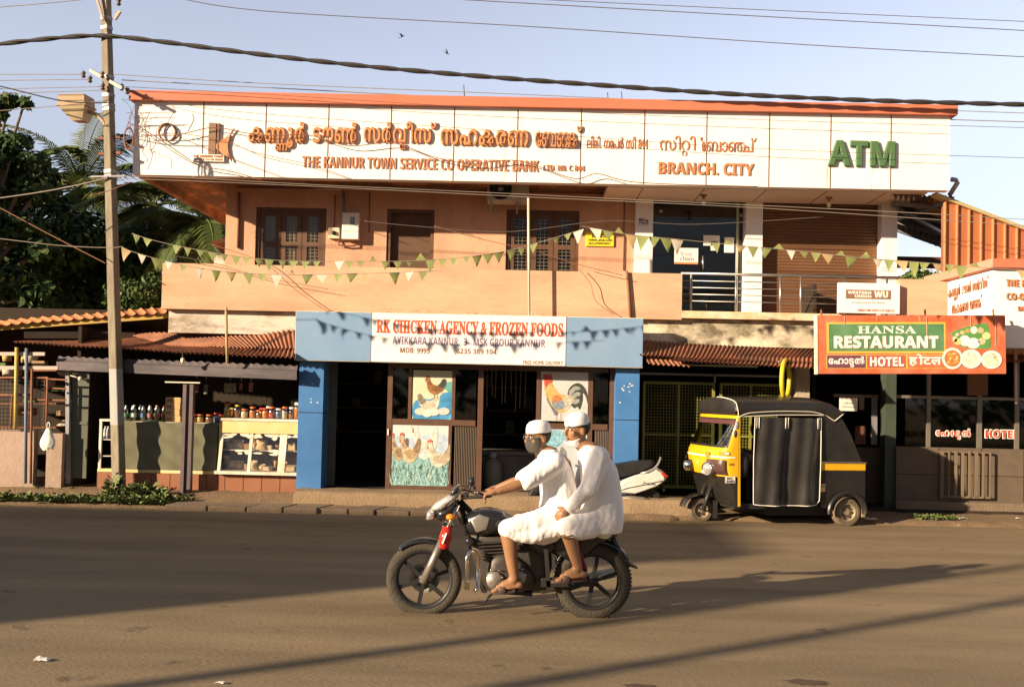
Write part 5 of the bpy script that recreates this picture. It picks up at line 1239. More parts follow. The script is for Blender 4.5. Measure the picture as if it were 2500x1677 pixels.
for i, (px, py, n_f) in enumerate(((2323, 875, 16), (2368, 876, 12), (2417, 878, 16))):
    for k in range(n_f):
        t, q_ = fr2.uniform(0, 6.28), fr2.random() ** .5 * 15; cc = ((.60, .30, .06), (.50, .30, .08), (.62, .50, .22))[k % 3] if i == 0 else ((.60, .58, .46), (.52, .50, .36), (.66, .64, .54))[k % 3] if i == 1 else ((.70, .66, .54), (.52, .36, .14), (.62, .56, .40))[k % 3]
        disc(px + q_ * math.cos(t), py + q_ * math.sin(t), fr2.uniform(2, 5), fr2.uniform(1.6, 4), -.0130 - .002 * (i % 2) - .00012 * k, M('morsel_%d_%d' % (i, k % 3), cc, .6, .2, 60), 'rice_print', 9)
for px in (2010, 2262, 2427): x, z = U(px, 768); MB().tube([(x, .03, z - .02), (x, .05, z + .07)], .014, 8).build('hanger', m_rust, brd, local=True)
sr = random.Random(9); b = MB()
for px, py, h_ in ((2063, 772, 22), (2142, 771, 12), (2246, 772, 10), (2262, 775, 60), (2368, 772, 26), (2428, 775, 70)):
    x, z = U(px, py); b.box(x - .006, x + .006, -.0095, -.0088, z - h_ * S_, z)
b.build('rain_streaks', M('streak', (.62, .36, .24), .6, .2), brd, local=True)
# ------------------------------------------------------------------ second bank sign: a white box with red cap, turning the corner
A_, B_ = Vector((P(2268, 697, 14.55).x, 14.55, 0)), Vector((P(2424, 700, 13.9).x, 13.9, 0)); dzA = P(2268, 697, 14.55).z - P(2424, 654, 13.9).z
C_ = Vector((9.2, 13.9, 0))
zc = P(2424, 654, 13.9).z; zl = 2.45
bs2 = thing('corner_bank_sign', 'white corner bank sign box with a red cap', 'sign', (B_.x, B_.y, zl))
MB().add([(A_.x, A_.y, zl), (B_.x, B_.y, zl), (C_.x, C_.y, zl), (C_.x, 16.5, zl), (A_.x, A_.y, zc + dzA), (B_.x, B_.y, zc), (C_.x, C_.y, zc), (C_.x, 16.5, zc)], [(0, 1, 5, 4), (1, 2, 6, 5), (2, 3, 7, 6), (3, 0, 4, 7), (0, 3, 2, 1), (4, 5, 6, 7)]).build('box', m_white, bs2)
o_ = .09; zt_ = P(2424, 632, 13.85).z
MB().add([(A_.x - o_, A_.y - o_ * .5, zc + dzA), (B_.x - o_ * .5, B_.y - o_, zc), (C_.x, C_.y - o_, zc), (C_.x, 16.5, zc), (A_.x - o_, A_.y - o_ * .5, zt_ + dzA), (B_.x - o_ * .5, B_.y - o_, zt_), (C_.x, C_.y - o_, zt_), (C_.x, 16.5, zt_)], [(0, 1, 5, 4), (1, 2, 6, 5), (2, 3, 7, 6), (3, 0, 4, 7), (0, 3, 2, 1), (4, 5, 6, 7)]).build('red_cap', m_cap, bs2)
d_ = (B_ - A_).normalized(); n_ = Vector((0, 0, 1)).cross(d_); LA = (B_ - A_).length
mS = Matrix((d_ - Vector((0, 0, dzA / LA)), n_, Vector((0, 0, 1)))).transposed().to_4x4(); mS.translation = A_ + Vector((0, 0, dzA))
def SD(px, py):
    v = ray(px, py); o = Vector((0, 0, CAM_H)); t = (A_ - o).dot(n_) / v.dot(n_); q = mS.inverted() @ (o + v * t)
    return q.x, q.z
def side(parts, tl, br, name, bold=.0, mat=None):
    s0, z1 = SD(*tl); s1, z0 = SD(*br); b = MB(); lettering(b, parts, s0, s1, z0, z1, -.001, .02, bold, mS); b.build(name, mat or m_gold2, bs2)
def side2(parts, px0, px1, pyc0, pyc1, h, name, bold=.02, mat=None):
    s0, za = SD(px0, pyc0); s1, zb_ = SD(px1, pyc1); zc_ = (za + zb_) / 2
    b = MB(); lettering(b, parts, s0, s1, zc_ - h / 2, zc_ + h / 2, -.001, .02, bold, mS); b.build(name, mat or m_gold2, bs2)
side2(['ക', 'ണ', ('ണ', -.72, -.36, .62, .5), ('ൂ', -.12), 'ർ', ' ', 'ട', 'ൗ', 'ൺ', ' ', 'സ', 'ർ', 'വ', ('ീ', -.12), 'സ', ('്', -.15)], 2316, 2414, 719, 692, .24, 'malayalam_line')
side2(['സ', 'ഹ', 'ക', 'ര', 'ണ', ' ', 'േ', 'ബ', 'ങ', ('ക', -.3), ('്', -.15)], 2324, 2398, 752, 734, .19, 'malayalam_line')
s0, z0 = SD(2297, 758); s1, z1 = SD(2301, 718)
MB().box(s0, s1 + .012, -.03, -.001, z0, z1, mS).build('emblem_bar', m_brown_l, bs2)
MB().prism([(s1 + .012, (z0 + z1) / 2), (s1 + .055, z1 - .05), (s1 + .045, (z0 + z1) / 2), (s1 + .055, z0 + .04)], -.03, -.001, m=mS).build('emblem_sail', m_gold, bs2)
def front(txt, a, e, c_, g):
    q = RC(a, e, c_, g, 13.9); b = MB(); lettering(b, [styled(t, SANSB) if t != ' ' else t for t in [txt]], q[0], q[1], q[2], q[3], 13.899, .02, .0); b.build('lettering', m_gold2, bs2)
front('THE KANNUR TOWN', 2455, 684, 2625, 701); front('CO-OPERATIVE BANK', 2456, 717, 2640, 734); front('BRANCH. CITY', 2484, 749, 2600, 760)
# ------------------------------------------------------------------ orange tin annex behind and the sloping roof
AY = 14.62; ann = thing('tin_annex', 'orange ribbed tin annex with a roof falling to the right', 'annex', (X(2400, AY), AY, 0))
ribs = 16; xa = X(2303, AY, 560); xb = xa + 3.0; p0 = P(2303, 482, AY); p1 = P(2500, 562, AY + .18); p1 = p0 + (p1 - p0) * (3.0 / (p1.x - p0.x))
def tinw(u, v):
    x = xa + (xb - xa) * u; zt = p0.z + (p1.z - p0.z) * u; ph = (u * ribs) % 1
    d = 0 if ph > .24 else min(1, ph / .05, (.24 - ph) / .05)
    return (x, AY + (p1.y - p0.y) * u - .032 * d, 2.4 + (zt - 2.4) * v)
b = MB(); b.grid(tinw, ribs * 25, 1, smooth=False); b.build('ribbed_wall', m_orange_tin, ann)
MB().bar(p0 + Vector((-.15, -.02, .03)), p1 + Vector((0, -.02, .03)), .14, .05).build('verge_trim', M('verge_trim', (.50, .42, .20), .5, .1), ann)
MB().add([p0 + Vector((-.1, 0, .05)), p1 + Vector((0, 0, .05)), p1 + Vector((0, 1.0, .05)), p0 + Vector((-.1, 1.0, .05))], [(0, 1, 2, 3)]).build('roof_sheet', m_orange_roof, ann)
MB().box(xa + .01, xa + .06, AY + .02, AY + .1, 2.4, p0.z - .02).build('corner_post', m_rust, ann)
# lean-to roof seen from below between the last column and the annex
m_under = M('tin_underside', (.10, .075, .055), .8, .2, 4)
lt_ = thing('lean_to_roof', 'dark underside of a sloping tin roof on thin steel trusses', 'roof', P(2240, 560, 16))
e0, e1, e2, e3 = P(2178, 476, 14.62), P(2330, 478, 14.62), P(2330, 618, 19), P(2160, 553, 19)
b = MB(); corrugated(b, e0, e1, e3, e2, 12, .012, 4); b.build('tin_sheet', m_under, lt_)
for k in range(4):
    a, c = e0.lerp(e3, .12 + k * .25), e1.lerp(e2, .12 + k * .25); dz = Vector((0, 0, -.06))
    MB().bar(a + dz, c + dz, .05, .05).build('purlin', m_grey, lt_)
MB().bar(e0.lerp(e3, .1) + Vector((0, 0, -.1)), e1.lerp(e2, .6) + Vector((0, 0, -.1)), .05).build('truss_bar', m_grey, lt_); MB().bar(e0.lerp(e1, .85) + Vector((0, 0, -.1)), e0.lerp(e3, .62) + Vector((0, 0, -.12)), .05).build('truss_bar', m_grey, lt_)
q = RC(2188, 627, 2310, 653, 18.5); MB().box(q[0], q[1] + .3, 18.5, 18.65, q[2], q[3]).build('tie_beam', M('oxide_beam', (.13, .05, .035), .6, .15), lt_)
# ================================================================== trees
def crown_mesh(b, clumps, leaf, rn, up=.35):
    for c, rad, n in clumps:
        c = Vector(c)
        for i in range(n):
            d = Vector((rn.gauss(0, 1), rn.gauss(0, 1), rn.gauss(0, 1))).normalized()
            p = c + Vector((d.x * rad[0], d.y * rad[1], d.z * rad[2])) * (rn.random() ** .35)
            nrm = (d + Vector((rn.gauss(0, .5), rn.gauss(0, .5), up + rn.gauss(0, .5)))).normalized()
            x = nrm.cross(Vector((rn.gauss(0, 1), rn.gauss(0, 1), rn.gauss(0, 1)))).normalized(); y = nrm.cross(x)
            s = leaf * rn.uniform(.55, 1.35)
            b.add([p - x * s, p - y * s * .45 - x * s * .1, p + x * s * .9, p + y * s * .45 - x * s * .1], [(0, 1, 2, 3)])
def finish_leaves(o, seed, w=(6, 3, 1)):
    rn = random.Random(seed); n = len(o.data.polygons); t = sum(w)
    idx = []
    for i in range(n):
        r = rn.random() * t; idx.append(0 if r < w[0] else 1 if r < w[0] + w[1] else 2)
    o.data.polygons.foreach_set('material_index', idx)
def tree(name, label, base, top, spread, nclump, rad, nleaf, leaf, seed, limbs=5, w=(6, 3, 1), extra=(), tr=.22, group=None):
    rn = random.Random(seed); base, top = Vector(base), Vector(top)
    r = thing(name, label, 'tree', base, group)
    tb = MB(); mid = base.lerp(top, .55)
    tb.tube([base, base.lerp(mid, .5) + Vector((.1, 0, 0)), mid], [tr, tr * .8, tr * .6], 8)
    cl = []
    for i in range(nclump):
        a = rn.uniform(0, 6.28); e = rn.uniform(-.9, 1.0); q = math.sqrt(max(0, 1 - e * e * .8)) * rn.uniform(.45, 1)
        c = top + Vector((spread[0] * q * math.cos(a), spread[1] * q * math.sin(a), spread[2] * e))
        k = rn.uniform(.7, 1.25); cl.append((c, (rad * k, rad * k, rad * k * .75), int(nleaf * k)))
    for c, k, n in extra: cl.append((Vector(c), (k, k, k * .7), n))
    for c, _, _ in (cl[:limbs] + cl[nclump:]): tb.tube([mid, mid.lerp(c, .5) + Vector((0, 0, .2)), c], [tr * .5, tr * .3, tr * .1], 6)
    tb.build('trunk', m_bark, r)
    b = MB(); crown_mesh(b, cl, leaf, rn)
    o = b.build('crown', [m_leaf, m_leaf2, m_leaf3], r, recalc=False); finish_leaves(o, seed, w)
    return r
tree('broadleaf_tree', 'tall dark glossy leaved tree at the left edge of the picture', (X(-120, 20), 20, 0), P(-90, 545, 20), (1.7, 1.6, 1.75), 40, .62, 330, .11, 21, 6, (7, 3, .6),
     [(P(25, 248, 19.6), .20, 110), (P(60, 252, 19.6), .15, 70), (P(-10, 262, 19.6), .22, 110), (P(5, 280, 19.6), .12, 50), (P(40, 350, 19.6), .34, 220), (P(85, 395, 19.6), .33, 210), (P(95, 460, 19.6), .42, 300), (P(60, 560, 19.6), .5, 360), (P(-20, 340, 19.8), .35, 200), (P(30, 690, 19.4), .55, 340), (P(100, 610, 19.5), .4, 300), (P(100, 720, 19.3), .45, 280)])
tree('broadleaf_tree', 'dark bushy tree behind the utility pole over the orange tin roof', (X(255, 22), 22, 0), P(235, 660, 22), (1.2, 1.2, 1.0), 26, .55, 300, .11, 22, 5, (7, 3, .5), [(P(190, 560, 21.5), .5, 320), (P(140, 500, 22), .35, 200), (P(300, 720, 21.5), .5, 300), (P(385, 720, 21.5), .42, 280), (P(350, 640, 22), .4, 240)])
tree('round_bush', 'finer leaved green bush behind the end of the peach parapet', (X(350, 19.5), 19.5, 0), P(345, 735, 19.5), (.6, .5, .45), 12, .38, 300, .055, 23, 4, (3, 5, 2), tr=.08)
tree('distant_tree', 'pale far tree seen under the lean to roof at right', (X(2270, 34), 34, 0), P(2262, 705, 34), (1.0, .8, .35), 14, .42, 160, .12, 24, 4, (1, 4, 4), [(P(2292, 648, 34), .16, 50)], tr=.12)
tree('broadleaf_tree', 'deep shaded tree filling the gap low behind the leftmost shed', (X(60, 25), 25, 0), P(60, 700, 25), (2.6, 1, 1.1), 22, .8, 280, .15, 26, 5, (8, 2, .2))
def palm(label, base, top, n, lf, seed, els=(-.5, 1.25), nlt=46, w=.35, skipaz=None):
    rn = random.Random(seed); base, top = Vector(base), Vector(top)
    r = thing('coconut_palm', label, 'palm', base, 'coconut palms behind the building')
    pts = [base.lerp(top, t) + Vector((.25 * math.sin(t * 2.2), 0, 0)) for t in (0, .25, .5, .75, 1)]; pts[-1] = top
    MB().tube(pts, [.17, .14, .12, .11, .12], 9).build('trunk', m_bark, r)
    for i in range(n):
        az = 2 * math.pi * (i * .382 + rn.random() * .05); el = els[0] + (els[1] - els[0]) * ((i + .5) / n) + rn.uniform(-.1, .1); L_ = lf * rn.uniform(.8, 1.1)
        b = MB(); p = top.copy(); d = Vector((math.cos(az) * math.cos(el), math.sin(az) * math.cos(el), math.sin(el))); st = L_ / 16
        line = [p.copy()]; dirs = [d.copy()]
        for k in range(16):
            p = p + d * st; d = (d + Vector((0, 0, -.085 - .03 * rn.random()))).normalized(); line.append(p.copy()); dirs.append(d.copy())
        b.tube(line, [.028 * (1 - .8 * k / 16) for k in range(17)], 5)
        tw = rn.uniform(-.3, .3)
        for k in range(nlt):
            t = .12 + .88 * k / nlt; f_ = t * 16; i0 = min(15, int(f_)); q = line[i0].lerp(line[i0 + 1], f_ - i0); dd = dirs[i0]
            sd = dd.cross(Vector((0, 0, 1)))
            if sd.length < .05: sd = Vector((1, 0, 0))
            sd.normalize(); upv = sd.cross(dd)
            ll = lf * .24 * math.sin(math.pi * min(1, .16 + t * .86)) ** .6 * rn.uniform(.85, 1.1)
            for s in (-1, 1):
                o_ = (sd * s * .85 + dd * .62 + upv * (.15 + tw * s)).normalized(); m1 = q + o_ * ll * .5 - Vector((0, 0, ll * .06)); e_ = q + o_ * ll - Vector((0, 0, ll * (.28 + .2 * rn.random())))
                wv = dd * .022
                b.add([q - wv * .6, q + wv * .6, m1 + wv, e_, m1 - wv], [(0, 1, 2, 3, 4)])
        b.build('frond', m_palm2 if rn.random() < w else m_palm, r, recalc=False)
palm('coconut palm with upright fronds left of the utility pole', (X(170, 26), 26, 0), P(196, 465, 26), 20, 3.0, 31, (-.6, 1.3))
palm('coconut palm with drooping fronds right of the utility pole', (X(300, 23), 23, 0), P(375, 505, 23), 20, 2.7, 32, (-.9, .9), w=.4)
palm('coconut palm half hidden by the peach wall', (X(500, 21.5), 21.5, 0), P(500, 545, 21.5), 18, 2.2, 33, (-.9, .9), w=.4)
q = RC(513, 588, 560, 625, 18.5)
r = thing('neighbour_roof', 'small brown eave of a neighbouring house beyond the peach wall', 'house', P(535, 620, 18.5))
MB().add([P(513, 591, 18.5), P(560, 578, 18.0), P(560, 600, 20), P(545, 622, 20)], [(0, 1, 2, 3)]).build('roof', m_rust, r)
MB().box(X(520, 19.5), X(640, 19.5), 19.4, 19.5, 0, Z(625, 19.5, 540)).build('wall', m_paint_old, r)

tree('broadleaf_tree', 'spreading tree beyond the left end of the tin shed outside the view', (-17, 21, 0), (-17, 21, 4.6), (2.4, 2, 1.7), 26, .8, 220, .14, 41, 5, (7, 3, .5))
# ================================================================== utility pole, lamp, wires
PYY = 14.2
pole = thing('utility_pole', 'tall weathered concrete utility pole among weeds', 'utility pole', P(294, 1228, PYY))
pb, pt_ = P(292, 1240, PYY), P(256, -90, PYY)
def sec(c, w_, h_, a=-.42):
    k_ = .88; pr = [(-w_, -h_ * k_), (-w_ * k_, -h_), (w_ * k_, -h_), (w_, -h_ * k_), (w_, h_ * k_), (w_ * k_, h_), (-w_ * k_, h_), (-w_, h_ * k_)]
    return [c + Vector((x * math.cos(a) - y * math.sin(a), x * math.sin(a) + y * math.cos(a), 0)) for x, y in pr]
b = MB(); n = 14; vs_ = []
for i in range(n + 1):
    t = i / n; vs_ += sec(pb.lerp(pt_, t), .078 - .020 * t, .066 - .016 * t)
b.add(vs_, [(i * 8 + j, i * 8 + (j + 1) % 8, (i + 1) * 8 + (j + 1) % 8, (i + 1) * 8 + j) for i in range(n) for j in range(8)]); b.build('shaft', m_concrete, pole)
def pol(py): 
    t = (1240 - py) / (1240 + 90); return pb.lerp(pt_, t)
def band(py, h_=.05, mat=None, k=1.12, name='clamp_band'):
    c = pol(py); t = (1240 - py) / 1330; b = MB(); v = []
    for z in (-h_ / 2, h_ / 2): v += sec(c + Vector((0, 0, z)), (.078 - .02 * t) * k, (.066 - .016 * t) * k)
    b.add(v, [(j, (j + 1) % 8, 8 + (j + 1) % 8, 8 + j) for j in range(8)] + [tuple(range(8)), tuple(range(8, 16))]); return b.build(name, mat or m_grey, pole)
for py in (48, 72, 92, 193, 238, 262, 272, 425, 438): band(py)
c = pol(960); b = MB(); v = []
for py in (905, 1040):
    t = (1240 - py) / 1330; v += sec(pol(py), (.078 - .02 * t) * 1.02, (.066 - .016 * t) * 1.02)
b.add(v, [(j, (j + 1) % 8, 8 + (j + 1) % 8, 8 + j) for j in range(8)]); b.build('painted_band', M('faded_blue_paint', (.30, .31, .31), .8, .2, 6, dirt=(.34, .30, .24), dirt_scale=6, dirt_amt=.8, stretch=(1, 1, .4)), pole)
Yf_ = PYY - .1
MB().bar(P(252, 50, Yf_), P(228, -30, Yf_), .04, .03).build('bracket_arm', m_pipe, pole); MB().bar(P(280, 48, Yf_), P(293, 28, Yf_), .045, .04).build('bracket_arm', m_pipe, pole)
MB().bar(P(222, 173, PYY + .25), P(300, 216, PYY - .25), .045, .045).build('crossarm', m_pipe, pole)
for py0 in (343, 381):
    for s in (-1, 1):
        c = pol(py0); MB().box(c.x + s * .07 - (.09 if s < 0 else 0), c.x + s * .07 + (.09 if s > 0 else 0), c.y - .03, c.y + .03, c.z - .015 + .01 * s, c.z + .02 + .01 * s).build('step_bar', m_rust, pole)
m_ins = M('brown_porcelain', (.14, .085, .055), .35, .15, 6)
for px, py in ((204, 182), (220, 194), (250, 183), (251, 212), (297, 213), (311, 222), (290, 6)):
    c = P(px, py, PYY - .12)
    ins = MB().lathe([(0, -.045), (.022, -.045), (.036, -.03), (.022, -.012), (.022, .005), (.036, .02), (.022, .04), (0, .04)], c, 12).build('insulator', m_ins, pole)
    MB().tube([c + Vector((0, 0, -.06)), c + Vector((0, 0, .06))], .008, 6).build('pin', m_grey, pole)
# junction clamp at mid height
MB().bar(P(222, 432, PYY - .11), P(305, 430, PYY - .11), .025).build('clamp_bolt', m_grey, pole)
# street lamp on a curved arm
lamp = thing('street_lamp', 'old rust stained street lamp on a curved arm', 'street lamp', P(270, 335, PYY - .1))
LY = PYY - .02
def lw(px, py, dy=0): v = P(px, py, LY); return v + Vector((0, dy, 0))
m_lampm = M('lamp_housing', (.44, .33, .21), .6, .12, 4, dirt=(.36, .19, .08), dirt_scale=4, dirt_amt=.5)
def loft(rings, mat, name, par):
    b = MB(); n = len(rings[0]); b.add([p for r_ in rings for p in r_], [(i * n + j, i * n + (j + 1) % n, (i + 1) * n + (j + 1) % n, (i + 1) * n + j) for i in range(len(rings) - 1) for j in range(n)] + [tuple(range(n)), tuple(range((len(rings) - 1) * n, len(rings) * n))])
    return b.build(name, mat, par)
D_ = .14
def rg(a, c, py, d): return [lw(a, py + 1, -d), lw(c, py - 1, -d), lw(c + 6, py, d), lw(a + 6, py, d)]
loft([rg(151, 216, 262, D_), rg(152, 215, 238, D_ * .95), rg(158, 212, 235, D_ * .8)], m_lampm, 'housing', lamp)
loft([rg(148, 219, 264, D_ * 1.06), rg(148, 219, 260, D_ * 1.06)], m_lampm, 'rim', lamp)
loft([rg(182, 206, 298, D_ * .55), rg(152, 216, 265, D_)], M('lamp_bowl', (.50, .40, .24), .35, .1, 3, spec=.5, dirt=(.34, .22, .10), dirt_scale=4, dirt_amt=.5), 'bowl', lamp)
MB().tube([lw(214, 272), lw(236, 280), lw(252, 296), lw(263, 318), lw(270, 345)], .028, 8).build('arm', m_lampm, lamp)
MB().tube([lw(208, 298), lw(206, 330), lw(204, 360)], .004, 4).build('dangling_thread', m_wire, lamp)
# ------------------------------------------------------------------ wires; each is its own thing
def spline(pts, k=10):
    out = []; n = len(pts)
    for i in range(n - 1):
        p0, p1, p2, p3 = pts[max(i - 1, 0)], pts[i], pts[i + 1], pts[min(i + 2, n - 1)]
        for j in range(k):
            t = j / k; out.append(.5 * ((2 * p1) + (p2 - p0) * t + (2 * p0 - 5 * p1 + 4 * p2 - p3) * t * t + (3 * p1 - p0 - 3 * p2 + p3) * t ** 3))
    return out + [pts[-1]]
def wire(pts, Y, r, mat, label, name='overhead_wire', group='overhead wires'):
    Ys = Y if isinstance(Y, (list, tuple)) else [Y] * len(pts)
    b = MB(); b.tube(spline([P(a, c, y) for (a, c), y in zip(pts, Ys)]), r, 6)
    return props(b.build(name, mat), label, 'wire', group)
# thick twisted cable
cb = thing('twisted_cable', 'thick black twisted power cable crossing the whole sky', 'cable', P(265, 88, 13.7))
cl_ = spline([P(a, c, 14.12) for a, c in ((-1500, 330), (-260, 140), (0, 108), (120, 95), (215, 88), (285, 90), (400, 103), (640, 134), (900, 163), (1200, 189), (1500, 211), (1800, 231), (2100, 245), (2500, 256), (2900, 262))], 30)
for ph in (0, math.pi):
    tot = 0; pts = []
    for i, p in enumerate(cl_):
        if i: tot += (p - cl_[i - 1]).length
        a = tot * 2 * math.pi / .9 + ph; pts.append(p + Vector((0, math.cos(a), math.sin(a))) * .014)
    MB().tube(pts, .023, 7).build('strand', m_cable, cb)
wire([(414, -8), (650, 28), (1300, 66), (2000, 112), (2700, 150)], 14.5, .006, m_wire, 'thin wire slanting down the sky just above the twisted cable')
wire([(1060, -4), (1700, 32), (2700, 86)], 14.5, .006, m_wire, 'thin wire high in the sky, lower of the pair at upper right')
wire([(1240, -4), (1800, 22), (2700, 62)], 14.8, .005, m_wire, 'topmost thin wire at the upper right of the sky')
wire([(-200, 34), (0, 18), (120, 8), (235, -4)], 14.2, .006, m_wire_l, 'pale thin wire rising to the pole top at upper left')
wire([(250, 180), (640, 204), (1250, 230), (1800, 254), (2338, 271), (2700, 284)], 15.2, .006, m_wire_l, 'thin pale wire passing just behind the red roof edge')
wire([(297, 196), (640, 214), (1250, 246), (1800, 275), (2338, 293), (2700, 304)], 14.8, .007, m_wire_l, 'slightly thicker pale wire grazing the red roof edge')
wire([(297, 212), (600, 228), (1150, 262), (1800, 291), (2320, 307), (2700, 318)], 14.2, .004, m_wire, 'thin wire crossing the top of the white fascia')
wire([(311, 222), (550, 270), (1250, 322), (1850, 363), (2500, 386), (2800, 396)], 14.2, .004, m_wire, 'thin wire crossing the middle of the white fascia to the ATM letters')
wire([(292, 430), (500, 437), (780, 452), (1200, 471), (1550, 488), (2190, 518), (2500, 536), (2700, 545)], 14.1, .0045, m_wire_l, 'pale wire strung under the fascia, upper of the two')
wire([(292, 436), (560, 446), (900, 462), (1300, 482), (1850, 508), (2500, 551), (2700, 562)], 14.1, .0045, m_wire_l, 'pale wire strung under the fascia, lower of the two')
wire([(312, 298), (360, 328), (470, 398), (560, 418), (640, 440)], 14.26, .007, m_conduit, 'dark service wire falling from the pole across the fascia corner')
wire([(345, 330), (430, 330), (520, 312), (600, 325), (660, 332), (750, 330), (850, 356), (960, 350), (1060, 384), (1150, 400), (1230, 392), (1290, 398), (1400, 436), (1460, 425), (1560, 446), (1850, 456)], 14.26, .007, m_conduit, 'dark wavy service wire drooping right across the bank lettering')
wire([(440, 326), (550, 344), (620, 372), (760, 404), (860, 438)], 14.26, .005, m_conduit, 'thin dark wire sloping from the coil to the fascia bottom')
wire([(430, 332), (560, 385), (700, 436)], 14.26, .004, m_conduit, 'thin dark wire just below the emblem on the fascia')
wire([(410, 300), (425, 270), (420, 256)], 14.2, .005, m_conduit, 'short wire from the coil up to the red roof edge')
wire([(-200, 182), (0, 182), (204, 182)], 13.7, .005, m_wire_l, 'pale wire reaching the pole crossarm from the left, highest of four')
wire([(-200, 198), (0, 197), (220, 194)], 13.7, .005, m_wire_l, 'pale wire reaching the pole crossarm from the left, second of four')
wire([(-200, 226), (0, 218), (251, 212)], 13.7, .005, m_wire_l, 'pale wire reaching the pole crossarm from the left, third of four')
wire([(-200, 238), (0, 229), (260, 221)], 13.75, .005, m_wire_l, 'pale wire reaching the pole crossarm from the left, lowest of four')
wire([(-200, 165), (0, 211), (155, 247), (270, 252)], 13.6, .009, m_cable, 'thick black wire sloping down to the street lamp from the left')
wire([(-200, 290), (0, 271), (150, 258), (262, 246)], 13.8, .005, m_wire_l, 'pale wire passing behind the street lamp from the left')
wire([(-200, 510), (0, 484), (120, 466), (222, 445), (265, 432)], 13.5, .009, m_wire_l, 'pale rope like wire rising to the pole in front of the dark tree')
wire([(222, 478), (262, 467), (320, 445)], 13.9, .006, m_conduit, 'short dark wire crossing the pole below the clamp')
wire([(-100, 460), (0, 508), (120, 572), (262, 645)], 13.9, .008, m_conduit, 'dark wire sloping down to the pole across the dark tree')
wire([(-200, 560), (0, 583), (150, 600), (268, 605), (296, 602)], 12.52, .005, m_wire_l, 'pale wire running level to the pole at flag height')
wire([(516, 597), (640, 640), (720, 706), (790, 754), (815, 759)], 14.25, .005, m_conduit, 'thin dark wire drooping over the left parapet face')
wire([(1060, 552), (1180, 585), (1300, 612), (1420, 648), (1520, 672)], 14.2, .005, m_conduit, 'thin dark wire sloping across the middle of the peach wall')
wire([(395, 620), (520, 642), (640, 676), (800, 706)], 14.2, .004, m_wire, 'faint wire sagging low over the left end of the parapet')
wire([(890, 540), (1010, 552), (1240, 566), (1480, 540), (1700, 548), (2010, 530)], 14.1, .005, m_wire, 'faint wire looping past the yellow notice to the shutter')
wire([(1410, 655), (1440, 690), (1455, 735), (1500, 768)], 14.25, .005, m_conduit, 'short dark wire hanging down the parapet beside the rusty pipe')
# tangle of loose wires by the fascia corner, and the two coils
def coil(px, py, rx, ry, Y, n, r, label, seed):
    rn = random.Random(seed); pts = []
    for k in range(n * 16):
        a = 2 * math.pi * k / 16; j = 1 + .12 * math.sin(k * .37 + seed) + .05 * rn.random(); pts.append(P(px + rx * j * math.cos(a), py + ry * j * math.sin(a), Y + .03 * math.sin(k * .21)))
    b = MB(); b.tube(pts, r, 5); props(b.build('wire_coil', m_conduit), label, 'coil', 'coils of spare wire')
coil(408, 321, 20, 21, 14.335, 5, .008, 'round coil of spare brown wire hanging before the white fascia', 1)
coil(313, 338, 11, 26, 13.75, 4, .008, 'narrow coil of black wire tied against the right of the pole', 2)
wr = random.Random(17)
for k in range(7):
    x, y = wr.uniform(295, 350), wr.uniform(235, 300); pts = [(x, y)]
    for j in range(6): x += wr.uniform(-16, 22); y += wr.uniform(-10, 34); pts.append((x, y))
    wire(pts, 14.22 + .01 * k, .003, m_conduit, 'loose thin wire in the tangle between the pole and the fascia corner', 'loose_wire', 'loose wires tangled by the fascia corner')
# ================================================================== strings of paper flags
m_fg = M('flag_green', (.30, .34, .12), .7, .15, 5); m_fw = M('flag_white', (.74, .68, .55), .7, .1, 5); m_fb = M('flag_tan', (.55, .40, .20), .7, .12, 5)
for m_ in (m_fg, m_fw, m_fb):
    t_ = m_.node_tree; pr = t_.nodes['Principled BSDF']
    tl = t_.nodes.new('ShaderNodeBsdfTranslucent'); ms = t_.nodes.new('ShaderNodeMixShader'); ms.inputs[0].default_value = .3
    t_.links.new(pr.inputs['Base Color'].links[0].from_socket, tl.inputs[0]); t_.links.new(pr.outputs[0], ms.inputs[1]); t_.links.new(tl.outputs[0], ms.inputs[2]); t_.links.new(ms.outputs[0], t_.nodes['Material Output'].inputs[0])
def bunting(pts, Ys, step, size, label, seed, pat, jitter=.25):
    rn = random.Random(seed); line = spline([P(a, c, y) for (a, c), y in zip(pts, Ys)], 24)
    r = thing('flag_string', label, 'bunting', line[len(line) // 2])
    MB().tube(line, .004, 5).build('string', m_wire_l, r)
    acc, nxt, n = 0, step * .4, 0
    for i in range(1, len(line)):
        a, c = line[i - 1], line[i]; l_ = (c - a).length
        while acc + l_ >= nxt:
            p = a.lerp(c, (nxt - acc) / l_); d = (c - a).normalized(); kind = pat[n % len(pat)]; n += 1
            s = size * rn.uniform(.75, 1.15); h_ = s * rn.uniform(.75, 1.2); cu = rn.uniform(-.6, .6); sw = rn.uniform(-.4, .4) * jitter; fl = rn.random() < jitter * .35
            if rn.random() > jitter * .25:
                def ff(u, v):
                    w_ = s * .5 * (1 - v * .97); y_ = math.sin(v * 2.2) * cu * h_ * .4 + .2 * cu * s * u * u
                    q = p + d * ((u * 2 - 1) * w_ + sw * v * s) + Vector((0, y_, -h_ * v * (-.6 if fl else 1)))
                    return q
                b = MB(); b.grid(ff, 4, 5)
                o = b.build('flag', (m_fg, m_fw, m_fb)['gwt'.index(kind)], r)
                if kind == 'w': o['label'] = 'white paper flag'
                if kind == 't': o['label'] = 'tan paper flag'
            nxt += step * rn.uniform(.85, 1.15)
        acc += l_
    return r
fY = 12.52
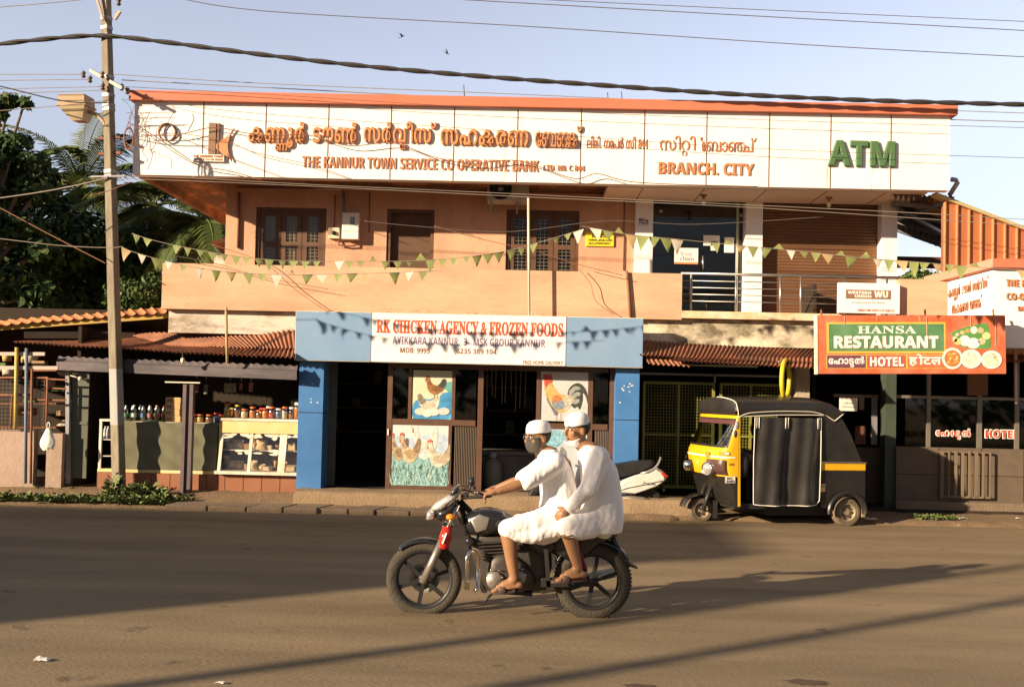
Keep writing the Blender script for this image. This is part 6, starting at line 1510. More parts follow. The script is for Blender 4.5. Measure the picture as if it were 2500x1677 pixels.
bunting([(322, 570), (395, 592), (552, 622), (700, 637), (860, 638), (1010, 637), (1150, 626), (1240, 612), (1300, 597), (1420, 561)], [fY] * 10, .147, .125, 'upper left string of green paper flags over the balcony', 1, 'ggggggggggggggggggwgg', .22)
bunting([(296, 602), (322, 614), (390, 634), (470, 652), (560, 664), (700, 671), (860, 668), (960, 666), (1080, 660)], [fY] * 9, .195, .13, 'lower left string of mixed green and white paper flags', 2, 'twgwgwgtggwtgwgg', .4)
bunting([(1418, 552), (1440, 556), (1530, 572), (1640, 583), (1800, 599), (1950, 613), (2100, 629), (2250, 641), (2420, 655), (2620, 668)], [fY] * 10, .15, .15, 'right hand string of green and tan flags over the railing', 3, 'gwggtgggwgtggtgg', .6)
# birds
def bird(px, py, label, seed, tilt):
    c = P(px, py, 42); b = MB(); s = .115
    m = Matrix.Rotation(tilt, 3, 'Y')
    prof = [(0, -1), (.12, -.8), (.20, -.3), (.20, .2), (.12, .6), (.13, .8), (.07, 1.0), (0, 1.1)]
    b.lathe([(a * s, h * s) for a, h in prof], c, 8, 'X', m=m)
    for sd in (-1, 1):
        tipz = .75 * s
        b.add([c + m @ Vector(v) for v in ((.4 * s, 0, .1 * s), (-.3 * s, 0, .1 * s), (-.5 * s, sd * 1.4 * s, tipz * .7), (-.9 * s, sd * 2.3 * s, tipz), (.1 * s, sd * 1.3 * s, tipz * .8))], [(0, 1, 2, 3, 4)])
    b.add([c + m @ Vector(v) for v in ((-.8 * s, -.1 * s, 0), (-.8 * s, .1 * s, 0), (-1.7 * s, .25 * s, .05 * s), (-1.7 * s, -.25 * s, .05 * s))], [(0, 1, 2, 3)])
    props(b.build('bird', m_cable), label, 'bird')
bird(982, 90, 'small dark bird flying higher in the sky', 1, -.4); bird(1091, 131, 'small dark bird flying lower, nearer the twisted cable', 2, .5)
# ================================================================== vehicles
m_ykw = M('rickshaw_yellow', (.72, .40, .012), .3, .05, 3, spec=.5, coat=.3)
m_bkp = M('rickshaw_black', (.016, .015, .014), .3, .2, 4, spec=.5, coat=.2, dirt=(.03, .025, .018), dirt_scale=3, dirt_amt=.4)
m_tarp = M('black_tarpaulin', (.020, .018, .016), .36, .2, 3, .15, 30, spec=.5, dirt=(.045, .04, .032), dirt_scale=2.5, dirt_amt=.4)
m_piping = M('white_piping', (.74, .68, .56), .6, .05)
m_tyre = M('dusty_tyre', (.17, .125, .08), .9, .25, 9, .4, 60, dirt=(.08, .06, .045), dirt_scale=5, dirt_amt=.5)
m_rim = M('dusty_rim', (.36, .29, .19), .6, .15, 6, metal=.3, dirt=(.16, .11, .07), dirt_scale=6, dirt_amt=.6)
m_chrome = M('chrome', (.75, .72, .68), .12, .03, metal=1.0)
m_plastic = M('black_plastic', (.022, .020, .019), .45, .2, 6)
m_brownbez = M('brown_bezel', (.075, .04, .032), .3, .1, 4, spec=.5, coat=.3)
m_orange_l = M('orange_lens', (.72, .22, .02), .2, .05); m_red_l = M('red_lens', (.48, .03, .02), .2, .05)
m_lens = M('clear_lens', (.75, .74, .70), .08, .03, metal=.7)
def frame_of(px, py, th, z=0.0):
    "ground frame of a parked or moving vehicle: o contact point, d towards its nose, wv towards its far side"
    o = G(px, py, z); d = Vector((-math.cos(th), -math.sin(th), 0)); wv = Vector((-math.sin(th), math.cos(th), 0))
    def N(a, c, s=0.0):
        v = ray(a, c); q = Vector((0, 0, CAM_H)); t = ((o - q).dot(wv) + s) / v.dot(wv); return q + v * t
    return o, d, wv, N
def wheel(par, c, axis, R, wd, hub_mat, n=36, rim=.58, spokes=0, name='wheel', tyre_mat=None, disc=True):
    "wheel > tyre, rim"
    a = Vector(axis).normalized(); x = a.cross(Vector((0, 0, 1))).normalized(); z = x.cross(a)
    m = Matrix((x, a, z)).transposed()
    h = wd / 2
    w_ = MB().lathe([(0, -h * .5), (R * .14, -h * .6), (R * .14, h * .6), (0, h * .5)], c, 14, 'Y', m=m).build(name, hub_mat, par)
    MB().lathe([(R * rim, -h * .8), (R * .82, -h * 1.02), (R * .93, -h * .85), (R * .99, -h * .45), (R, 0), (R * .99, h * .45), (R * .93, h * .85), (R * .82, h * 1.02), (R * rim, h * .8), (R * rim, -h * .8)], c, n, 'Y', m=m).build('tyre', tyre_mat or m_tyre, w_)
    b = MB().lathe([(R * rim * 1.03, -h * .85), (R * rim * .94, -h * .9), (R * rim * .88, -h * .5), (R * rim * .88, h * .5), (R * rim * .94, h * .9), (R * rim * 1.03, h * .85), (R * rim * 1.03, -h * .85)], c, n, 'Y', m=m)
    if disc: b.lathe([(R * rim * .9, -h * .45), (R * rim * .62, -h * .25), (R * .2, -h * .62), (R * .12, -h * .62), (.001, -h * .55)], c, n, 'Y', m=m)
    for k in range(spokes):
        t = 2 * math.pi * k / spokes + .35; u = x * math.cos(t) + z * math.sin(t); v = Vector(c)
        b.bar(v + u * R * .10, v + u * R * rim * .92, .030, h * .7, up=a)
    b.build('rim', hub_mat, w_)
    if disc:
        b = MB()
        for k in range(5):
            t = 2 * math.pi * k / 5; u = x * math.cos(t) + z * math.sin(t); b.lathe([(0, -.012), (.012, -.012), (.012, .01)], Vector(c) + u * R * .30 - a * h * .6, 6, 'Y', m=m)
        b.build('wheel_nut', m_plastic, w_)
    return w_
# ------------------------------------------------------------------ auto rickshaw
o_, d_r, w_r, N = frame_of(2072, 1284, R_(13))
WID = 1.22
rk = thing('auto_rickshaw', 'yellow and black auto rickshaw with black side curtain parked at the kerb', 'auto rickshaw', o_ + w_r * .6)
wf = N(1709, 1244, .62); wheel(rk, wf, w_r, .178, .13, m_rim, rim=.60)
wn = N(2064, 1249, .08); wheel(rk, wn, w_r, .20, .14, m_rim, rim=.58); wheel(rk, wn + w_r * (WID - .16), w_r, .20, .14, m_rim, rim=.58)
rear = N(1803, 1090, 0.0); rl = (rear - o_).dot(d_r)
def along(px, py, s): return (N(px, py, s) - o_).dot(d_r)
def shellrow(py, nose, s0=0.0, ex=.5, rr=None, grow=0.0):
    z = N(1803, py, 0).z; z2 = N(nose, py, .55).z; D = along(nose, py, .5) - (rl if rr is None else rr) + grow
    def f(t):
        c_, s_ = math.cos(t), math.sin(t); sg = 1 if c_ > 0 else -1
        w_ = WID / 2 - sg * (WID / 2 - s0 + grow) * abs(c_) ** .62
        return o_ + d_r * ((rl if rr is None else rr) + D * max(0, s_) ** ex) + w_r * w_ + Vector((0, 0, z))
    return f
def shell(rows, mat, name, t0=0.0, t1=math.pi, nu=36, grow=0.0, par=None, s0=0.0):
    fs = [shellrow(py, nx, s0, grow=grow) for py, nx in rows]; b = MB(); k = len(rows) - 1
    def f(u, v):
        i = min(k - 1, int(v * k)); g = v * k - i; t = t0 + (t1 - t0) * u
        return fs[i](t).lerp(fs[i + 1](t), g)
    b.grid(f, nu, k * 3); return b.build(name, mat, par or rk)
shell([(1014, 1760), (1018, 1758), (1022, 1757)], m_ykw, 'brow_panel')
shell([(1094, 1722), (1104, 1716), (1122, 1714), (1145, 1717), (1164, 1722)], m_ykw, 'front_panel')
shell([(1164, 1723), (1180, 1730), (1205, 1740), (1226, 1746), (1238, 1754)], m_bkp, 'lower_cowl', grow=-.004)
for t0, t1 in ((0, .115 * math.pi), (.885 * math.pi, math.pi)): shell([(1022, 1757), (1060, 1740), (1094, 1722)], m_ykw, 'screen_pillar', t0, t1, 8)
ws = shell([(1023, 1757), (1060, 1740), (1092, 1722)], glass('windscreen_glass', (.30, .32, .32), .10, .03), 'windscreen', .115 * math.pi, .885 * math.pi, 30)
shell([(1023, 1758), (1027, 1756)], m_plastic, 'screen_rubber', .11 * math.pi, .89 * math.pi, 30, .006, ws); shell([(1089, 1724), (1093, 1722)], m_plastic, 'screen_rubber', .11 * math.pi, .89 * math.pi, 30, .006, ws)
shell([(1023, 1757), (1060, 1740), (1092, 1722)], m_plastic, 'screen_rubber', .110 * math.pi, .125 * math.pi, 2, .006, ws)
shell([(1026, 1756), (1036, 1751)], M('screen_visor', (.10, .04, .042), .5, .2, 20), 'screen_sticker', .13 * math.pi, .87 * math.pi, 24, .004, ws)
shell([(1115, 1714), (1119, 1714)], m_piping, 'white_stripe', .02, math.pi - .02, 30, .005)
# headlamp masks
for t0, t1 in ((.15, .44), (.56, .85)):
    shell([(1123, 1712), (1135, 1710), (1150, 1712), (1160, 1722)], m_brownbez, 'lamp_mask', t0 * math.pi * .7 + (.0 if t0 < .5 else .3 * math.pi * 1.0), t1 * math.pi * (.9 if t0 < .5 else 1), 14, .02)
c = N(1727, 1144, .22); hd = (d_r - w_r * .55).normalized()
for s in (0, 1):
    cc = c + w_r * s * .72; ax = (d_r - w_r * (.5 if s == 0 else -.5)).normalized(); x = ax.cross(Vector((0, 0, 1))).normalized(); m3 = Matrix((x, ax, x.cross(ax))).transposed()
    hl = MB().lathe([(.085, -.06), (.09, .015), (.078, .022), (.072, .0)], cc, 20, 'Y', m=m3).build('headlight', m_chrome, rk)
    MB().lathe([(.074, .006), (.06, .026), (.03, .036), (0, .038)], cc, 20, 'Y', m=m3).build('lens', m_lens, hl)
shell([(1103, 1715), (1112, 1714)], m_orange_l, 'indicator', .06 * math.pi, .22 * math.pi, 8, .008)
shell([(1105, 1715), (1110, 1714)], m_piping, 'indicator_lens', .06 * math.pi, .12 * math.pi, 5, .012)
shell([(1106, 1714), (1120, 1713)], m_orange_l, 'corner_lamp', .37 * math.pi, .43 * math.pi, 5, .010)
shell([(1131, 1714), (1136, 1714)], m_redtile, 'model_badge', .015 * math.pi, .06 * math.pi, 4, .004)
# plate sticker with writing
b = MB(); q0, q1 = N(1770, 1178, -.006), N(1795, 1163, -.006)
def onside(a, c, s): return N(a, c, s)
b.add([N(1770, 1163, -.008), N(1795, 1163, -.008), N(1795, 1179, -.008), N(1770, 1179, -.008)], [(0, 1, 2, 3)]); pl = b.build('permit_plate', m_piping, rk)
mN = Matrix((-d_r, w_r, Vector((0, 0, 1)))).transposed().to_4x4(); mN.translation = o_
def sidetxt(txt, a, e, c, g, mat, par, s=-.010, base=SANSB):
    i = mN.inverted(); p, r2 = i @ N(a, g, s), i @ N(c, e, s); b = MB(); lettering(b, styled(txt, base), p.x, r2.x, p.z, r2.z, s, .002, 0, mN); return b.build('lettering', mat, par)
m_ink = M('blue_black_ink', (.05, .06, .12), .6)
sidetxt('KC', 1775, 1165, 1789, 1170, m_ink, pl); sidetxt('2365', 1773, 1172, 1793, 1177.5, m_ink, pl)
# front mudguard
xx = d_r; b = MB()
def mg(u, v):
    a = R_(10 + 165 * u); r_ = .215 + .02 * math.sin(math.pi * v) - .05 * max(0, u - .85)
    return wf + xx * (math.cos(a) * r_ * 1.08 + .03) + Vector((0, 0, math.sin(a) * r_ * .92 + .01)) + w_r * ((v - .5) * .22)
b.grid(mg, 20, 8); b.build('front_mudguard', m_bkp, rk)
MB().tube([wf + w_r * .1, wf + w_r * .1 + Vector((0, 0, .35)) - d_r * .12], .03, 8).tube([wf - w_r * .1, wf - w_r * .1 + Vector((0, 0, .35)) - d_r * .12], .03, 8).build('front_fork', m_plastic, rk)
MB().box(-.03, .03, -.005, .005, -.12, .12, Matrix.Translation(N(1746, 1243, .5))).build('mud_flap', m_plastic, rk)
# floor, rear body
fl0, fl1 = rl, along(2110, 1200, 0)
def lbox(a0, a1, s0, s1, z0, z1, bev=0): return MB().box(-a0, -a1, s0, s1, z0, z1, mN, bev)
zfl = N(1850, 1236, 0).z
lbox(rl + .02, fl1 + .05, .06, WID - .06, zfl - .04, zfl + .03).build('floor_pan', m_plastic, rk)
a3, a2 = along(2003, 1190, 0), along(2111, 1190, 0)
zy0, zy1, zt_ = N(2060, 1149, 0).z, N(2060, 1131, 0).z, N(2060, 1128, 0).z
def rearside(s, name='rear_side'):
    pts = [(2003, 1149), (2112, 1146), (2112, 1238), (2103, 1238), (2098, 1222), (2084, 1206), (2062, 1200), (2042, 1206), (2028, 1222), (2022, 1240), (2003, 1240)]
    i = mN.inverted(); pp = [i @ N(a, c, s) for a, c in pts]
    return MB().prism([(p.x, p.z) for p in pp], s, s + .03, m=mN).build(name, m_bkp, rk)
rearside(0.0)
i_ = mN.inverted(); pp = [i_ @ N(a, c, 0.0) for a, c in ((2003, 1149), (2112, 1146), (2112, 1238), (2003, 1240))]
MB().prism([(p.x, p.z) for p in pp], WID - .03, WID, m=mN).build('rear_side', m_bkp, rk)
lbox(a2 + .02, a2, 0.03, WID - .03, zfl, zy0).build('tail_panel', m_bkp, rk)
lbox(a3, a2 - .012, -.006, WID + .006, zy0 + .002, zy1, .01).build('yellow_band', m_ykw, rk)
lbox(a3 + .005, a2 - .016, -.012, WID + .012, zy1, zt_ + .004).build('top_rail', m_chrome, rk)
def arch(u, v):
    a = R_(-8 + 196 * u); r_ = .262; cc = N(2066, 1249, 0.0)
    return cc + d_r * (-math.cos(a) * r_ * 1.02) + Vector((0, 0, math.sin(a) * r_ * .98)) - w_r * (.055 * math.sin(math.pi * v * .5)) + Vector((0, 0, -.04 * (1 - v)))
def arch2(u, v):
    a = R_(-6 + 192 * u); r_ = .215 + .065 * v; cc = N(2066, 1249, 0.0)
    return cc - d_r * (math.cos(a) * r_ * 1.05) + Vector((0, 0, math.sin(a) * r_)) - w_r * (.06 * math.sin(math.pi * (.15 + .85 * (1 - v))))
b = MB(); b.grid(arch2, 28, 6); b.build('wheel_arch', m_bkp, rk)
lbox(a2 + .03, a2 - .01, .0, .07, N(2110, 1262, 0).z, N(2110, 1228, 0).z).build('mud_flap', M('mud_flap_tan', (.30, .21, .12), .8), rk)
lbox(a2 - .005, a2 - .03, .06, .16, N(2110, 1222, 0).z, N(2110, 1205, 0).z).build('tail_lamp', m_orange_l, rk)
b = MB(); b.add([N(2003, 1181, -.004), N(2015, 1181, -.004), N(2015, 1200, -.004), N(2003, 1200, -.004)], [(0, 1, 2, 3)]); pl2 = b.build('side_sticker', m_case_y, rk)
sidetxt('KL13', 2004.5, 1184, 2014, 1188.5, m_ink, pl2, -.0055)
# hood: arched cloth roof
i_ = mN.inverted()
def LQ(a, c, s=0.0): v = i_ @ N(a, c, s); return v.x, v.z
hx = [LQ(1797, 978), LQ(1830, 976.5), LQ(1900, 976.5), LQ(1980, 977.5), LQ(2012, 979), LQ(2036, 986), LQ(2058, 1001)]
hb = [LQ(1803, 1018), LQ(1830, 1016), LQ(1900, 1013), LQ(1980, 1013), LQ(2016, 1014), LQ(2037, 1028), LQ(2060, 1009)]
def lerp_prof(pr, u):
    k = len(pr) - 1; i = min(k - 1, int(u * k)); g = u * k - i; return pr[i][0] + (pr[i + 1][0] - pr[i][0]) * g, pr[i][1] + (pr[i + 1][1] - pr[i][1]) * g
def hood(u, v):
    (tx, tz), (bx_, bz) = lerp_prof(hx, u), lerp_prof(hb, u)
    if v < .25: g = v / .25; x, z, s = bx_ + (tx - bx_) * g, bz + (tz - .03 - bz) * g, -.02 * math.sin(math.pi * g)
    elif v > .75: g = (1 - v) / .25; x, z, s = bx_ + (tx - bx_) * g, bz + (tz - .03 - bz) * g, WID + .02 * math.sin(math.pi * g)
    else: g = (v - .25) / .5; x, z, s = tx, tz - .03 + .075 * math.sin(math.pi * g) ** .6, WID * g
    return mN @ Vector((x, s, z))
b = MB(); b.grid(hood, 36, 40); b.build('hood', m_tarp, rk)
def hoodline(v, off=0): return [hood(k / 40, v) - w_r * .004 for k in range(41)]
MB().tube([mN @ Vector((*(lambda p: (p[0], -.008))(lerp_prof(hb, k / 40)), lerp_prof(hb, k / 40)[1])) for k in range(41)], .0065, 6).build('hood_piping', m_piping, rk)
MB().tube([mN @ Vector((lerp_prof(hb, k / 40)[0], -.02, lerp_prof(hb, k / 40)[1] + .05 - .05 * abs(k / 13 - 1) ** 3)) for k in range(0, 27)], .006, 6).build('hood_piping', m_piping, rk)
MB().tube([hood(0, k / 20 * .5) - w_r * .004 for k in range(1, 21)], .006, 6).build('hood_piping', m_piping, rk)
# front hood face leaning forward to the brow
def hface(u, v):
    a = hood(0, .13 + .74 * u); f_ = shellrow(1015, 1760)(math.pi * (.12 + .76 * u)); g = v
    return a.lerp(f_, g) + d_r * .03 * math.sin(math.pi * g)
b = MB(); b.grid(hface, 24, 6); b.build('hood_front', m_tarp, rk)
# rear quarter and back of the hood
def hrear(s): 
    pp = [LQ(*p) for p in ((2004, 1012), (2050, 1010), (2078, 1060), (2106, 1129), (2004, 1129))]
    return MB().prism(pp, s, s + .012, m=mN).build('rear_quarter', m_tarp, rk)
hrear(.01); hrear(WID - .02)
MB().add([mN @ Vector((LQ(2050, 1008)[0], s, LQ(2050, 1008)[1])) for s in (.02, WID - .02)] + [mN @ Vector((LQ(2106, 1129)[0], s, LQ(2106, 1129)[1])) for s in (WID - .02, .02)], [(0, 1, 2, 3)]).build('hood_back', m_tarp, rk)
# side curtain
cx0_, cz1_ = LQ(1841, 1018); cx1_, _ = LQ(2004, 1018); _, cz0_ = LQ(1920, 1233)
def cur(u, v):
    x = cx0_ + (cx1_ - cx0_) * u - .03 * (v ** 2) * max(0, u - .9) * 10; z = cz1_ + (cz0_ - cz1_) * v * (1 - .012 * (2 * abs(u - .5)) ** 6)
    fold = .050 * math.sin(u * 13 + .9 * math.sin(v * 2) + .4) * (.25 + .75 * v) + .020 * math.sin(u * 27 + v * 3) + .010 * noise.noise(Vector((u * 6, v * 5, 1)))
    if v > .97 and u > .93: x -= (u - .93) * .6
    return mN @ Vector((x, -.03 - .05 * v * .5 + fold * .8, z))
b = MB(); b.grid(cur, 70, 40); b.build('side_curtain', m_tarp, rk)
edge = [cur(0, k / 24) for k in range(25)] + [cur(k / 30, 1) for k in range(1, 31)] + [cur(1, 1 - k / 24) for k in range(1, 25)]
MB().tube([p - w_r * .006 for p in edge], .006, 5).build('curtain_piping', m_piping, rk)
for px in (1846, 1852, 1914, 1923, 1994, 1999):
    u0 = (LQ(px, 1030)[0] - cx0_) / (cx1_ - cx0_); MB().tube([cur(u0, .0) - w_r * .012, cur(u0, .06) - w_r * .012, cur(u0, .125) - w_r * .012], .0065, 5).build('curtain_strap', m_piping, rk)
# cabin: seats, handle, mirrors
lbox(along(1806, 1150, .5), along(1836, 1150, .5), .30, .9, zfl, N(1820, 1150, .3).z, .05).build('driver_seat', m_plastic, rk)
lbox(along(1836, 1110, .5), along(1850, 1110, .5), .1, WID - .1, zfl, N(1840, 1100, .3).z, .03).build('partition', m_plastic, rk)
lbox(along(1985, 1150, .3), along(2090, 1150, .3), .06, WID - .06, zfl, N(2040, 1160, .1).z, .05).build('passenger_seat', m_plastic, rk)
MB().tube([N(1800, 1090, .25), N(1798, 1092, .62), N(1800, 1090, .98)], .016, 8).build('handlebar', m_plastic, rk)
cb_ = N(1815, 1135, .08); MB().ell(cb_, (.07, .06, .17)).build('hanging_bag', m_plastic, rk)
for a, c, rx, rz in ((1800, 1038, .032, .055), (1796, 1059, .024, .05)):
    m4 = Matrix((-d_r, w_r, Vector((0, 0, 1)))).transposed(); MB().ell(N(a, c, -.05), (rx, .02, rz), m=m4).build('mirror', m_grey if c < 1050 else m_plastic, rk)
for a in (1803, 2004):
    MB().bar(N(a, 1018, .02), N(a, 1236, .02), .035).bar(N(a, 1018, WID - .03), N(a, 1236, WID - .03), .035).build('body_post', m_ykw if a < 1900 else m_bkp, rk)
lbox(along(1860, 1200, .3), a2, .2, WID - .2, zfl - .14, zfl - .04).build('engine_tray', m_plastic, rk)
# ------------------------------------------------------------------ white scooter on the verge
o_s, d_s, w_s, NS = frame_of(1582, 1256, R_(4), .03)
sc = thing('scooter', 'white scooter parked on the verge behind the rear rider', 'scooter', o_s + w_s * .1)
m_scw = M('scooter_white', (.66, .64, .58), .3, .04, 3, coat=.3, dirt=(.45, .40, .32), dirt_scale=5, dirt_amt=.4)
m_seat = M('scooter_seat', (.022, .021, .020), .55, .15, 8)
mS2 = Matrix((-d_s, w_s, Vector((0, 0, 1)))).transposed().to_4x4(); mS2.translation = o_s; iS = mS2.inverted()
def LS(pts, s=0.0): return [((iS @ NS(a, c, s)).x, (iS @ NS(a, c, s)).z) for a, c in pts]
def blob(pts, s0, s1, name, mat, round_=.06, par=None):
    "profile polygon swelled across the width: narrow at the faces, full in the middle"
    pp = [Vector((a, 0, c)) for a, c in LS(pts)]; n = len(pp); cen = sum(pp, Vector()) / n; rings = []
    for k in range(9):
        t = k / 8; f_ = 1 - round_ * (abs(2 * t - 1) ** 3) * 2; s = s0 + (s1 - s0) * t
        rings += [mS2 @ (cen + (p - cen) * f_ + Vector((0, s, 0))) for p in pp]
    b = MB(); b.add(rings, [(i * n + j, i * n + (j + 1) % n, (i + 1) * n + (j + 1) % n, (i + 1) * n + j) for i in range(8) for j in range(n)] + [tuple(range(n)), tuple(range(8 * n, 9 * n))], False)
    o = b.build(name, mat, par or sc); md = o.modifiers.new('bevel', 'BEVEL'); md.width = .008; md.segments = 2; return o
body_p = [(1497, 1200), (1509, 1183), (1526, 1171), (1549, 1160), (1564, 1156), (1590, 1152), (1602, 1146), (1608, 1141), (1622, 1151), (1631, 1164), (1631, 1171), (1618, 1182), (1606, 1189), (1576, 1200), (1549, 1209), (1526, 1207), (1503, 1206)]
blob(body_p, .0, .30, 'body_panel', m_scw, .08)
for a, c, e, g in ((1510, 1192, 1598, 1171),):
    MB().tube([NS(1503, 1199, -.004), NS(1530, 1190, -.012), NS(1570, 1182, -.012), NS(1618, 1173, -.004)], .010, 6, flat=(1, .5)).build('body_crease', m_scw, sc)
blob([(1440, 1150), (1470, 1142), (1502, 1134), (1549, 1126), (1595, 1124), (1604, 1128), (1597, 1140), (1566, 1154), (1530, 1163), (1503, 1166), (1450, 1168)], .02, .28, 'seat', m_seat, .08)
blob([(1599, 1158), (1621, 1152), (1631, 1161), (1633, 1166), (1618, 1163)], .01, .29, 'tail_light', m_red_l, .03)
MB().tube([NS(1564, 1156, .02), NS(1582, 1151, .01), NS(1597, 1144, .01), NS(1606, 1134, .03), NS(1613, 1119, .07), NS(1612, 1117, .15), NS(1613, 1119, .23), NS(1606, 1134, .27), NS(1590, 1148, .28)], .016, 8).build('grab_rail', M('rail_silver', (.48, .48, .46), .3, .05, metal=.6), sc)
wheel(sc, NS(1582, 1222, .15), w_s, .195, .10, m_plastic, rim=.55, tyre_mat=m_black)
MB().tube([NS(1500, 1216, .1), NS(1540, 1218, .03), NS(1570, 1222, .0), NS(1588, 1224, .0)], [.03, .05, .055, .04], 10).build('exhaust', M('exhaust_dull', (.25, .21, .17), .5, .2, 6, metal=.5), sc)
blob([(1430, 1205), (1503, 1206), (1540, 1212), (1545, 1232), (1500, 1240), (1430, 1232)], .05, .25, 'engine_case', m_plastic, .05)
blob([(1622, 1178), (1616, 1186), (1624, 1202), (1628, 1198)], .08, .22, 'rear_mudguard', m_plastic, .03)
blob([(1340, 1222), (1430, 1210), (1440, 1226), (1340, 1236)], .02, .28, 'footboard', m_plastic, .03)
blob([(1330, 1140), (1345, 1138), (1362, 1222), (1336, 1226), (1322, 1180)], .0, .30, 'front_apron', m_scw, .1)
blob([(1322, 1120), (1352, 1112), (1358, 1136), (1326, 1142)], .06, .24, 'headset', m_scw, .1)
MB().tube([NS(1352, 1118, -.15), NS(1345, 1116, .15), NS(1352, 1118, .45)], .014, 8).build('handlebar', m_plastic, sc)
wheel(sc, NS(1322, 1217, .15), w_s, .195, .09, m_plastic, rim=.55, tyre_mat=m_black)
i_s = iS; p, r2 = iS @ NS(1568, 1181, -.012), iS @ NS(1597, 1174, -.012)
b = MB(); lettering(b, 'Activa', p.x, r2.x, p.z - .01, r2.z - .01, -.014, .002, .01, mS2); b.build('lettering', m_ink, sc)
# ------------------------------------------------------------------ motorcycle
o_b, d_b, w_b, NB = frame_of(1447, 1505, 0.0)
bk = thing('motorcycle', 'black motorcycle with silver headlamp cowl ridden along the road', 'motorcycle', o_b)
m_bkb = M('bike_black', (.014, .014, .015), .22, .1, 4, spec=.5, coat=.4)
m_bktyre = M('bike_tyre', (.055, .046, .033), .9, .2, 9, .5, 50)
m_alloy = M('alloy_black', (.02, .02, .02), .4, .1); m_silver = M('engine_silver', (.34, .31, .27), .40, .12, 6, metal=.7); m_eng = M('engine_dark', (.07, .06, .05), .5, .2, 8, metal=.5)
wF, wR = NB(1035, 1412, 0), NB(1447, 1417, 0)
wheel(bk, wF, w_b, .282, .085, m_alloy, 48, .76, 6, tyre_mat=m_bktyre, disc=False); wheel(bk, wR, w_b, .285, .11, m_alloy, 48, .72, 6, tyre_mat=m_bktyre, disc=False)
for o in list(bk.children):
    ty = [c_ for c_ in o.children if c_.name.startswith('tyre')]
b = MB()
for cc, R, wd in ((wR, .284, .09),):
    for k in range(64):
        a = 2 * math.pi * k / 64; u = Vector((math.cos(a), 0, math.sin(a))); b.bar(cc + u * (R - .006) - w_b * wd * .42, cc + u * (R + .004) - w_b * wd * .05, .010, .009); b.bar(cc + u * (R - .006) + w_b * wd * .42, cc + u * (R + .004) + w_b * wd * .05, .010, .009)
    
bt_ = b.build('tyre_tread', m_bktyre, bk)
for cc in (wF,): MB().lathe([(.115, -.004), (.05, -.004), (.05, .004), (.115, .004), (.115, -.004)], cc + w_b * .06, 28, 'Y').build('brake_disc', m_silver, bk)
hs = NB(1122, 1222, 0)
for s in (-.085, .085):
    lo, mid, up = wF + w_b * s, NB(1083, 1312, s), NB(1118, 1232, s)
    MB().tube([lo + Vector((0, 0, -.015)), lo.lerp(mid, .98)], [.030, .027], 10).build('fork_leg', m_silver, bk); MB().tube([mid, up], .018, 10).build('fork_tube', m_chrome, bk)
# red stay with a white reflector
for s in (-.095, .095):
    a, c = NB(1083, 1338, s), NB(1092, 1286, s); MB().tube([a, a.lerp(c, .5), c], [.038, .048, .034], 10).build('red_fork_cover', m_red_l, bk)
    MB().bar(NB(1080, 1326, s - (.05 if s < 0 else -.05)), NB(1090, 1300, s - (.05 if s < 0 else -.05)), .034, .012).build('reflector', M('reflector_white', (.85, .83, .78), .2), bk)
def mudg(cc, R, a0, a1, wd, name, drop=0):
    b = MB(); b.grid(lambda u, v: cc + Vector((math.cos(R_(a0 + (a1 - a0) * u)) * R, 0, math.sin(R_(a0 + (a1 - a0) * u)) * R - abs(2 * v - 1) ** 3 * .03)) + w_b * ((v - .5) * wd), 22, 8); o = b.build(name, m_bkb, bk); md = o.modifiers.new('solid', 'SOLIDIFY'); md.thickness = .008; return o
mudg(wF, .305, 62, 128, .11, 'front_mudguard')
mB = Matrix((-d_b, w_b, Vector((0, 0, 1)))).transposed().to_4x4(); mB.translation = o_b; iB = mB.inverted()
def LB(pts): return [((iB @ NB(a, c, 0)).x, (iB @ NB(a, c, 0)).z) for a, c in pts]
def blobB(pts, hw, name, mat, r=.2, cy=0.0, e=2.2, par=None, sub=1):
    pp = [Vector((a, 0, c)) for a, c in LB(pts)]; n = len(pp); cen = sum(pp, Vector()) / n; rings = []; K = 10
    for k in range(K + 1):
        t = 2 * k / K - 1; f_ = (1 - abs(t) ** e) ** (1 / e) * r + (1 - r); rings += [mB @ (cen + (p - cen) * f_ + Vector((0, cy + hw * t, 0))) for p in pp]
    b = MB(); b.add(rings, [(i * n + j, i * n + (j + 1) % n, (i + 1) * n + (j + 1) % n, (i + 1) * n + j) for i in range(K) for j in range(n)] + [tuple(range(n)), tuple(range(K * n, (K + 1) * n))], True)
    o = b.build(name, mat, par or bk)
    if sub: md = o.modifiers.new('sub', 'SUBSURF'); md.levels = md.render_levels = sub
    return o
cowl = blobB([(1052, 1240), (1064, 1226), (1090, 1211), (1116, 1202), (1120, 1212), (1100, 1226), (1088, 1240), (1068, 1246)], .12, 'headlamp_cowl', M('cowl_silver', (.56, .55, .54), .25, .05, 3, metal=.3, coat=.4), .55, sub=0)
blobB([(1041, 1266), (1044, 1248), (1052, 1240), (1066, 1246), (1064, 1262), (1052, 1268)], .10, 'headlight', m_lens, .4, par=cowl, sub=0)
blobB([(1064, 1262), (1068, 1244), (1090, 1238), (1106, 1224), (1122, 1216), (1116, 1242), (1096, 1262), (1076, 1270)], .115, 'cowl_side', m_bkb, .45, par=cowl, sub=0)
blobB([(1092, 1212), (1104, 1194), (1122, 1178), (1126, 1182), (1120, 1206)], .11, 'visor', M('smoke_visor', (.03, .03, .04), .15, .1, coat=.5), .35)
blobB([(1070, 1276), (1104, 1268), (1112, 1290), (1080, 1296)], .09, 'lower_cowl', m_bkb, .4)
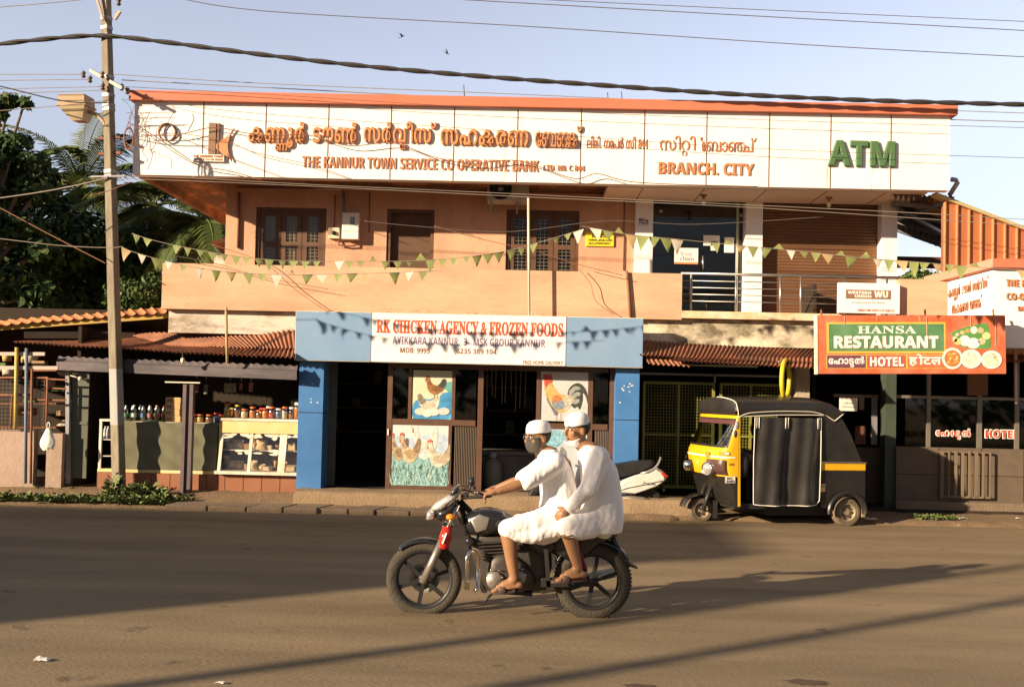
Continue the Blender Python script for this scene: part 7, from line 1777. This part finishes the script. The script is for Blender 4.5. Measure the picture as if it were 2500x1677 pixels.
for s in (-.16, .16): MB().ell(NB(1100, 1262, s), (.035, .03, .025)).build('indicator', m_orange_l, bk)
tank = blobB([(1128, 1292), (1126, 1266), (1142, 1246), (1176, 1236), (1214, 1238), (1252, 1254), (1262, 1282), (1230, 1298), (1180, 1306), (1146, 1306)], .13, 'fuel_tank', m_bkb, .55)
blobB([(1150, 1262), (1172, 1250), (1196, 1258), (1190, 1288), (1164, 1294)], .012, 'tank_panel', m_silver, .3, -.122, par=tank, sub=0)
blobB([(1128, 1300), (1170, 1308), (1160, 1336), (1140, 1330)], .12, 'tank_shroud', m_bkb, .4)
blobB([(1240, 1268), (1290, 1282), (1350, 1284), (1400, 1272), (1450, 1262), (1498, 1258), (1520, 1264), (1508, 1278), (1450, 1294), (1380, 1306), (1300, 1306), (1248, 1296)], .12, 'seat', m_seat, .45)
blobB([(1330, 1306), (1400, 1300), (1480, 1282), (1524, 1266), (1530, 1276), (1506, 1302), (1430, 1330), (1350, 1336)], .10, 'tail_cowl', m_bkb, .4)
blobB([(1502, 1284), (1520, 1274), (1524, 1292), (1508, 1302)], .07, 'tail_light', m_red_l, .3)
blobB([(1282, 1304), (1372, 1310), (1364, 1344), (1320, 1356), (1290, 1340)], .11, 'side_panel', m_bkb, .35)
MB().tube([NB(1517, 1280, 0), NB(1516, 1262, .08), NB(1480, 1252, .12), NB(1440, 1258, .13)], .012, 8).tube([NB(1517, 1280, 0), NB(1516, 1262, -.08), NB(1480, 1252, -.12), NB(1440, 1258, -.13)], .012, 8).build('grab_rail', m_bkb, bk)
b = MB(); line = [NB(a, c, 0) for a, c in ((1490, 1300), (1505, 1330), (1520, 1358), (1536, 1376), (1556, 1386))]
b.tube(line, [.075, .07, .06, .05, .02], 10, flat=(1, .35)); b.build('tail_mudguard', m_plastic, bk)
# frame, engine, exhaust
MB().tube([hs, NB(1150, 1330, 0), NB(1180, 1440, 0), NB(1300, 1448, 0)], .022, 8).tube([hs, NB(1200, 1300, 0), NB(1330, 1310, 0), NB(1500, 1282, 0)], .022, 8).tube([NB(1330, 1310, 0), NB(1325, 1430, 0)], .02, 8).build('frame', m_plastic, bk)
for s in (-.05, .05): MB().bar(NB(1320, 1424, s * 2), wR + w_b * s * 2, .03, .045).build('swing_arm', m_plastic, bk)
eng = blobB([(1186, 1350), (1230, 1340), (1262, 1350), (1300, 1384), (1318, 1420), (1290, 1444), (1210, 1444), (1186, 1420)], .12, 'engine', m_eng, .3)
for k in range(6): p0_, p1_ = NB(1168 + k * 2, 1322 + k * 8, 0), NB(1240 + k * 2, 1318 + k * 8, 0); MB().bar(p0_, p1_, .19, .008).build('cooling_fin', m_eng, eng)
MB().lathe([(0, -.155), (.05, -.15), (.066, -.135), (.07, -.10), (.07, 0)], NB(1208, 1408, 0), 24, 'Y').build('clutch_cover', m_silver, eng)
MB().lathe([(0, -.145), (.045, -.14), (.055, -.12), (.055, 0)], NB(1268, 1402, 0), 20, 'Y').build('gear_cover', m_silver, eng)
MB().tube([NB(1140, 1438, -.20), NB(1140, 1362, -.20), NB(1146, 1346, -.19), NB(1158, 1346, -.16), NB(1166, 1360, -.14), NB(1168, 1434, -.17), NB(1160, 1440, -.20)], .016, 8).tube([NB(1140, 1438, .20), NB(1140, 1362, .20), NB(1158, 1346, .16), NB(1168, 1434, .17)], .016, 8).build('leg_guard', m_chrome, bk)
MB().tube([NB(1190, 1360, .10), NB(1170, 1400, .14), NB(1200, 1446, .15), NB(1320, 1440, .15)], .02, 8).tube([NB(1320, 1440, .16), NB(1360, 1428, .17), NB(1500, 1396, .18)], [.03, .045, .04], 12).build('exhaust', m_silver, bk)
for s in (-.13, .13):
    MB().tube([NB(1400, 1310, s), NB(1428, 1396, s)], .022, 8).build('shock_body', m_plastic, bk)
    sp = MB(); A2, B2 = NB(1402, 1316, s), NB(1424, 1386, s); sp.tube([A2.lerp(B2, k / 80) + Vector((math.cos(k * .8) * .03, math.sin(k * .8) * .03, 0)) for k in range(81)], .005, 5); sp.build('shock_spring', m_red_l, bk)
MB().bar(NB(1320, 1420, -.09), NB(1440, 1414, -.09), .03, .06, bev=.01).build('chain_cover', m_plastic, bk)
for px, py in ((1256, 1442), (1400, 1424)):
    for s in (-1, 1): MB().tube([NB(px, py, s * .09), NB(px, py, s * .24)], .013, 8).build('foot_peg', m_black, bk)
MB().tube([NB(1270, 1436, -.14), NB(1212, 1446, -.17), NB(1196, 1442, -.17)], .009, 6).build('gear_lever', m_silver, bk)
hb_ = [NB(1196, 1208, -.34), NB(1172, 1212, -.27), NB(1138, 1214, -.12), NB(1132, 1216, 0), NB(1138, 1214, .12), NB(1172, 1212, .27), NB(1196, 1208, .34)]
MB().tube(spline(hb_, 6), .013, 8).build('handlebar', m_plastic, bk)
for s in (-1, 1):
    MB().tube([NB(1197, 1208, s * .345), NB(1172, 1211, s * .26)], .019, 10).build('grip', m_black, bk); MB().tube([NB(1170, 1203, s * .27), NB(1160, 1202, s * .37)], .007, 6).build('brake_lever', m_chrome, bk)
    MB().tube([NB(1140, 1212, s * .16), NB(1150, 1182, s * .24)], .007, 6).ell(NB(1152, 1174, s * .27), (.03, .055, .035)).build('mirror', m_plastic, bk)
blobB([(1122, 1206), (1140, 1198), (1146, 1212), (1126, 1222)], .08, 'instrument_panel', m_plastic, .3)

for i, pts in enumerate((((1176, 1206, -.30), (1140, 1190, -.2), (1112, 1216, -.08), (1128, 1262, -.09), (1150, 1330, -.10)), ((1170, 1210, .28), (1130, 1196, .15), (1106, 1226, .08), (1090, 1310, .09), (1050, 1400, .09)), ((1150, 1214, -.15), (1120, 1206, -.12), (1110, 1240, -.1), (1140, 1300, -.1)))):
    MB().tube(spline([NB(*q_) for q_ in pts], 6), .006, 6).build('clutch_cable', m_black, bk)
MB().lathe([(.001, -.03), (.032, -.03), (.034, .03), (.001, .03)], NB(1262, 1336, -.06), 14, 'X').build('carburettor', m_eng, bk)
MB().tube([NB(1240, 1330, -.05), NB(1300, 1334, -.06), NB(1330, 1330, -.04)], .03, 10).build('intake_hose', m_plastic, bk)
b = MB()
for k in range(6):
    for cc, r_ in ((NB(1208, 1408, -.142), .058), (NB(1268, 1402, -.13), .046)):
        a = 2 * math.pi * k / 6; b.lathe([(.0, -.008), (.006, -.008), (.006, .01)], cc + Vector((math.cos(a) * r_, 0, math.sin(a) * r_)), 6, 'Y')
b.build('cover_bolt', m_chrome, bk)
MB().bar(NB(1330, 1306, -.10), NB(1340, 1440, -.10), .03).build('frame_plate', m_plastic, bk)
MB().tube([NB(1205, 1444, -.16), NB(1180, 1470, -.19)], .010, 6).build('side_stand', m_plastic, bk)

mudg(wR, .325, 38, 150, .15, 'rear_hugger')
blobB([(1290, 1300), (1440, 1296), (1502, 1284), (1508, 1306), (1470, 1322), (1436, 1352), (1392, 1372), (1350, 1352)], .085, 'rear_side_cover', m_bkb, .35, sub=0)

blobB([(1146, 1302), (1250, 1306), (1344, 1304), (1348, 1380), (1334, 1440), (1190, 1442), (1164, 1400), (1150, 1340)], .055, 'engine_shroud', m_eng, .2, sub=0)
# ================================================================== the two riders
m_skin = M('brown_skin', (.27, .135, .065), .5, .08, 14, .05, 60, spec=.4)
m_kurta = M('white_kurta', (.80, .77, .74), .85, .03, 6, .25, 30)
def creases(m):
    "fine cotton creases as bump"
    t = m.node_tree; n_, k = t.nodes.new, t.links.new; c = n_('ShaderNodeTexCoord'); bs_ = t.nodes['Principled BSDF']; prev = None
    for rot, sc, dis, st in (((.3, .2, .9), 8, 7, .22), ((1.1, .5, -.5), 13, 9, .12)):
        mp = n_('ShaderNodeMapping'); mp.inputs['Rotation'].default_value = rot; k(c.outputs['Object'], mp.inputs[0])
        wv = n_('ShaderNodeTexWave'); wv.inputs['Scale'].default_value = sc * .5; wv.inputs['Distortion'].default_value = dis; wv.inputs['Detail'].default_value = 3; wv.inputs['Detail Scale'].default_value = 1.2; k(mp.outputs[0], wv.inputs[0])
        bp = n_('ShaderNodeBump'); bp.inputs['Strength'].default_value = st; bp.inputs['Distance'].default_value = .02; k(wv.outputs['Fac'], bp.inputs['Height'])
        if prev: k(prev, bp.inputs['Normal'])
        prev = bp.outputs[0]
    k(prev, bs_.inputs['Normal'])
creases(m_kurta)
m_capw = M('white_cap', (.80, .78, .76), .8, .03, 12, .15, 90)
m_hair = M('dark_hair', (.02, .016, .013), .5, .3, 30)
m_mask = M('dark_mask', (.07, .062, .05), .75, .15, 8)
m_sand = M('brown_sandal', (.07, .04, .03), .6, .15, 8)
m_eyew = M('eye_white', (.62, .58, .52), .3); m_iris = M('eye_iris', (.02, .012, .008), .2); m_lips = M('lip_skin', (.26, .10, .07), .45)
m_trim = M('brown_hem', (.20, .14, .09), .8)
fold_tex = bpy.data.textures.new('cloth_folds', 'WOOD'); fold_tex.wood_type = 'BANDNOISE'; fold_tex.noise_basis_2 = 'SIN'; fold_tex.noise_scale = .22; fold_tex.turbulence = 14
def remeshed(b, name, mat, par, vox, smooth, disp=0.0, **kw):
    o = b.build(name, mat, par, recalc=True, **kw)
    md = o.modifiers.new('remesh', 'REMESH'); md.mode = 'VOXEL'; md.voxel_size = vox; md.use_smooth_shade = True
    md = o.modifiers.new('smooth', 'SMOOTH'); md.iterations = smooth; md.factor = .5
    if disp:
        md = o.modifiers.new('folds', 'DISPLACE'); md.texture = fold_tex; md.strength = disp; md.mid_level = .5; md.texture_coords = 'LOCAL'
        md = o.modifiers.new('smooth2', 'SMOOTH'); md.iterations = 1
    return o
def cap_(b, pts, rs, n=12, flat=None):
    "closed rounded limb"
    b.tube(pts, rs, n, flat=flat)
    for p, r in ((pts[0], rs[0]), (pts[-1], rs[-1])): b.ell(p, (r, r, r), 10, 6)
def hand(b, wrist, aim, palmdir, grip, side, s=1.0):
    "palm, four unequal bent fingers and a thumb from the side of the palm; grip 0 flat .. 1 closed"
    a = Vector(aim).normalized(); p = Vector(palmdir); p = (p - a * p.dot(a)).normalized(); t = a.cross(p).normalized() * side
    c = Vector(wrist) + a * .048 * s
    m = Matrix((t, a, p)).transposed(); b.ell(c, (.040 * s, .052 * s, .017 * s), 12, 8, m=m)
    b.tube([Vector(wrist) - a * .03, c], [.026 * s, .028 * s], 10)
    for i, (off, ln) in enumerate(((-.028, .070), (-.0095, .080), (.0095, .075), (.028, .058))):
        q = c + a * .042 * s + t * off * s; d = a.copy(); pts = [q - a * .02, q]; rot = grip * 1.25
        for k, f_ in enumerate((.42, .32, .26)):
            d = (d * math.cos(rot) + p * math.sin(rot)); ax = t; d.normalize(); pts.append(pts[-1] + d * ln * f_ * s)
            pp = p * math.cos(rot) - a * 0; 
            nd = d; p2 = (p - nd * p.dot(nd))
            if p2.length > .05: p_l = p2.normalized()
            else: p_l = -a
            d = (nd * math.cos(rot * .6) + p_l * math.sin(rot * .6)).normalized(); rot *= .55
        b.tube(pts, [.0095 * s, .0098 * s, .009 * s, .0085 * s, .007 * s], 8); b.ell(pts[-1], (.007 * s,) * 3, 8, 5)
    q = c - t * .036 * s - a * .012 * s; d1 = (a * .6 - t * .7 + p * .35).normalized(); d2 = (a * .8 - t * .1 + p * .6).normalized()
    b.tube([q + t * .02 * s, q, q + d1 * .032 * s, q + d1 * .032 * s + d2 * .03 * s], [.014 * s, .0135 * s, .0115 * s, .0085 * s], 8); b.ell(q + d1 * .032 * s + d2 * .03 * s, (.0085 * s,) * 3, 8, 5)
def foot(b, ankle, toe_dir, s=1.0):
    t = Vector(toe_dir).normalized(); sd = t.cross(Vector((0, 0, 1))).normalized(); a = Vector(ankle)
    heel = a - t * .035 * s + Vector((0, 0, -.052 * s)); ball = a + t * .125 * s + Vector((0, 0, -.062 * s))
    b.ell(heel, (.032 * s, .032 * s, .030 * s)); b.tube([a + Vector((0, 0, .02)), a + t * .02 * s + Vector((0, 0, -.025 * s)), a + t * .075 * s + Vector((0, 0, -.042 * s)), ball], [.034 * s, .038 * s, .036 * s, .026 * s], 12, flat=(1.05, .9)); b.tube([heel, ball], [.030 * s, .030 * s], 10, flat=(1.2, .7))
    for i, (o_f, l_) in enumerate(((-.034, .034), (-.015, .040), (.002, .038), (.018, .033), (.033, .026))):
        q = ball + sd * o_f * s; b.tube([q, q + t * l_ * s + Vector((0, 0, -.008 * s))], [.0125 * s, (.011 if i else .0115) * s], 8); b.ell(q + t * l_ * s + Vector((0, 0, -.008 * s)), (.0105 * s,) * 3, 8, 5)
    return heel, ball, t, sd
def head_frame(c, face, tilt=0.0):
    f = Vector(face).normalized(); l = Vector((0, 0, 1)).cross(f).normalized(); u = f.cross(l)
    return Matrix((l, f, u)).transposed().to_4x4(), Vector(c)
def add_head(b, m, c, neck):
    q = lambda x, y, z: c + m.to_3x3() @ Vector((x, y, z))
    b.ell(q(0, -.012, .032), (.073, .092, .092), 18, 12, m); b.ell(q(0, .030, -.045), (.056, .058, .074), 16, 10, m); b.ell(q(0, .060, -.094), (.026, .022, .020), 10, 6, m)
    b.ell(q(0, .055, .040), (.058, .036, .040), 12, 8, m); b.ell(q(0, .078, .020), (.050, .016, .010), 10, 6, m)
    b.tube([q(0, .088, .008), q(0, .104, -.018), q(0, .108, -.034)], [.0085, .012, .015], 10); b.ell(q(0, .098, -.038), (.019, .012, .010), 10, 6, m)
    for s in (-1, 1):
        b.ell(q(s * .036, .060, -.026), (.024, .022, .026), 10, 6, m); b.ell(q(s * .074, -.008, -.012), (.010, .020, .033), 10, 6, m); b.ell(q(s * .040, .02, -.075), (.022, .035, .025), 10, 6, m)
    b.tube([q(0, -.02, -.02), q(0, -.015, -.09), Vector(neck)], [.058, .054, .066], 14)
    return q
def head_extras(par, m, q, cap_tilt, hairline=True):
    for s in (-1, 1):
        e = MB().ell(q(s * .031, .082, .002), (.0135, .009, .008), 10, 6, m).build('eye', m_eyew, par); MB().ell(q(s * .031, .0905, .002), (.006, .003, .006), 8, 5, m).build('iris', m_iris, e)
        MB().tube([q(s * .014, .097, .022), q(s * .032, .095, .027), q(s * .050, .082, .020)], [.003, .0045, .003], 6).build('eyebrow', m_hair, par)
    cm = m @ Matrix.Rotation(cap_tilt, 4, 'X')
    prof = [(.001, .128), (.03, .127), (.058, .118), (.078, .098), (.086, .070), (.088, .045), (.0885, .035), (.082, .036)]
    b = MB(); vs_, n = [], 28
    for r, h in prof:
        for j in range(n):
            a = 2 * math.pi * j / n; vs_.append(q(0, -.010, 0) + cm.to_3x3() @ Vector((r * .93 * math.cos(a), r * 1.13 * math.sin(a), h)))
    b.add(vs_, [(i * n + j, i * n + (j + 1) % n, (i + 1) * n + (j + 1) % n, (i + 1) * n + j) for i in range(len(prof) - 1) for j in range(n)], True); b.build('skull_cap', m_capw, par)
    b = MB()
    def hr(u, v):
        a = R_(168 + 204 * u); z = .055 - (.105 - .035 * abs(math.sin(a + math.pi / 2)) ** 8) * v; k = math.sqrt(max(.05, 1 - ((z - .032) / .098) ** 2))
        return q(.0785 * k * math.cos(a), -.012 + .098 * k * math.sin(a), z)
    b.grid(hr, 24, 8); b.build('hair', m_hair, par)
def mask_on(par, m, q, mat, top=-.010, bot=-.115, name='face_mask'):
    def f(u, v):
        a = R_(-12 + 204 * u); z = top + (bot - top) * v; k = math.sqrt(max(.08, 1 - ((z + .045) / .092) ** 2)); nose = .022 * math.exp(-((a - math.pi / 2) / .35) ** 2) * (1 - v) ** .7
        return q((.066 * k) * math.cos(a), .022 + (.074 * k + nose) * math.sin(a) if math.sin(a) > 0 else .022 + .05 * math.sin(a), z + .02 * (1 - math.sin(a)) * (1 - v))
    b = MB(); b.grid(f, 30, 10); o = b.build(name, mat, par); md = o.modifiers.new('solid', 'SOLIDIFY'); md.thickness = .003
def sandal(par, info, mat, s=1.0):
    heel, ball, t, sd = info; up = Vector((0, 0, 1)); c = (heel + ball) / 2 + t * .02; b = MB(); n = 20
    out = [c + t * math.cos(2 * math.pi * k / n) * .135 * s + sd * math.sin(2 * math.pi * k / n) * (.046 + .008 * math.cos(2 * math.pi * k / n)) * s for k in range(n)]
    z0, z1 = heel.z - .030, heel.z - .046
    b.add([Vector((p.x, p.y, z0 - (p - heel).dot(t) * .05)) for p in out] + [Vector((p.x, p.y, z1 - (p - heel).dot(t) * .05)) for p in out], [tuple(range(n)), tuple(reversed(range(n, 2 * n)))] + [(i, i + n, (i + 1) % n + n, (i + 1) % n) for i in range(n)]); o = b.build('sandal', mat, par)
    b = MB(); b.tube([ball + sd * .045 + up * -.02 - t * .03, ball + up * .040 - t * .035, ball - sd * .045 + up * -.02 - t * .03], [.022, .024, .022], 8, flat=(1.5, .6)); b.build('strap', mat, o)
BV = lambda j: NB(j[0], j[1], j[2])
def rings(b, rows, n=20):
    "torso or skirt: rows of (px, py, half length along the road, half width)"
    vs_ = []
    for px, py, a, w_ in rows:
        c = NB(px, py, 0)
        vs_ += [c + Vector((a * math.cos(2 * math.pi * k / n), w_ * math.copysign(abs(math.sin(2 * math.pi * k / n)) ** .8, math.sin(2 * math.pi * k / n)), 0)) for k in range(n)]
    K = len(rows); b.add(vs_, [(i * n + j, i * n + (j + 1) % n, (i + 1) * n + (j + 1) % n, (i + 1) * n + j) for i in range(K - 1) for j in range(n)] + [tuple(range(n)), tuple(range((K - 1) * n, K * n))])
def rider(label, J, head_face, torso, kurta_extra, sleeves, far_arm, gripn, gripf, capt, mask, trim=None):
    root_p = BV(J['pelvis']); per = thing('person', label, 'person', root_p, 'riders on the motorcycle')
    b = MB()
    hm, hc = head_frame(BV(J['head']), head_face); q = add_head(b, hm, hc, BV(J['neck']))
    cap_(b, [BV(J['pelvis']), BV(J['mid']), BV(J['chest'])], [.125, .12, .13], 14, flat=(.9, 1))
    b.tube([BV(J['chest']), BV(J['neck']), BV(J['neck']) + Vector((0, 0, .05))], [.12, .075, .055], 12)
    for k, sg in (('n', -1), ('f', 1)):
        sh, el, wr = BV(J['sh' + k]), BV(J['el' + k]), BV(J['wr' + k])
        cap_(b, [BV(J['chest']).lerp(sh, .3), sh], [.075, .060]); cap_(b, [sh, sh.lerp(el, .5), el], [.054, .047, .040]); cap_(b, [el, el.lerp(wr, .35), wr], [.040, .041, .027])
        aim = J['aim' + k]; hand(b, wr, aim, J['palm' + k], gripn if k == 'n' else gripf, -sg)
        hip, kn, an = BV(J['hip' + k]), BV(J['kn' + k]), BV(J['an' + k])
        cap_(b, [hip, hip.lerp(kn, .5), kn], [.085, .072, .056]); cap_(b, [kn, kn.lerp(an, .3) + Vector((.008, 0, 0)), kn.lerp(an, .7), an], [.054, .056, .042, .034])
    feet = [foot(b, BV(J['an' + k]), (-.97, sg * .10, -.12)) for k, sg in (('n', -1), ('f', 1))]
    remeshed(b, 'body', m_skin, per, .0075, 4)
    for i_f in feet: sandal(per, i_f, m_sand)
    head_extras(per, hm, q, capt)
    MB().ell(q(0, .090, -.064), (.022, .008, .007), 10, 6, hm).build('lips', m_lips, per)
    if mask == 'dark':
        mask_on(per, hm, q, m_mask)
        g = MB()
        for s in (-1, 1):
            g.tube([q(s * .033 + .021 * math.cos(2 * math.pi * k / 14), .100 - .006 * abs(math.cos(2 * math.pi * k / 14)), .001 + .015 * math.sin(2 * math.pi * k / 14)) for k in range(15)], .0018, 5, caps=False); g.tube([q(s * .054, .094, .004), q(s * .076, .05, .006), q(s * .078, -.005, .004)], .0018, 5)
        g.tube([q(-.012, .103, .003), q(0, .106, .006), q(.012, .103, .003)], .0018, 5); g.build('spectacles', m_chrome, per)
    else:
        mask_on(per, hm, q, m_capw, -.086, -.130)
    b = MB(); rings(b, torso)
    for k, sg in (('n', -1), ('f', 1)):
        sh, el, wr = BV(J['sh' + k]), BV(J['el' + k]), BV(J['wr' + k]); ch = BV(J['chest'])
        cap_(b, [ch.lerp(sh, .25), sh], [.10, .082]); e_, r_ = sleeves
        if e_ <= 1: cap_(b, [sh, sh.lerp(el, .5 * e_), sh.lerp(el, e_)], [.080, .074, r_])
        else: cap_(b, [sh, sh.lerp(el, .5), el, el.lerp(wr, e_ - 1)], [.080, .074, .066, r_])
        hip, kn = BV(J['hip' + k]), BV(J['kn' + k])
        cap_(b, [hip, hip.lerp(kn, .5), kn.lerp(hip, .04)], [.105, .093, .078])
    for pts, rs in kurta_extra: cap_(b, [BV(p) for p in pts], rs)
    remeshed(b, 'kurta', m_kurta, per, .009, 9, .004)
    if trim: MB().tube([BV(p) for p in trim], .010, 8, flat=(1, .5)).build('hem_band', m_trim, per)
    return per
drv = dict(pelvis=(1368, 1258, 0), mid=(1366, 1200, 0), chest=(1356, 1146, 0), neck=(1340, 1108, 0), head=(1313, 1067, -.01),
           shn=(1356, 1130, -.165), eln=(1278, 1180, -.27), wrn=(1214, 1199, -.325), aimn=(-.95, -.05, -.22), palmn=(-.1, .15, -1),
           shf=(1344, 1126, .165), elf=(1272, 1172, .27), wrf=(1212, 1192, .325), aimf=(-.95, .05, -.22), palmf=(-.1, -.15, -1),
           hipn=(1368, 1264, -.10), knn=(1236, 1292, -.215), ann=(1256, 1412, -.195), hipf=(1368, 1264, .10), knf=(1236, 1292, .215), anf=(1256, 1412, .195))
rider('man in white kurta and cap with a dark mask steering the motorcycle', drv, (-.84, -.54, -.04),
      [(1372, 1290, .16, .20), (1368, 1256, .165, .205), (1366, 1215, .145, .185), (1362, 1180, .140, .185), (1354, 1145, .135, .195), (1348, 1124, .115, .175), (1341, 1107, .085, .10), (1339, 1096, .068, .075)],
      [([(1352, 1290, -.15), (1300, 1306, -.20), (1252, 1302, -.215)], [.085, .068, .058]), ([(1350, 1306, -.14), (1330, 1316, -.17), (1270, 1310, -.205)], [.055, .045, .035]), ([(1352, 1290, .15), (1300, 1306, .20), (1252, 1302, .215)], [.085, .068, .058]), ([(1330, 1250, -.10), (1290, 1268, -.12), (1262, 1264, -.05)], [.06, .04, .03]), ([(1330, 1250, .10), (1290, 1268, .12), (1262, 1264, .05)], [.06, .04, .03]), ([(1330, 1262, 0), (1285, 1268, 0)], [.08, .05])],
      (.92, .066), True, .95, .95, R_(-4), 'dark')
pil = dict(pelvis=(1462, 1256, 0), mid=(1468, 1200, 0), chest=(1458, 1136, 0), neck=(1438, 1097, 0), head=(1409, 1048, -.01),
           shn=(1462, 1116, -.175), eln=(1436, 1194, -.265), wrn=(1388, 1240, -.235), aimn=(-.75, .05, -.66), palmn=(-.4, .4, -.6),
           shf=(1446, 1112, .175), elf=(1416, 1192, .265), wrf=(1374, 1238, .235), aimf=(-.75, -.05, -.66), palmf=(-.4, -.4, -.6),
           hipn=(1464, 1262, -.10), knn=(1380, 1284, -.225), ann=(1412, 1386, -.20), hipf=(1464, 1262, .10), knf=(1380, 1284, .225), anf=(1412, 1386, .20))
rider('man in long white kurta and cap riding behind with his mask pulled down', pil, (-.86, -.50, -.03),
      [(1462, 1296, .17, .20), (1464, 1262, .185, .215), (1466, 1222, .165, .20), (1466, 1180, .152, .195), (1460, 1144, .145, .20), (1450, 1116, .125, .18), (1441, 1098, .088, .10), (1438, 1086, .068, .075)],
      [([(1478, 1262, -.06), (1474, 1290, -.10)], [.12, .08]), ([(1478, 1262, .06), (1474, 1290, .10)], [.12, .08]), ([(1440, 1286, -.16), (1392, 1296, -.215)], [.09, .075]), ([(1440, 1286, .16), (1392, 1296, .215)], [.09, .075])],
      (1.94, .046), True, .45, .45, R_(-10), 'white', [(1358, 1304, -.20), (1370, 1311, -.305), (1390, 1309, -.305), (1404, 1302, -.24)])
